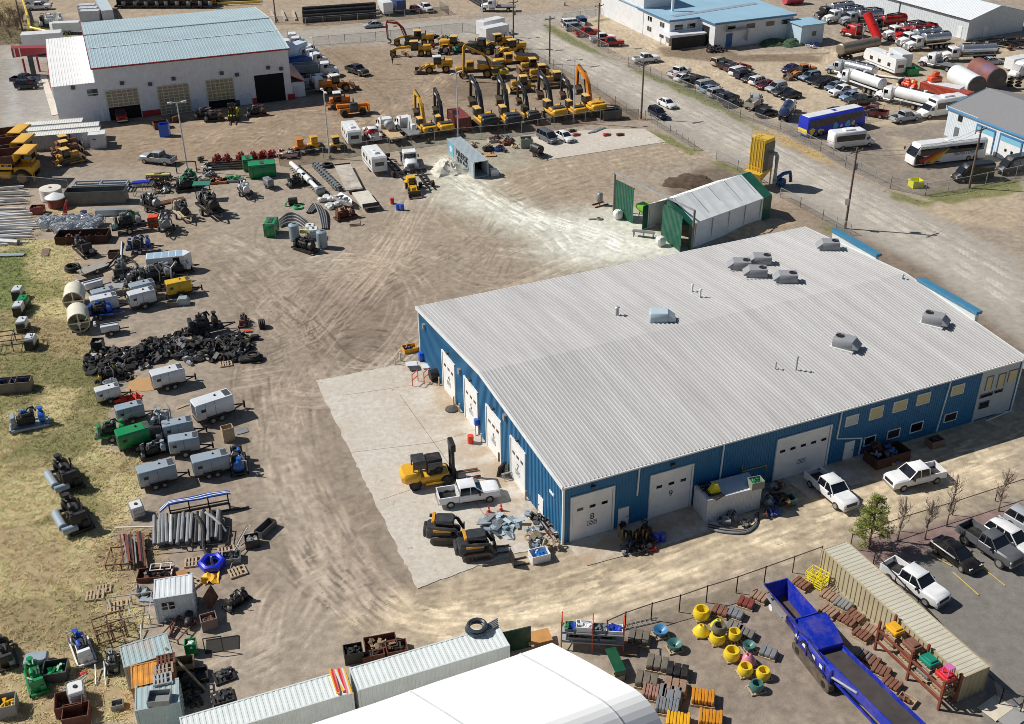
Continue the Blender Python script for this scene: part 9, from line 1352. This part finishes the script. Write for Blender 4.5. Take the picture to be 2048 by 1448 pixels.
for t,x,yy,c in(('J',578,1040,(214,180,60)),('J',630,1108,(220,190,130)),('J',45,675,(214,206,180)),('J',95,640,(214,206,180)),('J',445,865,(206,180,140)),('J',828,1380,(206,180,140)),('I',1075,285,(110,96,70)),('I',1140,395,(206,170,120)),('I',1318,635,(200,160,70))):solo('bollard',MB().cyl((0,0,0),(0,0,1.1),.09,n=10),paint(*c,.15),'slim post standing at the overhead doors','bollard',S(t,x,yy),0,'posts at the overhead doors')
solo('barrel',MB().cyl((0,0,0),(0,0,.95),.32,n=16).torus((0,0,.3),.32,.02).torus((0,0,.65),.32,.02),paint(214,62,30,.05),'orange red barrel beside the overhead door','barrel',S('J',730,1385),0);t_=thing('wash_stand','blue box on a red stand by the overhead door','stand',S('J',795,1305),.4);obj('box',MB().rbox(-.35,.35,-.25,.25,1.2,1.9,.05),paint(24,90,190,.05),t_);obj('stand',MB().beam((-.3,-.2,0),(-.3,-.2,1.2),.06).beam((.3,-.2,0),(.3,-.2,1.2),.06).beam((-.3,-.2,.05),(.3,-.2,.05),.06),paint(150,40,36,.1),t_)
for px,py in((850,652),(921,742),(1012,834)):b_,z_=bpx(px,py,'left');obj('wall_vent',MB().bx(-.3,0,b_-.25,b_+.25,z_-.3,z_+.3),GREY,B)
POLE=paint(206,206,208,.1);WPOLE=mat('pole_wood',(112,96,84),rough=.9,var=.2)
LPK=kit([('shaft',MB().cyl((0,0,.6),(0,0,11.4),.13,.09,10),'p'),('lamp_arm',MB().beam((-1.1,0,11.5),(1.1,0,11.5),.1),'p'),('lamp',MB().rbox(-1.5,-.7,-.2,.2,11.4,11.65,.05),'p'),('lamp',MB().rbox(.7,1.5,-.2,.2,11.4,11.65,.05),'p'),('footing',MB().cyl((0,0,0),(0,0,.6),.3),'c')])
for x,yy,lb,rz in((375.7,342.4,'tall white light pole in front of the shop',.3),(659.7,317,'tall white light pole by the white camper',2.),(916.6,276,'tall white light pole by the lettered container',.9),(1147,246,'tall white light pole in the excavator row',.2),(966,71,'tall white light pole behind the van bodies',.4)):put('light_pole',LPK,lb,'light pole',S('_',x,yy),rz,'yard light poles',dict(p=POLE,c=CONC))
tops={}
for x,yy,h_,lb,tr in((1027,96,10.5,'wooden power pole nearest the road corner',1),(1099,128,10.,'wooden power pole with guy hoops behind the dozers',0),(1196,93,9.5,'plain wooden pole by the corner lot',0),(1282,238,10.5,'wooden pole beside the street fence',0),(1690,457,12.2,'wooden power pole with a transformer near the blue building',1),(1938,376,10.,'slim pole in front of the coach',0),(552,45,9.,'wooden pole at the upper fence',0),(45,60,10.,'wooden pole beside the yellow pipe',0)):
 t_=thing('power_pole',lb,'power pole',S('_',x,yy),.6);obj('post',MB().cyl((0,0,0),(0,0,h_),.19,.13,10),WPOLE,t_);obj('cross_arm',MB().beam((-1.3,0,h_-.6),(1.3,0,h_-.6),.14).beam((-.5,0,h_-1.),(.9,0,h_-.65),.06),WPOLE,t_);tops[x]=t_.location+Vector((0,0,h_-.5))
 for s in(-1.1,0,1.1):obj('insulator',MB().cyl((s,0,h_-.55),(s,0,h_-.3),.06),GREY,t_)
 if tr:obj('transformer',MB().cyl((.45,.2,h_-3.4),(.45,.2,h_-2.4),.32),GREY,t_);obj('meter_box',MB().bx(-.5,-.15,-.3,.3,h_*.3,h_*.3+.9),GREY,t_)
for a,b in((1027,1099),(1099,1282),(1282,1690),(1690,1938)):
 P0,P1=tops[a],tops[b]
 for s in(-.9,.9):solo('power_line',MB().tube([(P0+(P1-P0)*u+Vector((s*.5,s,-1.6*4*u*(1-u)))-P0) for u in np.linspace(0,1,12)],.018,4),BLACK,'thin power line strung between the street poles','power line',P0,0,'power lines along the street')
def fence(px,label,h_=2.,post=3.,m=None,rail=True,mid=False,pm=None):
 P_=[S('_',*p) for p in px];o=P_[0];t_=thing('chain_fence',label,'fence',o);r_=MB();w_=MB();pm=pm or GALV;acc=0
 for a,b in zip(P_,P_[1:]):
  a=a-o;b=b-o;n=max(1,int((b-a).length/post));w_.add([a,b,b+Vector((0,0,h_)),a+Vector((0,0,h_))],[(0,1,2,3)]);r_.beam(a+Vector((0,0,h_)),b+Vector((0,0,h_)),.06)
  if mid:r_.beam(a+Vector((0,0,.1)),b+Vector((0,0,.1)),.06)
  for k in range(n+1):q_=a+(b-a)*k/n;obj('post',MB().cyl(q_,q_+Vector((0,0,h_+.1)),.05,n=6),pm,t_)
 obj('rail',r_,pm,t_);obj('mesh_panel',w_,m or MESHWIRE,t_); return t_
DARKW=mat('dark_mesh_wire',(70,70,68),rough=.7,alpha=.38)
fence([(-10,372),(60,374),(138,382)],'chain fence behind the stacked white poles',1.8,4.)
fence([(560,332),(690,311),(824,293),(914,279),(1010,271),(1140,250),(1230,237),(1275,240)],'long chain fence behind the excavator tails',2.,3.,DARKW)
fence([(1010,82),(1090,130),(1160,166),(1230,214),(1276,240)],'chain fence between the machine yard and the street',2.,3.5)
fence([(1290,238),(1340,268),(1388,300)],'sliding gate of silver bars along the street',1.5,2.,None,True,True);fence([(627,92),(690,87),(752,82)],'long braced gate of the machine yard',2.,2.5,None,True,True);fence([(752,82),(840,72),(925,63),(1004,80)],'chain fence along the crossing road',2.,3.5)
fence([(612,52),(750,42),(897,29),(880,18)],'chain fence in front of the black pipe stack',2.,3.5,DARKW);fence([(455,56),(552,48),(612,50)],'chain fence behind the shop roof',1.8,4.)
fence([(1128,40),(1122,55),(1170,82),(1217,105)],'chain fence round the corner lot',1.8,3.);fence([(1256,127),(1256,133),(1300,152),(1390,190),(1480,235),(1560,262)],'chain fence in front of the stored vehicles',1.8,3.2);fence([(1560,262),(1640,305),(1690,335),(1780,378),(1850,392),(1940,376),(2060,350)],'chain fence round the bus yard',2.,3.,None,True,True);fence([(1130,40),(1250,24)],'short chain fence on the crossing road',1.6,4.);fence([(1700,250),(1765,232),(1830,215)],'chain fence between the bus yard and the tankers',2.,3.)
fence([(1432,322),(1475,342),(1520,368)],'chain fence behind the muck heap',1.8,3.);fence([(1560,395),(1600,415),(1645,440),(1700,470)],'low chain fence beside the dust collector',1.6,3.)
FP=mat('dark_fence_steel',(84,74,66),rough=.7,metal=.3);fence([(1213,1275),(1250,1258),(1302,1240),(1358,1224),(1412,1205),(1472,1186),(1528,1166),(1640,1125)],'chain fence along the dirt drive behind the corner yard',1.8,3.,mat('faint_mesh_wire',(110,104,96),rough=.7,alpha=.12),True,False,FP);fence([(1700,1098),(1800,1062),(1905,1030),(1990,1002),(2080,972)],'chain fence behind the pine and bare trees',1.6,3.2,mat('faint_mesh_wire'),True,False,FP);fence([(1745,1135),(1830,1230),(1920,1330),(1998,1410),(2040,1425)],'chain fence between the tan container and the asphalt lot',1.6,2.4,mat('faint_mesh_wire'),True,False,BLACK)
LM=mat('stall_paint',(206,176,96),rough=.8,var=.2)
for a,b in(((1280,250),(1430,330)),((1440,375),(1620,535)),((1640,335),(1810,470))):p,q_=S('N',*a,.004),S('N',*b,.004);p.z=q_.z=.075;struct('stall_line',MB().beam(p,q_,.11,.01),LM)
for x,yy,c in((1740,1340,(206,196,176)),(1800,1300,(120,118,116)),(1850,1400,(150,150,148)),(1820,1350,(206,196,176))):sheet((x,yy),2.2,1.6,mat('paver_%d'%c[0],c,rough=.9),'large square paving stone at the corner of the lot','N',.6,(0,0),.06+.01*(x%7),'paving_stone','paver','paving stones at the lot corner')
def tree(name,px,h_,label,cat,green,seed,spread,cards=0):
 r=random.Random(seed);t_=thing(name,label,cat,S('_',*px),r.uniform(0,6));tr_=MB();tr_.tube([(0,0,0),(.08,.05,h_*.3),(-.05,.1,h_*.65),(.05,0,h_*.96)],.1,7);tips=[]
 tr_.v=[(x*(1.5-1.2*z/h_),yy*(1.5-1.2*z/h_),z) if False else(x,yy,z) for x,yy,z in tr_.v]
 nb=46 if green else 26
 for i in range(nb):
  z=h_*(.14+.82*i/nb) if green else h_*r.uniform(.2,.75);a=r.uniform(0,6.28);l_=(spread*(1.05-z/h_)**.8*r.uniform(.6,1.1)+.15) if green else r.uniform(.4,1.)*spread;up=.25 if green else 1.5;e_=Vector((l_*math.cos(a),l_*math.sin(a),z+l_*up));tr_.tube([(0,0,z),e_*.5+Vector((0,0,z*.5+.02)),e_],.028 if green else .024,4);tips.append((Vector((0,0,z)),e_))
  if not green:
   for k in range(7):u=r.uniform(.3,1);q_=Vector((0,0,z)).lerp(e_,u);tr_.tube([q_,q_+Vector((r.gauss(0,.18),r.gauss(0,.18),r.uniform(.2,.7)))],.012,3)
 obj('trunk',tr_,mat('bark',(112,92,76),rough=.9,var=.2) if green else mat('pale_twig',(150,134,120),rough=.9,var=.15),t_)
 if green:
  vs=[];fs=[]
  for a,b in tips:
   for k in range(62):
    u=r.uniform(.35,1.05);c=a.lerp(b,u)+Vector((r.gauss(0,.16),r.gauss(0,.16),r.gauss(0,.12)))
    for j in range(4):d_=Vector((r.gauss(0,1),r.gauss(0,1),r.gauss(.4,.8))).normalized()*r.uniform(.14,.26);s_=d_.cross(Vector((0,0,1))).normalized()*.022;n_=len(vs);vs+=[c-s_,c+s_,c+d_];fs.append((n_,n_+1,n_+2))
  m_=bpy.data.meshes.new('crown');m_.from_pydata(vs,[],fs);m_.update();obj('crown',m_,mat('pine_needles',(126,134,58),rough=.6,var=.45,scale=1.6),t_)
tree('pine_tree',(1738,1098),5.9,'single green pine tree by the tan container','tree',True,4,2.15)
for i,(x,yy,h_,lb) in enumerate(((1795,1082,5.2,'bare sapling right beside the pine'),(1850,1078,4.6,'second bare sapling from the pine'),(1893,1052,6.0,'tallest bare sapling behind the black car'),(1997,1022,5.0,'bare sapling farthest right at the fence'))):tree('bare_tree',(x,yy),h_,lb,'tree',False,10+i,.75)
rr=random.Random(9)
for i in range(16):tree('bare_shrub',(rr.uniform(-8,52),rr.uniform(40,88)),rr.uniform(2.2,3.6),'bare grey shrub in the scrub at the upper left','shrub',False,40+i,1.2)
for o in bpy.data.objects:
 if o.name.startswith('bare_shrub'):o['group']='bare shrubs at the upper left'
hose('yellow_pipe',[(44,-5,.9),(56,36,.9),(61,60,.9),(68,64,.9),(98,71,.9)],.32,paint(226,190,40,.1),'long yellow pipeline running past the scrub','pipe')
for a,b,lb in(((160,30),(193,29),'white container farthest of three behind the shop roof'),((162,36),(198,35),'white container in the middle of three behind the shop roof'),((164,42),(202,41),'white container nearest of three behind the shop roof')):A,B_=S('_',*a),S('_',*b);put('shipping_container',container_kit(6.06),lb,'container',(A+B_)/2,head(A,B_),'white containers behind the shop roof',dict(c=PW,r=WHITE,f=PW),((B_-A).length/6.06,1,1))
A,B_=S('_',218,42),S('_',204,17);put('shipping_container',container_kit(12.2),'long pale container standing end on behind the shop roof','container',(A+B_)/2,head(A,B_),None,dict(c=PW,r=paint(206,222,224,.1),f=PW),((B_-A).length/12.2,1.1,1));trailer(BT2,(150,66),(123,67),'small white office trailer beside the shop roof','_','office_trailer');trailer(BT,(62,108),(120,104),'long semi trailer half behind the office roof','_','semi_trailer',scale=1.4);gear('baler',PUMPS[1],(95,54),(118,53),'white machine on the grass behind the yellow pipe','_','machine',None,1.9,paint=WHITE,box=WHITE,engine=WHITE)
for i,x in enumerate((245,268,290,312,330,352,375,398,418)):gear('parked_machine',PUMPS[i%3],(x,15),(x+10,8),['rusty plant with a red cab','grey plant frame','white lorry cab','dark plant frame','tall dark plant','brown plant frame','yellow plant frame','dark crawler frame','orange rolls'][i]+' in the far row at the top','_','machine','machines in the far row',2.1,paint=[RUST,GREY,WHITE,BLACK,BLACK,RUST,YP,BLACK,OR_][i],engine=[RUST,GREY,WHITE,BLACK,DGREY,RUST,YP,BLACK,OR_][i])
rr=random.Random(1);
for i in range(8):a,b=S('_',606,46-i*2.4),S('_',752,36-i*2.4);a.z=b.z=.5+.7*(i%3);solo('black_pipe',MB().cyl((0,0,0),b-a,.55,n=10),BLACK,'big black pipe in the strapped stack at the top','pipe',a,0,'black pipe stack at the top')
for i in range(5):a,b=S('_',512+i*20,44-i*.6),S('_',498+i*22,26-i*.5);solo('concrete_beam',MB().beam((0,0,.2),b-a+Vector((0,0,.2)),.5),CONC,'pale concrete beam lying behind the shop roof','beam',a,0,'concrete beams behind the shop')
for i in range(4):a,b=S('_',415,3+i*3),S('_',520,0+i*2.6);solo('yellow_beam',MB().beam((0,0,.6),b-a+Vector((0,0,.6)),.45),paint(226,190,40,.1) if i%2 else BLACK,['black','yellow'][i%2]+' long steel beam at the top edge','beam',a,0,'long beams at the top edge')
for i in range(4):a,b=S('_',938+i*9,0),S('_',962+i*8,14);solo('dark_pipe',MB().cyl((0,0,.4),b-a+Vector((0,0,.4)),.35),BLACK,'dark pipe in the small stack by the top light pole','pipe',a,0,'dark pipes by the light pole')
flat_truck('white',GREY,(992,22),(962,22),'white lowboy truck beside the dark pipes','_',5.)
for x,yy,lb in((1105,3,'concrete barrier, left of two at the top'),(1120,9,'concrete barrier, right of two at the top')):solo('concrete_barrier',MB().prism([(-.4,0),(.4,0),(.2,.9),(-.2,.9)],-1.5,1.5),CONC,lb,'barrier',S('_',x,yy),.9,'concrete barriers')
for x,yy,c,lb,m in((1600,690,1.9,'silver horizontal tank behind the red container',paint(222,225,228,.15)),(1750,640,2.,'blue and rust horizontal tank behind the silver one',mat('blue_rust_tank',(128,78,66),rough=.6,var=.25,dirt=.85,dirtcol=(78,112,170),scale=.4))):
 A,B_=S('T',x-95,yy-62,0),S('T',x+75,yy+35);y=head(A,B_);t_=thing('storage_tank',lb,'tank',(A+B_)/2,y);obj('shell',tank_mb(-4,4,c,c+.3,1.,20),m,t_);obj('end_plate',MB().cyl((4.1,0,c+.3),(4.3,0,c+.3),c*.98,n=20),DGREY,t_)
A,B_=S('T',1275,700),S('T',1620,790);put('shipping_container',container_kit(12.2),'long brick red container in the tanker lot','container',(A+B_)/2,head(A,B_),None,dict(c=paint(176,72,56,.25),r=paint(186,84,66,.2),f=paint(170,66,52,.2)),((B_-A).length/12.2,1,1));bin_((1195,555),2.4,1.9,1.4,PGR,'green waste bin by the box trailer','T',.2,'waste_bin','bin');bin_((1228,1385),1.8,1.6,1.1,paint(222,222,40,.05),'yellow green waste bin at the bus yard fence','T',.2,'waste_bin','bin')
gear('boom_lift',PUMPS[0],(1100,660),(1230,700),'orange and cream lift machine by the tank truck','T','lift',None,1.5,paint=paint(222,84,40,.1),box=mat('cream',(226,206,150)),engine=paint(222,84,40,.1));solo('orange_plant',MB().rbox(-1.2,1.2,-.8,.8,0,1.,.1).rbox(-.5,.6,-.5,.5,1.,1.9,.1),paint(216,84,40,.2),'orange machine standing on the red container','machine',S('T',1370,605,2.6),.2)
sheet((995,575),7.,.9,WHITE,'long white panel lying before the fifth wheel camper','T',-.5,(0,0),.3,'long_board','panel')
for i in range(9):tyre((1655+rr.uniform(0,150),510+rr.uniform(-10,15)),.6,'loose wheel lying in the tanker lot','T','loose wheels in the tanker lot',0,(rr.uniform(0,1),0))
for i in range(6):tyre((1925+(i%2)*60,660-(i//2)*1),.62,'tyre in the two tall stacks behind the shingle roof','T','tyre stacks behind the garage',.5+(i//2)*.6)
for i in range(14):tyre((1630+rr.uniform(0,130),400+rr.uniform(-22,12)),.62,'grey tyre in the pile by the workshop','S','tyre pile by the workshop',rr.uniform(0,.5),(rr.uniform(0,1.2),0))
for i in range(10):a=S('T',1600+i*40,330+i*4);b=a+Vector((9,3+rr.uniform(-1,1),.0));a.z=.7;b.z=.7;solo('steel_beam',MB().beam((0,0,0),b-a,.35),BLACK,'dark steel frame beam in the rows by the warehouse','beam',a,rr.uniform(-.05,.05),'dark beams by the warehouse')
for x,yy,c,lb in((1628,92,paint(28,70,190,.05),'blue tarp covered heap beside the annex'),(1620,96,WHITE,'white scrap beside the annex')):solo('covered_heap',lumpy(2.4,1.6,.5,x,16),c,lb,'heap',S('_',x,yy),0)
for x in(1548,1585):mound('brush_heap','green brush heap along the workshop wall, '+('left' if x<1560 else 'right'),(x,88),2.6,1.3,mat('brush_green',(62,84,60),rough=1.,var=.5,scale=2.),x,1.5,.2)
solo('red_tank',MB().cyl((-2.4,0,1.6),(2.4,0,1.6),1.5,n=16),paint(190,70,90,.2),'pinkish red tank at the top of the tanker lot','tank',S('_',1585,8),.3)
bin_((1222,237),3.4,2.2,1.8,DGREY,'dark steel waste bin at the right end of the excavator row','_',.2,'waste_bin','bin')
for x0,x1,y0,y1,n,lb in((1180,1900,150,420,34,'small dark machine part among the machinery left of the green container'),):heap('f',x0,x1,y0,y1,n,[BLACK,DGREY,GREY,RUST,paint(170,120,70,.3)],lb,zz=.3)
heap('i',760,1250,520,780,26,[BLACK,GREY,DGREY,GALV],'small machine part among the pumps by the white trailer',zz=.5);heap('g',1560,1900,120,260,14,[GREY,WHITE,RUST,BLACK,paint(190,40,50,.2)],'small part in the clutter at the yard fence',zz=.1);heap('g',500,720,280,560,16,[WHITE,GREY,BLACK],'white and grey part in the clutter by the light pole',zz=.4);heap('C',420,800,170,330,18,[RUST,BLACK,WOOD,GREY],'small part in the clutter behind the lettered container',zz=.2);heap('F',360,560,690,820,10,[BLACK,GREY],'dark part beside the small white compressor',zz=.4);heap('H',1220,1480,820,1060,14,[BLACK,DGREY],'dark part in the shade of the pale containers',zz=.2);heap('G',1000,1250,1000,1330,8,[GREY,BLACK],'small part by the white site shed',zz=.1);heap('V',960,1500,480,760,22,[BLACK,RUST,DGREY,paint(30,120,90,.2),mat('red_oxide')],'machine part between the yellow machines',zz=1.2,sm=1.7);heap('T',1640,2030,300,400,16,[BLACK,DGREY,RUST],'dark part in the rows by the warehouse',zz=.4,sm=1.4)
w=bpy.data.worlds.new('World');scene.world=w;w.use_nodes=True
nt=w.node_tree;bg=nt.nodes['Background']
sk=nt.nodes.new('ShaderNodeTexSky');sk.sky_type='NISHITA';sk.sun_disc=False
SUN_EL,SUN_AZ=R(44),R(167.5)
sk.sun_elevation=SUN_EL;sk.sun_rotation=R(282.5);sk.air_density=1.;sk.dust_density=.6
nt.links.new(sk.outputs[0],bg.inputs[0]);bg.inputs[1].default_value=.05
sl=bpy.data.lights.new('sun','SUN');sl.energy=4.6;sl.angle=R(.5);sl.color=(1,.955,.89)
so=bpy.data.objects.new('sun',sl);COL.objects.link(so)
d=Vector((math.cos(SUN_AZ)*math.cos(SUN_EL),math.sin(SUN_AZ)*math.cos(SUN_EL),math.sin(SUN_EL)))
so.rotation_euler=(-d).to_track_quat('-Z','Y').to_euler();so.location=d*200
cam=bpy.data.cameras.new('camera');co=bpy.data.objects.new('camera',cam);COL.objects.link(co)
cam.sensor_width=36;cam.sensor_fit='HORIZONTAL';cam.lens=FPX/2048*36;cam.clip_end=8000;cam.clip_start=.5
co.location=(0,0,HC)
co.matrix_world=Matrix.Translation((0,0,HC))@Matrix((_r2,_u2,-_fw)).transposed().to_4x4()
scene.camera=co
vs=scene.view_settings;vs.view_transform='Standard';vs.look='None';vs.exposure=.1;vs.gamma=1;vs.use_curve_mapping=False
scene.cycles.max_bounces=6;scene.cycles.transparent_max_bounces=12;scene.cycles.use_denoising=True;scene.cycles.denoising_prefilter='ACCURATE';scene.cycles.filter_width=.9;scene.cycles.adaptive_threshold=.02
